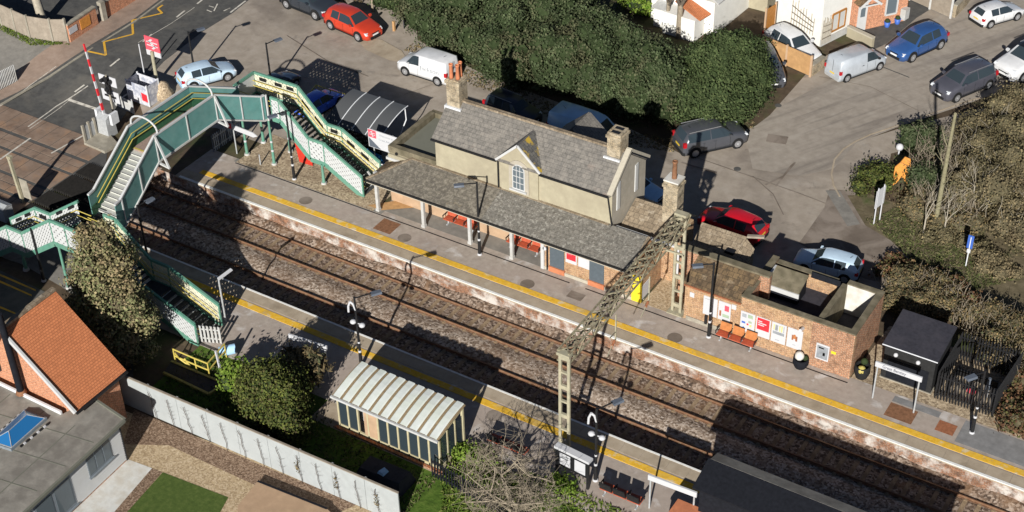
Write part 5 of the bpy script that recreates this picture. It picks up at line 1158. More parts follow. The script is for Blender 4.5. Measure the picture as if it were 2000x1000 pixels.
cs = [(-12.85,4.75),(-10.0,4.85),(-9.8,8.2),(-12.85,8.2),(-12.85,4.75)]
for (ax,ay),(bx,by) in zip(cs, cs[1:]):
    L = math.hypot(bx-ax, by-ay); n = int(L/.15)
    for i in range(n):
        u = i/n; x, y = ax+(bx-ax)*u, ay+(by-ay)*u
        MB().box(x-.035,x+.035,y-.02,y+.02,.05,1.75).add([(x-.035,y,1.75),(x+.035,y,1.75),(x,y,1.88)],[(0,1,2)]).build('pale', 'black_paint', t)
    MB().bar((ax,ay+.03,.35),(bx,by+.03,.35),.04,.05).bar((ax,ay+.03,1.45),(bx,by+.03,1.45),.04,.05).build('rail', 'black_paint', t)
t = thing('compound_equipment', 'dark pallets and pipework stored inside the palisade compound', 'equipment', (-11.4, 6.5, 0))
for i in range(7): MB().box(-12.5+.34*i, -12.34+.34*i, 5.3, 7.4, .05, .12).build('slat', 'timber_grey', t)
MB().box(-12.5,-10.4,6.9,7.0,.1,.5).box(-12.5,-12.4,5.3,7.4,.1,.4).build('frame', 'black_paint', t)
p = Vector((-11.4,5.75,0)); o = MB().cyl((-11.55,5.8,.35),(-11.2,5.7,.4),.13).build('red_canister', 'sign_pink'); tag(o, 'small red canister inside the palisade compound', 'canister')
t = thing('standpipe', 'grey and white standpipe inside the palisade compound', 'standpipe', (-10.7, 6.2, 0))
MB().cyl((-10.7,6.2,.5),(-10.7,6.2,1.2),.13,.08).build('hood', 'lamp_grey', t); MB().cyl((-10.7,6.2,0),(-10.7,6.2,.5),.09).build('body', 'sign_white', t)
def planter(c, r, h, label, mat, parts):
    t = thing('planter', label, 'planter', c, 'planters along the platform wall'); MB().rev([(r*.7,0),(r,h*.5),(r*.95,h),(r*.75,h),(r*.7,h*.7),(0,h*.7)], c).build('tub', mat, t)
    for (dx,dy,dz,rr,mt) in parts: MB().ball((c[0]+dx,c[1]+dy,c[2]+h+dz), rr, 8, 5).build('plant', mt, t)
planter((-19.55, 3.62, 0), .42, .55, 'dark tub with white stone and green plant below the brown figure poster', 'felt_black', [(-.1,0,.12,.26,'lime_stain'),(.2,.1,.02,.16,'leaf_core')])
q = G(1682,735); planter((q.x, q.y, 0), .42, .75, 'black tyre tub with yellow flowers at the corner of the lavatory block', 'tyre', [(.02,-.2,-.15,.24,'yellow_dull'),(0,.2,.1,.2,'leaf_core')])
t = thing('lamp_stand', 'white double sign post with rails on the grass beside the road junction', 'sign', G(1712, 432))
p = G(1712, 434); d = Vector((.25,.97,0))
for s in (-.28,.28): MB().cyl(p+d*s, p+d*s+Vector((0,0,2.5)), .04).build('post', 'sign_white', t)
MB().bar(p-d*.42+Vector((0,0,1.75)), p+d*.42+Vector((0,0,1.75)), .05, 1.2).build('board', 'sign_white', t)
p = G(1886, 520); t = thing('finger_post', 'slim pale post with blue sign in the verge at the right', 'sign', p)
MB().cyl((0,0,0),(0,0,2.0),.035).build('post', 'lead', t, True); MB().box(-.16,.16,-.02,.02,1.25,2.1).build('blue_sign', 'sign_blue', t, True); MB().box(-.1,.1,-.03,-.02,.95,1.2).build('plate', 'sign_white', t, True)
p = G(1762, 366); t = thing('orange_hoarding', 'torn orange sheet draped over the junction hedge', 'sheet', p)
for (pts) in ([(1741,364),(1752,356),(1760,344),(1766,352),(1772,363),(1775,352),(1773,338),(1779,330),(1778,310),(1768,306),(1758,318),(1748,326)], ):
    V = [AY(a, b_, p.y+.3*(a-1760)/20) for a, b_ in pts]; n = Vector((.6,-.8,0))*.03
    m_ = len(V); MB().add([v+n for v in V]+[v-n for v in V], [tuple(range(m_)), tuple(range(2*m_-1,m_-1,-1))]+[(i,i+m_,(i+1)%m_+m_,(i+1)%m_) for i in range(m_)]).build('sheet', 'orange_sheet', t)
p = G(1755, 302); o = MB().ball((p.x,p.y,.55), .24).cyl(p,(p.x,p.y,.4),.05).build('globe_lamp', 'sign_white'); tag(o, 'white globe lamp on a short stand by the junction hedge', 'lamp')
# ---------------------------------------------------------------- vehicles
#  station rows: x from the nose (0..1), top height at the middle, half width of the top edge, waist height, half width
KINDS = {
 'hatch': dict(L=4.15, H=1.47, W=.87, rows=[(0,.62,.50,.52,.62),(.02,.70,.66,.60,.76),(.08,.80,.72,.70,.83),(.20,.92,.74,.82,.86),(.285,.99,.76,.90,.87),(.42,1.40,.58,.93,.87),(.50,1.46,.60,.94,.87),(.62,1.47,.60,.95,.87),(.635,1.47,.60,.95,.87),(.80,1.44,.58,.98,.87),(.90,1.38,.55,1.0,.85),(.975,1.02,.62,.94,.80),(1,.75,.60,.66,.70)], wind=(4,5), side=[(4,7),(8,9)], rear=(10,11)),
 'suv': dict(L=4.45, H=1.66, W=.92, rows=[(0,.75,.56,.62,.68),(.02,.86,.72,.74,.82),(.08,.98,.78,.88,.89),(.20,1.08,.80,.98,.92),(.26,1.13,.80,1.04,.92),(.38,1.56,.64,1.05,.92),(.46,1.64,.66,1.06,.92),(.58,1.66,.66,1.07,.92),(.595,1.66,.66,1.07,.92),(.76,1.65,.66,1.08,.92),(.92,1.58,.63,1.10,.90),(.98,1.12,.68,1.04,.86),(1,.85,.66,.76,.76)], wind=(4,5), side=[(4,7),(8,10)], rear=(10,11)),
 'van': dict(L=4.3, H=1.83, W=.90, rows=[(0,.72,.54,.58,.66),(.02,.84,.70,.72,.80),(.08,.96,.76,.86,.87),(.17,1.06,.78,.98,.90),(.21,1.12,.78,1.02,.90),(.33,1.70,.70,1.06,.90),(.38,1.79,.73,1.08,.90),(.46,1.82,.76,1.08,.90),(.475,1.83,.78,1.08,.90),(.75,1.83,.78,1.08,.90),(.96,1.79,.76,1.08,.89),(.985,1.15,.80,1.0,.87),(1,.72,.76,.62,.80)], wind=(4,5), side=[(4,7)], rear=None),
 'bigvan': dict(L=4.95, H=1.95, W=.95, rows=[(0,.80,.58,.64,.72),(.02,.92,.76,.80,.86),(.07,1.04,.82,.94,.93),(.14,1.13,.84,1.05,.95),(.17,1.18,.84,1.10,.95),(.30,1.82,.74,1.15,.95),(.35,1.90,.77,1.16,.95),(.44,1.94,.80,1.16,.95),(.455,1.95,.82,1.16,.95),(.75,1.95,.82,1.16,.95),(.97,1.91,.80,1.16,.94),(.985,1.20,.86,1.08,.93),(1,.78,.82,.68,.86)], wind=(4,5), side=[(4,7)], rear=None),
}
def vehicle(kind, front, rear, mat, label, cat='car', roofmat=None, z=.6, bumpers=None, name='parked_car', blackroof=False, plates=True, scale=None, group='cars parked around the station'):
    K = KINDS[kind]; A = GT(*front, z); B = GT(*rear, z)
    mid = (A+B)/2; d = A-B; d.z = 0; sc = scale or min(1.12, max(.84, d.length/K['L'])); ang = math.atan2(d.y, d.x)
    t = thing(name, label, cat, (0,0,0), group)
    L, rows = K['L'], K['rows']
    sec = []
    for (u, zt, wt, zw, w) in rows:
        x = L/2-u*L; zb = .20
        h = [(.78*w,zb),(.96*w,zb+.03),(w,zb+.30),(.985*w,max(zb+.34,zw-.12)),(.955*w,zw),(wt,zt-.045),(wt*.8,zt-.008),(0,zt)]
        sec.append([(x,-a,b) for a, b in h]+[(x,a,b) for a, b in h[-2::-1]])
    N = len(sec[0])
    faces = {}
    def put(key, i, j): faces.setdefault(key, []).append((i, j))
    for i in range(len(sec)-1):
        for j in range(N-1):
            key = 'body'
            if j in (4, N-6):
                for si, (a, c) in enumerate(K['side']):
                    if a <= i < c: key = 'window%d' % si + ('l' if j == 4 else 'r')
                if i == K['wind'][0]: key = 'body' if False else key
            if j in (6, N-8) and K['wind'][0] <= i < K['wind'][1]: key = 'windscreen'
            if j in (6, N-8) and K['rear'] and K['rear'][0] <= i < K['rear'][1]: key = 'rear_window'
            if (j in (5, N-7)) and K['wind'][0] <= i < K['wind'][1]: key = 'body'
            if j in (5,6,N-7,N-8) and blackroof and K['wind'][1] <= i < (K['rear'] or (10,))[0]: key = 'roof_panel'
            put(key, i, j)
    def mk(key, name, m, extra=None):
        b = MB(); idx = {}
        for (i, j) in faces.get(key, []):
            q = []
            for (a, c) in ((i,j),(i,j+1),(i+1,j+1),(i+1,j)):
                if (a,c) not in idx: idx[(a,c)] = len(b.v); b.v.append(sec[a][c])
                q.append(idx[(a,c)])
            b.f.append(tuple(q)); b.sm.append(key == 'body')
        if key == 'body':
            b.add(sec[0], [tuple(range(N))]); b.add(sec[-1], [tuple(range(N-1,-1,-1))])
            b.add([s[0] for s in sec]+[s[-1] for s in sec], [(k, k+1, len(sec)+k+1, len(sec)+k) for k in range(len(sec)-1)])
        return b.build(name, m, t, True)
    body = mk('body', 'body', mat)
    mk('windscreen', 'windscreen', 'glass_dark')
    if K['rear']: mk('rear_window', 'rear_window', 'glass_dark')
    if blackroof: mk('roof_panel', 'roof_panel', 'car_black')
    for si in range(len(K['side'])):
        for s in 'lr': mk('window%d%s' % (si, s), 'side_window', 'glass_dark')
    w = K['W']; r = .33 if kind != 'bigvan' else .35
    for xw in (L*.5-.80, -L*.5+.78):
        for s in (-1, 1):
            MB().cyl((xw,s*(w-.25),r+.02),(xw,s*(w+.006),r+.02),r+.06,n=16).build('wheel_arch', 'tyre', t, True)
            wh = MB().cyl((xw,s*(w-.24),r),(xw,s*(w+.02),r),r,r*.97,n=16).build('wheel', 'tyre', t, True)
            b = MB(); b.cyl((xw,s*(w+.02),r),(xw,s*(w+.028),r),r*.68,n=14)
            b.build('rim', 'alloy', wh, True)
            MB().cyl((xw,s*(w+.028),r),(xw,s*(w+.034),r),r*.2,n=8).build('hub_cap', 'galv', wh, True)
    R0 = rows[1]; R9 = rows[-2]
    for s in (-1, 1):
        yh = s*R0[4]*.80; z0 = rows[2][3]-.12
        x0 = L/2-.02*L; MB().hexa([(x0-.24,yh-.17,z0),(x0+.05,yh-.15,z0),(x0+.05,yh+.10,z0),(x0-.24,yh+.17,z0),(x0-.30,yh-.15,z0+.14),(x0-.04,yh-.13,z0+.13),(x0-.04,yh+.08,z0+.13),(x0-.30,yh+.15,z0+.14)]).build('headlight', 'lens_clear', t, True)
        yt = s*(R9[4]-.06); zt = .72 if kind in ('hatch',) else .82
        MB().box(-L/2-.005, -L/2+.20, yt-.09, yt+.075, zt, zt+(.2 if kind == 'hatch' else .30)).build('tail_light', 'lens_red', t, True)
        MB().hexa([(L*.5-rows[4][0]*L-.30,s*(w+.0),rows[4][3]+.02),(L*.5-rows[4][0]*L-.12,s*(w+.0),rows[4][3]+.02),(L*.5-rows[4][0]*L-.14,s*(w+.17),rows[4][3]+.05),(L*.5-rows[4][0]*L-.28,s*(w+.17),rows[4][3]+.05),(L*.5-rows[4][0]*L-.30,s*(w+.0),rows[4][3]+.17),(L*.5-rows[4][0]*L-.12,s*(w+.0),rows[4][3]+.15),(L*.5-rows[4][0]*L-.14,s*(w+.17),rows[4][3]+.17),(L*.5-rows[4][0]*L-.28,s*(w+.17),rows[4][3]+.18)]).build('door_mirror', mat if kind != 'bigvan' else 'black_paint', t, True)
        for u in (.53, .70):
            if kind in ('van','bigvan') and u > .6: continue
            MB().box(L/2-u*L-.09, L/2-u*L+.09, s*(w+.012)-.012, s*(w+.012)+.012, rows[6][3]-.17, rows[6][3]-.135).build('door_handle', 'black_paint' if kind == 'bigvan' else mat, t, True)
        # door shut lines and sill
        b = MB()
        for u in ((.30,.52,.70) if kind in ('hatch','suv') else (.27,.44)):
            b.box(L/2-u*L-.007, L/2-u*L+.007, s*w*1.0-.004, s*w*1.0+.004, .34, rows[6][3]-.1)
        b.build('door_seam', 'tyre', t, True)
        MB().box(-L*.5+1.15, L*.5-1.15, s*w*.97-.03, s*w*.97+.03, .19, .27).build('sill', 'tyre', t, True)
    MB().hexa([(L/2-.06,-.62*w,.22),(L/2+.02,-.5*w,.22),(L/2+.02,.5*w,.22),(L/2-.06,.62*w,.22),(L/2-.06,-.64*w,.40),(L/2+.025,-.52*w,.40),(L/2+.025,.52*w,.40),(L/2-.06,.64*w,.40)]).build('front_bumper', bumpers or 'tyre', t, True)
    MB().box(L/2-.02, L/2+.02, -.36*w, .36*w, .56, .62).build('grille', 'tyre', t, True)
    MB().hexa([(-L/2-.03,-.8*w,.22),(-L/2+.10,-.93*w,.22),(-L/2+.10,.93*w,.22),(-L/2-.03,.8*w,.22),(-L/2-.03,-.8*w,.44),(-L/2+.10,-.95*w,.44),(-L/2+.10,.95*w,.44),(-L/2-.03,.8*w,.44)]).build('rear_bumper', bumpers or 'tyre', t, True)
    if plates:
        MB().box(L/2+.022, L/2+.034, -.25, .25, .43, .54).build('number_plate', 'plate_white', t, True)
        MB().box(-L/2-.03, -L/2-.012, -.25, .25, .64, .75).build('number_plate', 'plate_yellow', t, True)
    if kind == 'suv':
        for s in (-1, 1): MB().bar((L*.08,s*.62,1.69),(-L*.40,s*.62,1.67),.03,.04).build('roof_rail', 'alloy', t, True)
    if kind in ('van','bigvan'):
        MB().box(-L/2+.005, -L/2+.03, -.006, .006, .5, rows[-3][1]-.1).build('door_seam', 'tyre', t, True)
    MB().cyl((-L*.32,0,rows[9][1]-.01),(-L*.36,0,rows[9][1]+.14),.012,.008,6).build('aerial', 'black_paint', t, True)
    g = gz(mid.x, mid.y)
    t.location = (mid.x, mid.y, g+.01); t.rotation_euler.z = ang; t.scale = (sc, sc, sc)
    return t
V = vehicle
V('hatch', (733,64), (647,27), 'car_red', 'bright orange red hatchback at the top edge of the car park')
V('hatch', (651,22), (560,-14), 'car_ink', 'dark slate hatchback behind the orange red hatchback')
wv = V('van', (787,116), (886,147), 'car_white', 'white delivery van with grey lettering parked by the tall hedge', 'van', name='delivery_van')
KL = KINDS['van']
text('Jackson', .42, 'ink_grey', wv, 'lettering', (-.75, .905, 1.02), (math.pi/2, 0, math.pi), width=1.6)
text('Jackson', .3, 'ink', wv, 'lettering', (-2.15, 0, 1.22), (math.pi/2, 0, -math.pi/2), width=.85)
V('hatch', (456,128), (350,160), 'car_skylit', 'white car with sky reflection painted pale blue behind the bridge deck', bumpers='car_sky')  # pale blue stands for sky reflected in white bodywork
V('hatch', (560,150), (520,176), 'car_navy', 'dark car in shadow behind the lattice stair')
V('hatch', (655,176), (592,214), 'car_royal', 'royal blue car inside yellow railings beside the cycle shelter', z=.7)
V('suv', (1048,232), (957,195), 'car_navy', 'dark navy car in the shade between hedge and slate roof')
V('bigvan', (1216,284), (1082,238), 'car_sky', 'pale van with sky reflection painted blue in shade behind the station roof', 'van', name='parked_van', z=.7)  # blue of the open sky on a pale van, put into its paint
V('suv', (1444,256), (1331,281), 'car_slate', 'dark grey four by four at the corner of the hedge', scale=1.0)
V('hatch', (1746,104), (1834,64), 'car_blue', 'metallic blue hatchback in front of the red brick house')
V('suv', (1833,180), (1929,141), 'car_grey', 'dark grey people carrier on the side road facing downhill')
V('suv', (1957,142), (2062,98), 'car_white', 'white car with black roof at the right edge of the side road', blackroof=True)
V('hatch', (1990,12), (1906,36), 'car_white', 'white hatchback with dark rear window in the top right corner')
V('bigvan', (1716,108), (1628,140), 'car_silver', 'silver grey van parked below the white house', 'van', name='parked_van', bumpers='galv')
V('hatch', (1590,118), (1508,64), 'car_white', 'white car on the drive behind the brown timber fence')
V('hatch', (1512,164), (1476,94), 'car_slate', 'dark blue grey car half hidden by the right end of the hedge')
V('hatch', (1372,414), (1490,459), 'car_crimson', 'crimson car half in shadow behind the ruined outbuilding')
V('hatch', (1555,497), (1681,528), 'car_skylit', 'pale hatchback with sky reflection painted ice blue behind the lavatory block')  # reflected sky blue is part of this pale car's paint colour
V('hatch', (1290,384), (1190,345), 'car_sky', 'pale car with skylight painted blue peeping out beyond the cream gable wall')  # paint colour imitates blue skylight on white bodywork
# ---------------------------------------------------------------- houses at the top
def rawbox(pts, z0, z1, name, mat, par): return MB().prism([p[:2] for p in pts], z0, z1).build(name, mat, par)
P0, P1, P2 = G(1600,91), G(1511,45), G(1657,62)
t = thing('white_house', 'large white rendered house with brown window frames at the top right', 'house', P0)
e1 = (P1-P0); e2 = (P2-P0); far = P1+e2*3.2
rawbox([P0, P2, P2+e1*1.0+e2*.2, P1], 0, 5.6, 'wall', 'white_render', t)
n2 = Vector((e2.y, -e2.x, 0)).normalized(); d2 = e2.normalized(); d1 = e1.normalized(); n1 = Vector((-d1.y, d1.x, 0)); n1 = n1 if n1.y < 0 else -n1
def win(org, d, n, u0, u1, z0, z1, par, frame='window_brown', glass='glass_net', bars=1):
    f = MB(); a, c = org+d*u0, org+d*u1
    for (p, q) in (((a,z0),(c,z0)),((a,z1),(c,z1))): f.bar(p[0]+Vector((0,0,p[1]))+n*.04, q[0]+Vector((0,0,q[1]))+n*.04, .10, .12)
    for i in range(bars+2): p = a+(c-a)*i/(bars+1); f.bar(p+Vector((0,0,z0))+n*.04, p+Vector((0,0,z1))+n*.04, .10, .10, up=d)
    w = f.build('window', frame, par); MB().bar(a+n*.02+Vector((0,0,(z0+z1)/2)), c+n*.02+Vector((0,0,(z0+z1)/2)), .03, z1-z0).build('pane', glass, w); return w
L2 = e2.length
win(P0, d2, n2, L2*.35, L2*.80, .75, 2.05, t); win(P0, d2, n2, L2*.45, L2*.85, 3.5, 4.8, t)
MB().bar(P0+e2*1.0+Vector((0,0,.25))+n2*.05, P0+e2*.0+Vector((0,0,.25))+n2*.05, .08, .5).build('plinth', 'white_dirty', t)
def gable_roof(c, zb, zt, mat, wallmat, par):
    "pitched roof over the four corners c, ridge running from the middle of the last side to the middle of the second"
    A, B, C_, D = [Vector((p.x, p.y, zb)) for p in c]; r0 = (A+D)/2; r1 = (B+C_)/2; r0.z = r1.z = zt
    o0 = (r0-r1).normalized()*.3; o0.z = 0
    def up(q, m): 
        e = (q-m); e.z = 0; return q+e.normalized()*.3-Vector((0,0,.3*(zt-zb)/max(.1, e.length)))
    b = MB(); b.slab([up(A, r0)+o0, up(B, r1)-o0, r1-o0, r0+o0], .12); b.slab([r0+o0-Vector((0,0,.001)), r1-o0-Vector((0,0,.001)), up(C_, r1)-o0, up(D, r0)+o0], .12); rf = b.build('roof', mat, par)
    MB().add([A, D, r0-Vector((0,0,.1)), B, C_, r1-Vector((0,0,.1))], [(0,1,2),(3,5,4)]).build('gable', wallmat, par)
gable_roof([P0, P2, P2+e1*1.0+e2*.2, P1], 5.6, 7.6, 'slate', 'white_render', t)
# trellises leaning on the walls
def trellis(org, d, n, u0, u1, z0, za, zb, label):
    t = thing('trellis', label, 'trellis', org+d*u0, 'trellises on the white house'); k = 9
    for i in range(k):
        u = u0+(u1-u0)*i/(k-1); top = za+(zb-za)*i/(k-1)+.25*math.sin(i*2.3); p = org+d*u+n*.08; MB().bar(p+Vector((0,0,z0)), p+Vector((.03,0,top)), .05, .04).build('slat', 'bark_pale', t)
    for f in (.25,.5,.75): MB().bar(org+d*u0+n*.1+Vector((0,0,z0+(za-z0)*f)), org+d*u1+n*.1+Vector((0,0,z0+(zb-z0)*f)), .03, .05).build('rail', 'bark_dark', t)
trellis(P0, d1, n1, e1.length*.15, e1.length*.62, .6, 1.9, 2.6, 'wide low trellis on the white wall above the white car')
trellis(P0, d2, n2, L2*.02, L2*.32, .1, 2.0, 1.9, 'narrow trellis with climber beside the lower brown window')
B0, B1 = G(1660,64), G(1768,40)
t = thing('brick_house', 'red brick house with white sash window and small tiled porch at the top right', 'house', B0)
eb = (B1-B0); db = eb.normalized(); nb = Vector((db.y, -db.x, 0)); LB = eb.length
rawbox([B0, B1, B1-nb*6, B0-nb*6], 0, 5.6, 'wall', 'brick_house', t)
gable_roof([B0, B1, B1-nb*6, B0-nb*6], 5.6, 7.7, 'slate', 'brick_house', t)
win(B0, db, nb, LB*.60, LB*.80, .8, 2.3, t, 'white_paint', 'glass_house', 0); win(B0, db, nb, LB*.60, LB*.80, 3.4, 4.8, t, 'white_paint', 'glass_house', 0)
dr = MB().bar(B0+db*LB*.10+nb*.04+Vector((0,0,1.05)), B0+db*LB*.26+nb*.04+Vector((0,0,1.05)), .08, 2.05).build('door', 'white_paint', t)
MB().bar(B0+db*LB*.14+nb*.09+Vector((0,0,1.45)), B0+db*LB*.22+nb*.09+Vector((0,0,1.45)), .02, .7).build('door_light', 'glass_house', dr)
q = B0+db*LB*.18; z = Vector((0,0,1))
b = MB(); b.slab([q-db*.8+z*2.35+nb*.9, q+z*2.95+nb*.9, q+z*2.95, q-db*.8+z*2.35], .07); b.slab([q+z*2.95+nb*.9, q+db*.8+z*2.35+nb*.9, q+db*.8+z*2.35, q+z*2.95], .07); pr = b.build('porch_roof', 'moss_tile', t)
b = MB(); b.bar(q-db*.85+z*2.3+nb*.93, q+z*2.95+nb*.93, .06, .16); b.bar(q+z*2.95+nb*.93, q+db*.85+z*2.3+nb*.93, .06, .16); b.bar(q-db*.8+z*2.36+nb*.88, q+db*.8+z*2.36+nb*.88, .05, .1); b.build('bargeboard', 'white_paint', pr)
MB().bar(B1+z*.7+nb*.06, B1-db*.5+z*.7+nb*.3, .4, .8).build('meter_box', 'white_dirty', t)
for a, lab in (((1732,52), 'blue pot nearer the porch of the brick house'), ((1752,46), 'blue pot under the sash window of the brick house')):
    c = G(*a); t2 = thing('plant_pot', lab, 'plant pot', c, 'blue pots by the brick house'); MB().rev([(.16,0),(.24,.4),(.20,.4),(0,.32)], c).build('pot', 'sign_blue', t2); MB().ball((c.x,c.y,.42),.2,8,5).build('plant', 'leaf_core', t2)
p = G(1700,85); 
t, P = bwall([(1655,70),(1704,93)], .7, 'low cream wall between the silver van and the brick house drive', 'cream', 'cream_trim')
panelfence([(1776,0),(1856,36)], 1.6, 'panel_fence', 'grey boarded fence with white concrete posts behind the blue hatchback', 'timber_grey', 'white_dirty')
t, P = bwall([(1862,34),(1885,10),(1905,-20)], .9, 'brown brick wall end beside the white hatchback in the corner', 'brick_buff', 'concrete')
panelfence([(1488,108),(1582,150)], 1.5, 'timber_fence', 'new brown timber fence of two panels in front of the white car', 'timber', 'timber_deck', step=1.8)
t, P = bwall([(1583,148),(1606,132)], .8, 'low stone wall stub between timber fence and silver van', 'brick_buff')
t = thing('timber_gate', 'tall orange brown timber gate at the left corner of the white house', 'gate', G(1499,72))
A, B = G(1492,74), G(1511,62); MB().bar(A+z*1.1, B+z*1.1, .06, 2.1).build('boards', 'window_brown', t)
for q in (A, B): MB().bar(q, q+z*2.3, .12, .12).build('post', 'timber_deck', t)
t = thing('outbuilding', 'small grey roofed outbuilding behind the timber gate', 'outbuilding', G(1480,40))
A = G(1490,22); MB().box(A.x-3.2,A.x+.3,A.y,A.y+3,0,2.0).build('wall', 'cream', t); MB().slab([(A.x-3.4,A.y-.3,2.0),(A.x+.4,A.y-.3,2.0),(A.x+.4,A.y+3,2.8),(A.x-3.4,A.y+3,2.8)], .1).build('roof', 'moss_tile', t)
# white cottage with orange tiled lean-to
t = thing('white_cottage', 'white rendered cottage with orange pantiled lean-to behind the hedge', 'house', G(1385,70))
A = G(1392,72); Bq = G(1458,18); dd = (Bq-A).normalized(); nn = Vector((dd.y,-dd.x,0))
rawbox([A, A+dd*9, A+dd*9-nn*5, A-nn*5], 0, 2.6, 'wall', 'white_render', t)
b = MB(); b.slab([A+z*2.6+nn*.3, A+dd*9+z*2.6+nn*.3, A+dd*9-nn*2.5+z*4.3, A-nn*2.5+z*4.3], .1); b.slab([A-nn*2.5+z*4.299, A+dd*9-nn*2.5+z*4.299, A+dd*9-nn*5.3+z*2.6, A-nn*5.3+z*2.6], .1); b.build('roof', 'white_dirty', t)
C0 = A-nn*.2; b = MB(); b.slab([C0-dd*1.2-nn*.2+z*1.7, C0-dd*.05+z*1.75, C0-dd*.05-nn*2.2+z*2.6, C0-dd*1.2-nn*2.2+z*2.6], .09); r = b.build('lean_to_roof', 'orange_tile', t)
rawbox([C0-dd*1.4-nn*.5, C0-nn*.5, C0-nn*3, C0-dd*1.4-nn*3], 0, 1.65, 'lean_to', 'white_render', t)
t = thing('orange_roof_house', 'house with weathered orange tiled roof at the top edge behind the bare trunks', 'house', G(1330, 20))
A = G(1290,18); rawbox([A, A+Vector((4.2,0,0)), A+Vector((4.2,4,0)), A+Vector((0,4,0))], 0, 2.2, 'wall', 'white_render', t)
MB().slab([A+Vector((-.3,-.4,2.2)), A+Vector((4.5,-.4,2.2)), A+Vector((4.5,4,3.9)), A+Vector((-.3,4,3.9))], .1).build('roof', 'orange_tile', t)
t = thing('garden_shed', 'narrow white sided shed with pale roof behind the hedge', 'shed', G(1285,50))
A = G(1276,50); MB().box(A.x,A.x+.9,A.y,A.y+2.4,0,1.5).build('wall', 'white_render', t); MB().slab([(A.x-.1,A.y-.2,1.5),(A.x+1.0,A.y-.2,1.5),(A.x+1.0,A.y+2.6,1.9),(A.x-.1,A.y+2.6,1.9)], .06).build('roof', 'white_dirty', t)
# ---------------------------------------------------------------- near house, garden and white fence
t = thing('tiled_house', 'orange tiled brick house with grey flat roofed weatherboard extension', 'house', (-49.5, -19, 0))
xe, ze, xr, zr_, yA, yB = -46.45, 3.05, -50.35, 6.5, -16.55, -20.0
ov = .25
b = MB(); b.slab([(xr,yB,zr_),(xe,yB,ze),(xe,yA,ze),(xr,yA,zr_)], .12); b.slab([(xr-.001,yA,zr_),(xr-4,yA,ze),(xr-4,yB,ze),(xr-.001,yB,zr_)], .12); rf = b.build('roof', 'orange_tile', t)
MB().bar((xr,yA,zr_+.05),(xr,yB-3,zr_+.05),.26,.14).build('ridge_tile', 'stone_tile', rf)
b = MB(); b.bar((xr,yB-.05,zr_+.0),(xe+.05,yB-.05,ze+.0),.12,.20); b.build('bargeboard', 'white_paint', rf)
b = MB(); b.prism([(xr-3.6,yA-.3),(xe-.35,yA-.3),(xe-.35,yB+.25),(xr-3.6,yB+.25)], 0, ze-.2); b.add([(xe-.35,yB+.25,ze-.2),(xr-3.6,yB+.25,ze-.2),(xr,yB+.25,zr_-.2)], [(0,2,1)]); b.add([(xe-.35,yA-.3,ze-.2),(xr-3.6,yA-.3,ze-.2),(xr,yA-.3,zr_-.2)], [(0,1,2)]); b.build('wall', 'brick_house', t)
MB().bar((xe+.06,yB,ze-.08),(xe+.06,yA,ze-.08),.12,.10).build('gutter', 'black_paint', t)
b = MB(); b.bar((xr-2,yB+.15,4.6),(xr-2,yB+.15,5.4),1.0,.06,up=(1,0,0)) if 0 else b.box(xr-2.2,xr-1.2,yB+.12,yB+.24,3.2,4.4); w_ = b.build('gable_window', 'glass_dark', t)
# unseen house added beyond the left edge to shade the back street
t2 = thing('unseen_shade_house', 'unseen brick house added beyond the left edge to shade the back street', 'house', (-62, -24, 0))
MB().box(-66, -55.5, -25, -19.5, 0, 5).build('wall', 'brick_house', t2)
b = MB(); b.slab([(-66.3,-25.3,5),(-55.2,-25.3,5),(-55.2,-22.2,7.6),(-66.3,-22.2,7.6)], .1); b.slab([(-66.3,-22.2,7.599),(-55.2,-22.2,7.599),(-55.2,-19.2,5),(-66.3,-19.2,5)], .1); b.build('roof', 'orange_tile', t2)
# extension: flat roof, clapboard, windows, roof light
E0 = Vector((-44.75,-19.05,0)); E1 = Vector((-44.45,-25.5,0)); 
rfz = 2.62
MB().prism([(-53.5,-20.2),(-47.3,-20.2),(-46.9,-18.6),(-44.45,-18.95),(-44.1,-26.5),(-53.5,-26.5)], rfz-.16, rfz).build('flat_roof', 'felt_flat', t)
b = MB(); b.bar((-44.40,-18.95,rfz+.0),(-44.05,-26.5,rfz+.0),.12,.16); b.bar((-46.9,-18.55,rfz),(-44.42,-18.9,rfz),.12,.16); b.build('roof_edge', 'felt_green', t)
MB().bar((-52.5,-20.15,rfz+.05),(-47.3,-20.15,rfz+.05),.10,.28).build('flashing', 'lead', t)
MB().prism([(-46.8,-18.8),(-44.75,-19.05),(-44.42,-26.3),(-46.8,-26.3)], 0, rfz-.17).build('extension_wall', 'white_paint', t)
de = (E1-E0).normalized(); ne = Vector((-de.y, de.x, 0)); ne = ne if ne.x > 0 else -ne
cb = MB()
for i in range(15):
    zq = .10+.155*i; a = E0+ne*.012+z*zq; c = E0+de*6.0+ne*.012+z*zq; cb.hexa([a, c, c+ne*.06, a+ne*.06, a+z*.15, c+z*.15, c+z*.15+ne*.010, a+z*.15+ne*.010])
cb.build('clapboard', 'white_paint', t)
wf = MB()
def ext_window(u0, u1, z0, z1, k):
    w = MB().bar(E0+de*u0+ne*.05+z*(z0+z1)/2, E0+de*u1+ne*.05+z*(z0+z1)/2, .05, z1-z0).build('window_frame', 'steel_grey', t)
    for i in range(k):
        a = u0+(u1-u0)*(i+.08)/k; c = u0+(u1-u0)*(i+.92)/k
        MB().bar(E0+de*a+ne*.08+z*(z0+z1)/2, E0+de*c+ne*.08+z*(z0+z1)/2, .02, (z1-z0)*.84).build('pane', 'glass_house', w)
    MB().bar(E0+de*(u0-.05)+ne*.09+z*(z0-.03), E0+de*(u1+.05)+ne*.09+z*(z0-.03), .14, .06).build('window_sill', 'steel_grey', w)
ext_window(.85, 2.45, .95, 2.25, 3); ext_window(3.55, 5.9, .25, 2.2, 2)
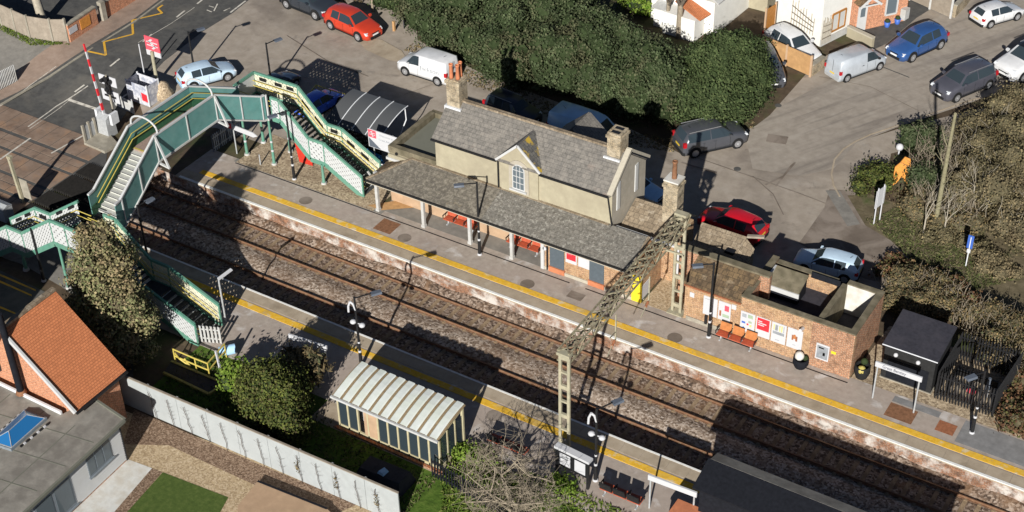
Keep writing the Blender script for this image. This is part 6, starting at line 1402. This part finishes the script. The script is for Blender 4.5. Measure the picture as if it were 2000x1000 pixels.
MB().cyl(E0+ne*.06+de*.05, E0+ne*.06+de*.05+z*2.4, .045).build('downpipe', 'black_paint', t)
MB().bar(E0+ne*.04+z*.05, E0+de*6.3+ne*.04+z*.05, .05, .1).build('plinth', 'brick_red', t)
b = MB()
for u_ in (1.6,3.4,5.2): b.bar((-53,-20.6-u_*1.0,rfz+.004),(-44.6,-19.2-u_*1.0,rfz+.004),.05,.012)
for u_ in (-50.5,-48.2,-46.2): b.bar((u_,-20.4,rfz+.005),(u_+.3,-26,rfz+.005),.05,.012)
b.build('felt_seam', 'felt_green', t)
# pyramid roof light
q = [G(0,872,rfz), G(22,882,rfz), G(92,818,rfz), G(62,802,rfz)]
c0 = sum(q, Vector())/4; sk = [p+(p-c0)*.06 for p in q]
q = [G(-20,868,rfz), G(23,882,rfz), G(93,820,rfz), G(50,803,rfz)]; c0 = sum(q, Vector())/4
rl = MB().prism([p[:2] for p in q], rfz, rfz+.16).build('roof_light', 'steel_grey', t)
s0 = (q[0]+q[1])/2; s1 = (q[2]+q[3])/2; r0 = s0+(s1-s0)*.28+z*.5; r1 = s0+(s1-s0)*.78+z*.5
qq = [p+(c0-p)*.07+z*.165 for p in q]
gb = MB(); gb.add([*qq, r0, r1], [(0,1,4),(1,2,5,4),(2,3,5),(3,0,4,5)]); gb.build('pane', 'glass_blue', rl)
fb = MB()
for a, c in ((qq[0],r0),(qq[1],r0),(qq[2],r1),(qq[3],r1),(r0,r1),(qq[0],qq[1]),(qq[1],qq[2]),(qq[2],qq[3]),(qq[3],qq[0])): fb.bar(a, c, .03, .03)
fb.build('glazing_bar', 'galv', rl)
for k, (a, b_) in enumerate((((42,872),(94,829)), ((0,845),(42,808)))):
    A, B = G(*a, rfz), G(*b_, rfz)
    for i in range(9):
        p = A+(B-A)*(i/8); MB().box(p.x-.05,p.x+.05,p.y-.06,p.y+.06,rfz,rfz+.07).build('roof_fixing', 'sign_white' if i%2 else 'black_paint', t)
# white rendered garden fence with climbing stems
t = thing('garden_fence', 'long white garden fence with dark climbing stems behind the near house garden', 'fence', (-40, -15.9, 0))
FA, FB = Vector((-47.6,-16.15,0)), Vector((-30.9,-15.75,0)); fd = (FB-FA); FL = fd.length; fd.normalize(); fn = Vector((fd.y,-fd.x,0))
k = 9
for i in range(k):
    a, c = FA+fd*(FL*i/k+.01), FA+fd*(FL*(i+1)/k-.01); MB().bar(a+z*1.02, c+z*1.02, .06, 2.0).build('panel', 'fence_white', t)
    MB().bar(a+fn*-.06, a+fn*-.06+z*2.05, .10, .10).build('post', 'white_dirty', t)
MB().bar(FA+z*2.04, FB+z*2.04, .10, .05).build('cap', 'timber_grey', t)
for i in range(13):
    u = 2.2+i*1.12; a = FA+fd*u+fn*.12; ts = thing('climbing_plant', 'thin bare climbing plant trained up the white fence, one of a row', 'climbing plant', a, 'bare climbers against the white fence')
    pts = [a]; 
    for j in range(7): pts.append(a+z*(.25*(j+1))+fd*(.05*random.uniform(-1,1)-.03*j)+fn*.02*random.random())
    MB().tube(pts, .016, 5).build('stem', 'stem', ts)
    b = MB()
    for j in range(2, 7):
        for s in (-1, 1):
            if random.random() < .7: q2 = pts[j]+fd*s*random.uniform(.12,.3)+z*random.uniform(.08,.2); b.cyl(pts[j], q2, .007, .004, 4)
    b.build('twig', 'stem', ts)
    if i > 6 and i % 2 == 0: stuff(quads('withered_leaves', np.array([list(pts[5]+fd*random.uniform(-.12,.12)+z*random.uniform(-.6,.2)+fn*.03) for _ in range(28)]), .09, 'leaf_brown', ts))
# timber deck at the bottom edge
A = [G(505,950), G(466,998), G(466,1060), G(700,1060), G(640,1004)]
t = thing('garden_deck', 'flat timber decking with dark edge at the bottom edge of the garden', 'decking', A[0])
MB().prism([p[:2] for p in A], 0, .35).build('boards', 'timber_deck', t); MB().bar(A[0]+z*.3, A[4]+z*.3, .1, .16).build('edge', 'felt_black', t)
# dark tarpaulin heap behind the fence, palisade fence in the scrub
t = thing('dark_trailer', 'dark tarpaulin covered trailer in the shade between fence and glazed shelter', 'trailer', G(745,925))
c = G(750, 935); MB().hexa([(c.x-1.3,c.y-.6,.0),(c.x+1.4,c.y-.6,0),(c.x+1.4,c.y+.7,0),(c.x-1.3,c.y+.7,0),(c.x-1.1,c.y-.4,.55),(c.x+1.2,c.y-.4,.65),(c.x+1.2,c.y+.5,.65),(c.x-1.1,c.y+.5,.55)]).build('cover', 'felt_navy', t)
MB().hexa([(c.x-.1,c.y-.35,.62),(c.x+.3,c.y-.4,.64),(c.x+.35,c.y+.0,.66),(c.x,c.y+.1,.64),(c.x-.05,c.y-.3,.75),(c.x+.25,c.y-.35,.76),(c.x+.3,c.y-.05,.76),(c.x+.05,c.y+.05,.75)]).build('bundle', 'car_sky', t)
t = thing('palisade_fence', 'dark vertical bar fence in the scrub beside the bare tree', 'palisade fence', G(850, 960))
pp = [G(845,930), G(900,962), G(965,1000), G(1020,1040)]
for a, c in zip(pp, pp[1:]):
    n = int((c-a).length/.16)
    for i in range(n): q = a+(c-a)*(i/n); MB().box(q.x-.03,q.x+.03,q.y-.02,q.y+.02,0,1.15).build('pale', 'felt_black', t)
    MB().bar(a+z*1.0, c+z*1.0, .04, .05).bar(a+z*.25, c+z*.25, .04, .05).build('rail', 'felt_black', t)
# ---------------------------------------------------------------- vegetation
def branch(b, p, d, L, r, depth, spread=.55, up=.15, kids=3, taper=.62, jitter=.25, minr=.006, wig=3):
    q = p; dd = d.normalized(); rr = r
    for s in range(wig):
        dn = (dd+Vector((random.gauss(0,jitter),random.gauss(0,jitter),random.gauss(0,jitter)+up*.3))*.4).normalized()
        e = q+dn*L/wig; r2 = max(minr, rr*.88); b.cyl(q, e, rr, r2, 6 if rr > .03 else 4, caps=False); q = e; dd = dn; rr = r2
        if depth > 0 and s >= 1:
            for _ in range(kids if s == wig-1 else max(1, kids-2)):
                a = Vector((random.gauss(0,1),random.gauss(0,1),random.gauss(0,.7)+up)).normalized()
                branch(b, q, (dd*(1-spread)+a*spread).normalized(), L*random.uniform(.55,.85), rr*taper, depth-1, spread, up, kids, taper, jitter, minr, wig)
def bare_tree(name, label, p, h, r, mat, depth=3, spread=.5, lean=(0,0), kids=3, first=.35, up=.2, cat='tree', group=None, twigmat=None):
    t = thing(name, label, cat, p, group); b = MB(); tr = MB()
    top = Vector((lean[0]*first, lean[1]*first, h*first)); tr.cyl((0,0,-.1), top, r, r*.8, 9, caps=False); tr.build('trunk', mat, t, True)
    for k in range(kids+1):
        a = 2*math.pi*k/(kids+1)+random.uniform(-.4,.4); d = Vector((math.cos(a)*spread+lean[0]*.15, math.sin(a)*spread+lean[1]*.15, 1.0))
        branch(b, top*random.uniform(.8,1), d, h*(1-first)*.55, r*.6, depth, spread, up, kids)
    b.build('limbs', twigmat or mat, t, True)
    return t
def leafy(name, label, base, blobs, n, size, mat, trunk=None, cat='tree', core=.72, coremat='leaf_core', group=None, lo=.72, hi=1.1, barkmat='bark_dark', aspect=1.0, zmin=.05, clump=.62):
    "crown of leaf faces round an uneven set of lobes (lobes relative to base)"
    t = thing(name, label, cat, base, group); base = Vector(base); rl = random.Random(len(label)*7+n); blobs = list(blobs)
    for (x, y, z_, rx, ry, rz) in list(blobs):
        for _ in range(2 if len(blobs) < 40 else 1):     # small side lobes break up the outline
            a, e = rl.uniform(0, 6.28), rl.uniform(-.2, 1.2); k = rl.uniform(.3, .52)
            blobs.append((x+rx*.92*math.cos(a)*math.cos(e), y+ry*.92*math.sin(a)*math.cos(e), max(.15, z_+rz*.92*math.sin(e)), rx*k, ry*k, rz*k))
    B = [(base.x+x, base.y+y, base.z+z_, rx, ry, rz) for x, y, z_, rx, ry, rz in blobs]
    b = MB()
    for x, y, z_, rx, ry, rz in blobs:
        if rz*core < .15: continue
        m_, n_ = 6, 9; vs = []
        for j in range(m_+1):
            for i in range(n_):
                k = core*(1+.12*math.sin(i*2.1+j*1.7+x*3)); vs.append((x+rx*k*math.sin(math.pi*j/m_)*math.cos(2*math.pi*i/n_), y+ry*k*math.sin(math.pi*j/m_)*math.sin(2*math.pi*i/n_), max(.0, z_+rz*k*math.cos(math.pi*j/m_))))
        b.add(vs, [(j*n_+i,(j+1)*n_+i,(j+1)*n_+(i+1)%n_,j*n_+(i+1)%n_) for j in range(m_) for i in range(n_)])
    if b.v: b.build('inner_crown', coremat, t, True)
    P, N = blobpts(B, n, lo, hi, zmin=base.z+zmin, clump=clump); quads('foliage', P, size, mat, t, aspect=aspect, nrm=N)
    if trunk:
        tb = MB(); tb.cyl((0,0,-.1),(0,0,trunk[1]),trunk[0],trunk[0]*.6,8)
        for x, y, z_, rx, ry, rz in blobs[:8]: tb.cyl((0,0,min(trunk[1]*.7, z_)), (x*.8,y*.8,z_), trunk[0]*.4, .03, 6)
        tb.build('trunk', barkmat, t, True)
    return t
def inpoly(x, y, P):
    c = False; j = len(P)-1
    for i in range(len(P)):
        if (P[i][1] > y) != (P[j][1] > y) and x < (P[j][0]-P[i][0])*(y-P[i][1])/(P[j][1]-P[i][1])+P[i][0]: c = not c
        j = i
    return c
def mass(name, label, poly, h, n, size, mat, step=1.7, r=1.35, hv=.8, seed=1, coremat='leaf_core', cat='hedge', edge=.75, sink=0):
    rd = random.Random(seed); xs = [p[0] for p in poly]; ys = [p[1] for p in poly]; blobs = []
    cx_, cy_ = sum(xs)/len(xs), sum(ys)/len(ys); y = min(ys)
    while y < max(ys):
        x = min(xs)
        while x < max(xs):
            px, py = x+rd.uniform(-.4,.4), y+rd.uniform(-.4,.4)
            if inpoly(px, py, poly):
                rr = r*rd.uniform(.8,1.25); top = h+rd.uniform(-hv,hv)
                dx = any(not inpoly(px+a*r*1.2, py+b_*r*1.2, poly) for a, b_ in ((1,0),(-1,0),(0,1),(0,-1)))
                if dx: top -= hv*.4; rr *= .9
                blobs.append((px-cx_, py-cy_, max(rr*.4, top-rr*.9), rr, rr, rr*.9))
                if dx and top > 2.2: blobs.append((px-cx_, py-cy_, top*.45, rr*1.0, rr*1.0, top*.5))
            x += step
        y += step
    return leafy(name, label, (cx_, cy_, 0), blobs, n, size, mat, None, cat, .78, coremat, lo=.8, hi=1.15, clump=.6 if 'hedge' in cat else .3)
hedge_main = [(-49.5,19.6),(-43.7,19.2),(-38.3,18.6),(-35.2,19.2),(-35.0,23.5),(-37.5,24.6),(-41,24.8),(-44.5,26.5),(-48,30.5),(-50,30.5)]
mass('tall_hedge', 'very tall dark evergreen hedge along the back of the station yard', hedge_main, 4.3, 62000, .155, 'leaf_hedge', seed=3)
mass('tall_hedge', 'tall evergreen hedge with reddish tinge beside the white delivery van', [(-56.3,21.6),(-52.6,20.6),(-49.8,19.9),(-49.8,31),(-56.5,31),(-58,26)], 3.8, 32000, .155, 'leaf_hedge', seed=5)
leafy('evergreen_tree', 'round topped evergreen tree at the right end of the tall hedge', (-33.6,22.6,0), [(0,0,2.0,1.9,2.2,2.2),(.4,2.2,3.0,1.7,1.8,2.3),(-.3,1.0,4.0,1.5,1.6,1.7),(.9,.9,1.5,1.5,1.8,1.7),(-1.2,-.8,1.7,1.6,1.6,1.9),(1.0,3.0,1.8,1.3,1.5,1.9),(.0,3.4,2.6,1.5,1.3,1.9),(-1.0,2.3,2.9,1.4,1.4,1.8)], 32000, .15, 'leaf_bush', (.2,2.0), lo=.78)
leafy('clipped_hedge', 'square clipped green hedge block at the top edge beside the orange red hatchback', (-60.0,25.5,0), [(x,y,.9,.75,.75,1.0) for x in (-1.2,-.4,.4,1.1) for y in (-1,0,1,2)], 6000, .17, 'leaf_bush', None, 'hedge')
t = thing('side_gate', 'dark garden gate with small pink notice beside the clipped hedge', 'gate', G(795,52)); A, B = G(789,56), G(801,38)
MB().bar(A+z*.9, B+z*.9, .06, 1.8).build('boards', 'felt_navy', t); MB().bar((A+B)/2+z*1.55-Vector((0,.05,0)), (A+B)/2+z*1.55-Vector((-.2,.05,0)), .03, .2).build('notice', 'sign_pink', t)
p = G(770,60); o = MB().box(p.x-.08,p.x+.08,p.y-.08,p.y+.08,0,.75).build('marker_post', 'timber'); tag(o, 'short pale timber marker post in front of the clipped hedge', 'post')
bare_tree('bare_tree', 'bare brown multi stemmed bush at the top edge by the car park', G(728,22), 2.6, .10, 'bark', 2, .5)
leafy('shrub', 'brown leafy shrub behind the orange red hatchback', G(682,2), [(-.7,0,.6,.7,.6,.7),(.3,.3,.7,.8,.7,.8)], 1500, .16, 'leaf_brown', None, 'shrub')
leafy('shrub', 'bright green shrub in the garden behind the tall hedge', G(1240,22), [(0,0,1.0,1.0,1.0,1.2),(1.1,.3,.8,.8,.9,1.0),(-.9,.6,.8,.8,.8,.9),(.4,1.4,1.2,.9,.9,1.2)], 3500, .18, 'leaf_bright', None, 'shrub')
for (a, h, lab, dp) in (((1303,62), 5.5, 'slim bare trunk left of the forked one behind the hedge', 2), ((1326,72), 6.0, 'stout bare forked trunk behind the tall hedge', 3)):
    bare_tree('bare_tree', lab, G(*a), h, .16 if dp == 2 else .24, 'bark', dp, .42, kids=2, first=.42, twigmat='bark_dark')
leafy('shrub', 'dark bare twiggy shrub beside the orange pantiled lean-to', G(1345,58), [(0,0,.8,.8,.8,1.0),(.7,.6,.9,.7,.7,.9)], 1500, .16, 'leaf_hedge', None, 'shrub')
# tree trunk behind the boarded fence, top left
p = GT(86, 48); bare_tree('bare_tree', 'leaning pale tree trunk behind the grey boarded fence', p, 6.5, .34, 'bark_pale', 2, .4, lean=(-1.2,.3), first=.6)
# big conifer beside the bridge
base = G(236, 690)
bl = []
rd = random.Random(4)
for k in range(30):
    zz = .9+6.9*(k/29)**1.0; rad = 1.62*(1-(zz/8.6)**2.2)+.45; a = k*2.4
    bl.append((math.cos(a)*rad*.55*rd.uniform(.6,1.2), math.sin(a)*rad*.55*rd.uniform(.6,1.2), zz, rad*.62*rd.uniform(.8,1.15), rad*.62*rd.uniform(.8,1.15), .85))
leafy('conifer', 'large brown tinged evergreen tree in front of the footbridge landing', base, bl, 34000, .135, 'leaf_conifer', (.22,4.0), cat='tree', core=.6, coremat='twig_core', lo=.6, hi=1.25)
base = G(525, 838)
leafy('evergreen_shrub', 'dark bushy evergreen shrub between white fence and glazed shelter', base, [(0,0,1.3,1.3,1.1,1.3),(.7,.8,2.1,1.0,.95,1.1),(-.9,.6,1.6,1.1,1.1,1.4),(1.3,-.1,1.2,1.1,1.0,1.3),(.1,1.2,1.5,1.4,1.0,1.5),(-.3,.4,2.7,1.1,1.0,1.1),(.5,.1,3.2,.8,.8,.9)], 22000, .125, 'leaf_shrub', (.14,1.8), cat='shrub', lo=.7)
leafy('shrub', 'brown twiggy top of the shrub beside the platform name sign', G(592,765), [(0,0,1.2,.8,.8,1.1),(.5,.4,1.7,.7,.7,.8),(-.6,.3,1.5,.7,.7,.8)], 2500, .2, 'leaf_brown', (.08,1.2), cat='shrub', lo=.5, coremat='twig_core', aspect=1.8)
leafy('shrub', 'bright yellow green bush beside the leaning white post', G(452,775), [(0,0,.9,.6,.6,1.0),(.5,.1,.7,.6,.6,.8),(.2,.5,1.2,.5,.5,.8)], 2200, .16, 'leaf_bright', None, 'shrub')
bare_tree('bare_tree', 'grey bare spreading tree at the bottom edge before the dark seats', G(1008,1030), 4.4, .14, 'bark', 3, .95, kids=4, first=.22, up=.0)
bare_tree('bare_tree', 'small grey bare tree beside the brick end of the glazed shelter', G(940,940), 1.9, .05, 'bark', 3, .6, kids=3, first=.25)
for (a, r_, lab) in (((905,893), .5, 'bright green clump at the corner of the glazed shelter'), ((935,905), .6, 'bright green clump behind the grey bare tree'), ((1095,955), .45, 'bright green clump below the notice board')):
    leafy('ground_bush', lab, G(*a), [(0,0,.25,r_,r_,.4),(r_*.8,.1,.2,r_*.8,r_*.7,.3),(-r_*.5,.3,.2,r_*.7,r_*.7,.3)], 900, .14, 'leaf_bright', None, 'shrub')
# right hand thicket
mass('thicket', 'large olive brown bare thicket at the right edge above the verge', [G(1850,420).xy, G(1905,440).xy, G(1990,500).xy, G(2080,540).xy, G(2120,330).xy, G(2040,225).xy, G(1960,232).xy, G(1905,270).xy, G(1865,340).xy], 2.9, 52000, .12, 'leaf_olive', 1.5, 1.2, .7, 11, 'twig_core', 'thicket')
mass('thicket', 'low brown bramble thicket behind the lavatory block and cabin', [G(1712,575).xy, G(1740,540).xy, G(1800,550).xy, G(1900,610).xy, G(2010,660).xy, G(2080,720).xy, G(2060,800).xy, G(1990,760).xy, G(1900,655).xy, G(1850,640).xy, G(1750,620).xy], 1.15, 28000, .115, 'leaf_brown', 1.2, .95, .35, 12, 'twig_core', 'thicket')
mass('thicket', 'dark purplish bare scrub behind the pale ice blue hatchback', [G(1700,530).xy, G(1740,500).xy, G(1850,560).xy, G(1990,640).xy, G(1990,660).xy, G(1850,600).xy, G(1740,545).xy], .6, 5000, .15, 'leaf_bramble', .9, .6, .2, 13, 'twig_core', 'thicket')
mass('thicket', 'reddish bramble bank at the lower right beside the compound', [G(1950,815).xy, G(1990,740).xy, G(2080,720).xy, G(2080,900).xy, G(1985,870).xy], .8, 5000, .14, 'leaf_bramble', .9, .7, .25, 14, 'twig_core', 'thicket')
mass('thicket', 'low olive undergrowth below the saplings at the right', [G(1790,440).xy, G(1850,425).xy, G(1905,470).xy, G(1985,540).xy, G(1960,560).xy, G(1870,500).xy, G(1800,470).xy], .4, 6000, .11, 'leaf_olive', .9, .55, .25, 15, 'twig_core', 'thicket')
mass('thicket', 'grey brown bare undergrowth round the saplings below the orange sheet', [G(1772,345).xy, G(1765,415).xy, G(1800,455).xy, G(1905,480).xy, G(1915,400).xy, G(1850,330).xy, G(1800,325).xy], 1.1, 9000, .11, 'leaf_brown', 1.1, .8, .35, 17, 'twig_core', 'thicket')
b0 = [G(1668,378).xy, G(1700,395).xy, G(1735,372).xy, G(1748,350).xy, G(1722,338).xy, G(1690,345).xy]
mass('junction_hedge', 'clipped green hedge at the bend of the side road', b0, 1.0, 4500, .13, 'leaf_shrub', .7, .55, .15, 16)
leafy('ivy_arch', 'dark ivy clad hump behind the white globe lamp', G(1790,300), [(-.6,0,.8,.7,.6,.9),(.2,.2,1.0,.7,.7,1.0),(.9,.2,.8,.7,.7,.9),(.4,.8,.9,.9,.7,.9)], 3000, .15, 'leaf_hedge', None, 'shrub')
leafy('shrub', 'dark evergreen shrub among the saplings below the orange sheet', G(1790,385), [(0,0,.8,.7,.6,.9),(.6,.3,.9,.7,.7,1.0),(-.2,.7,1.0,.7,.7,1.0)], 2500, .15, 'leaf_hedge', None, 'shrub')
p = G(1826,440); t = thing('bare_tree', 'mossy leaning bare trunk without crown among the saplings', 'tree', p); top = AX(1866, 222, p.x+.7)-p
MB().cyl((0,0,0), top*.55, .15, .12, 9, caps=False).cyl(top*.55, top, .12, .08, 9).build('trunk', 'bark_moss', t, True)
b = MB()
for f in (.35,.5,.7): branch(b, top*f, Vector((random.uniform(-.6,.6),random.uniform(-.4,.4),.7)), .9, .03, 1, .5)
b.build('limbs', 'bark_moss', t, True)
for i, (a, h, lab) in enumerate((((1803,458), 3.4, 'pale forked sapling left of the mossy trunk'), ((1842,462), 3.2, 'pale thin sapling right of the mossy trunk'), ((1895,428), 3.6, 'pale spreading sapling in front of the olive thicket'), ((1790,420), 2.2, 'small brown sapling below the orange sheet'))):
    bare_tree('sapling', lab, G(*a), h, .055, 'bark_pale' if i < 3 else 'bark', 2, .4, kids=2, first=.38, group='saplings by the verge')
# bare twigs poking out of the thickets
def twigs(name, label, poly, z0, n, L, mat):
    b = MB(); xs = [p[0] for p in poly]; ys = [p[1] for p in poly]; k = 0
    while k < n:
        x, y = random.uniform(min(xs),max(xs)), random.uniform(min(ys),max(ys))
        if not inpoly(x, y, poly): continue
        k += 1; p = Vector((x,y,z0*random.uniform(.3,.85))); d = Vector((random.gauss(0,.55),random.gauss(0,.55),1)).normalized()*L*random.uniform(.6,1.3); m_ = p+d*.5+Vector((random.gauss(0,.1),random.gauss(0,.1),0))
        b.cyl(p, m_, .016, .012, 4, caps=False); b.cyl(m_, p+d+Vector((0,0,-.1*L)), .012, .005, 4, caps=False)
    o = b.build(name, mat); tag(o, label, 'twigs'); stuff(o)
twigs('bare_twigs', 'pale bare twigs standing out of the olive thicket', [G(1850,420).xy, G(1990,500).xy, G(2080,540).xy, G(2120,330).xy, G(1960,232).xy, G(1865,340).xy], 2.4, 420, 1.2, 'bark_pale')
twigs('bare_twigs', 'grey tangle of bare twigs round the saplings by the verge', [G(1770,330).xy, G(1800,440).xy, G(1900,470).xy, G(1920,360).xy, G(1860,300).xy, G(1800,290).xy], 1.7, 520, 1.2, 'bark')
twigs('bare_twigs', 'pale bare twigs standing out of the low bramble thicket', [G(1712,575).xy, G(1800,550).xy, G(2010,660).xy, G(2080,720).xy, G(1990,760).xy, G(1850,640).xy], .9, 700, 1.0, 'bark')
# grass tufts and litter: ground cover
def tufts(name, label, poly, n, size, mat, zmin=0.0):
    P = []; xs = [p[0] for p in poly]; ys = [p[1] for p in poly]
    while len(P) < n:
        x, y = random.uniform(min(xs),max(xs)), random.uniform(min(ys),max(ys))
        if inpoly(x, y, poly): P.append((x, y, gz(x,y)+random.uniform(.01,.09)))
    o = quads(name, P, size, mat, aspect=1.6); tag(o, label, 'grass'); stuff(o)
tufts('grass_tufts', 'rough green grass between the platform seats and the bottom edge', [G(905,870).xy,G(960,882).xy,G(990,912).xy,G(1083,938).xy,G(1160,972).xy,G(1240,1010).xy,G(1240,1060).xy,G(860,1060).xy,G(860,920).xy], 5000, .13, 'leaf_grass')
tufts('grass_tufts', 'rough shaded grass between white fence and glazed shelter', [(-47,-15.7),(-31,-15.5),(-31,-12.6),(-47,-11)], 5000, .12, 'leaf_verge')
tufts('grass_tufts', 'weedy grass on the verge by the side road', [G(1690,430).xy, G(1760,405).xy, G(1900,475).xy, G(1990,545).xy, G(1880,575).xy, G(1780,510).xy, G(1740,470).xy], 4500, .12, 'leaf_verge')
tufts('grass_tufts', 'thin grass along the foot of the grey boarded fence', [p.xy for p in pxs([(-40,42),(5,62),(60,90),(135,88),(105,78),(60,72),(5,47),(-40,26)])], 1200, .12, 'leaf_grass')
tufts('leaf_litter', 'dry leaf litter in the bank under the tall hedge', [(-56,20.2),(-49.5,18.7),(-38,17.2),(-34,18.2),(-31,23),(-31.5,24),(-35,19.4),(-38,18.8),(-49,20),(-56,21.6)], 2600, .13, 'leaf_brown')
# ---------------------------------------------------------------- light and air
EL, AZ = math.radians(25.5), math.radians(108.5)      # sun height and the compass the shadows point to
w = bpy.data.worlds.new('World'); S.world = w; w.use_nodes = True; nt = w.node_tree
sky = nt.nodes.new('ShaderNodeTexSky'); sky.sky_type = 'NISHITA'; sky.sun_disc = False; sky.sun_elevation = EL
sd = Vector((-math.cos(AZ)*math.cos(EL), -math.sin(AZ)*math.cos(EL), math.sin(EL)))
sky.air_density = .45; sky.dust_density = .3; sky.sun_rotation = math.atan2(sd.x, sd.y)
nt.links.new(sky.outputs[0], nt.nodes['Background'].inputs['Color']); nt.nodes['Background'].inputs['Strength'].default_value = .05
ld = bpy.data.lights.new('sun', 'SUN'); ld.energy = 5.0; ld.angle = math.radians(.5); ld.color = (1, .975, .93)
sun = bpy.data.objects.new('sun', ld); COL.objects.link(sun); sun.rotation_euler = sd.to_track_quat('Z', 'Y').to_euler()
S.view_settings.view_transform = 'Standard'; S.view_settings.look = 'None'; S.view_settings.gamma = 1; S.view_settings.use_curve_mapping = False
S.view_settings.exposure = .38
S.cycles.max_bounces = 6; S.cycles.diffuse_bounces = 3
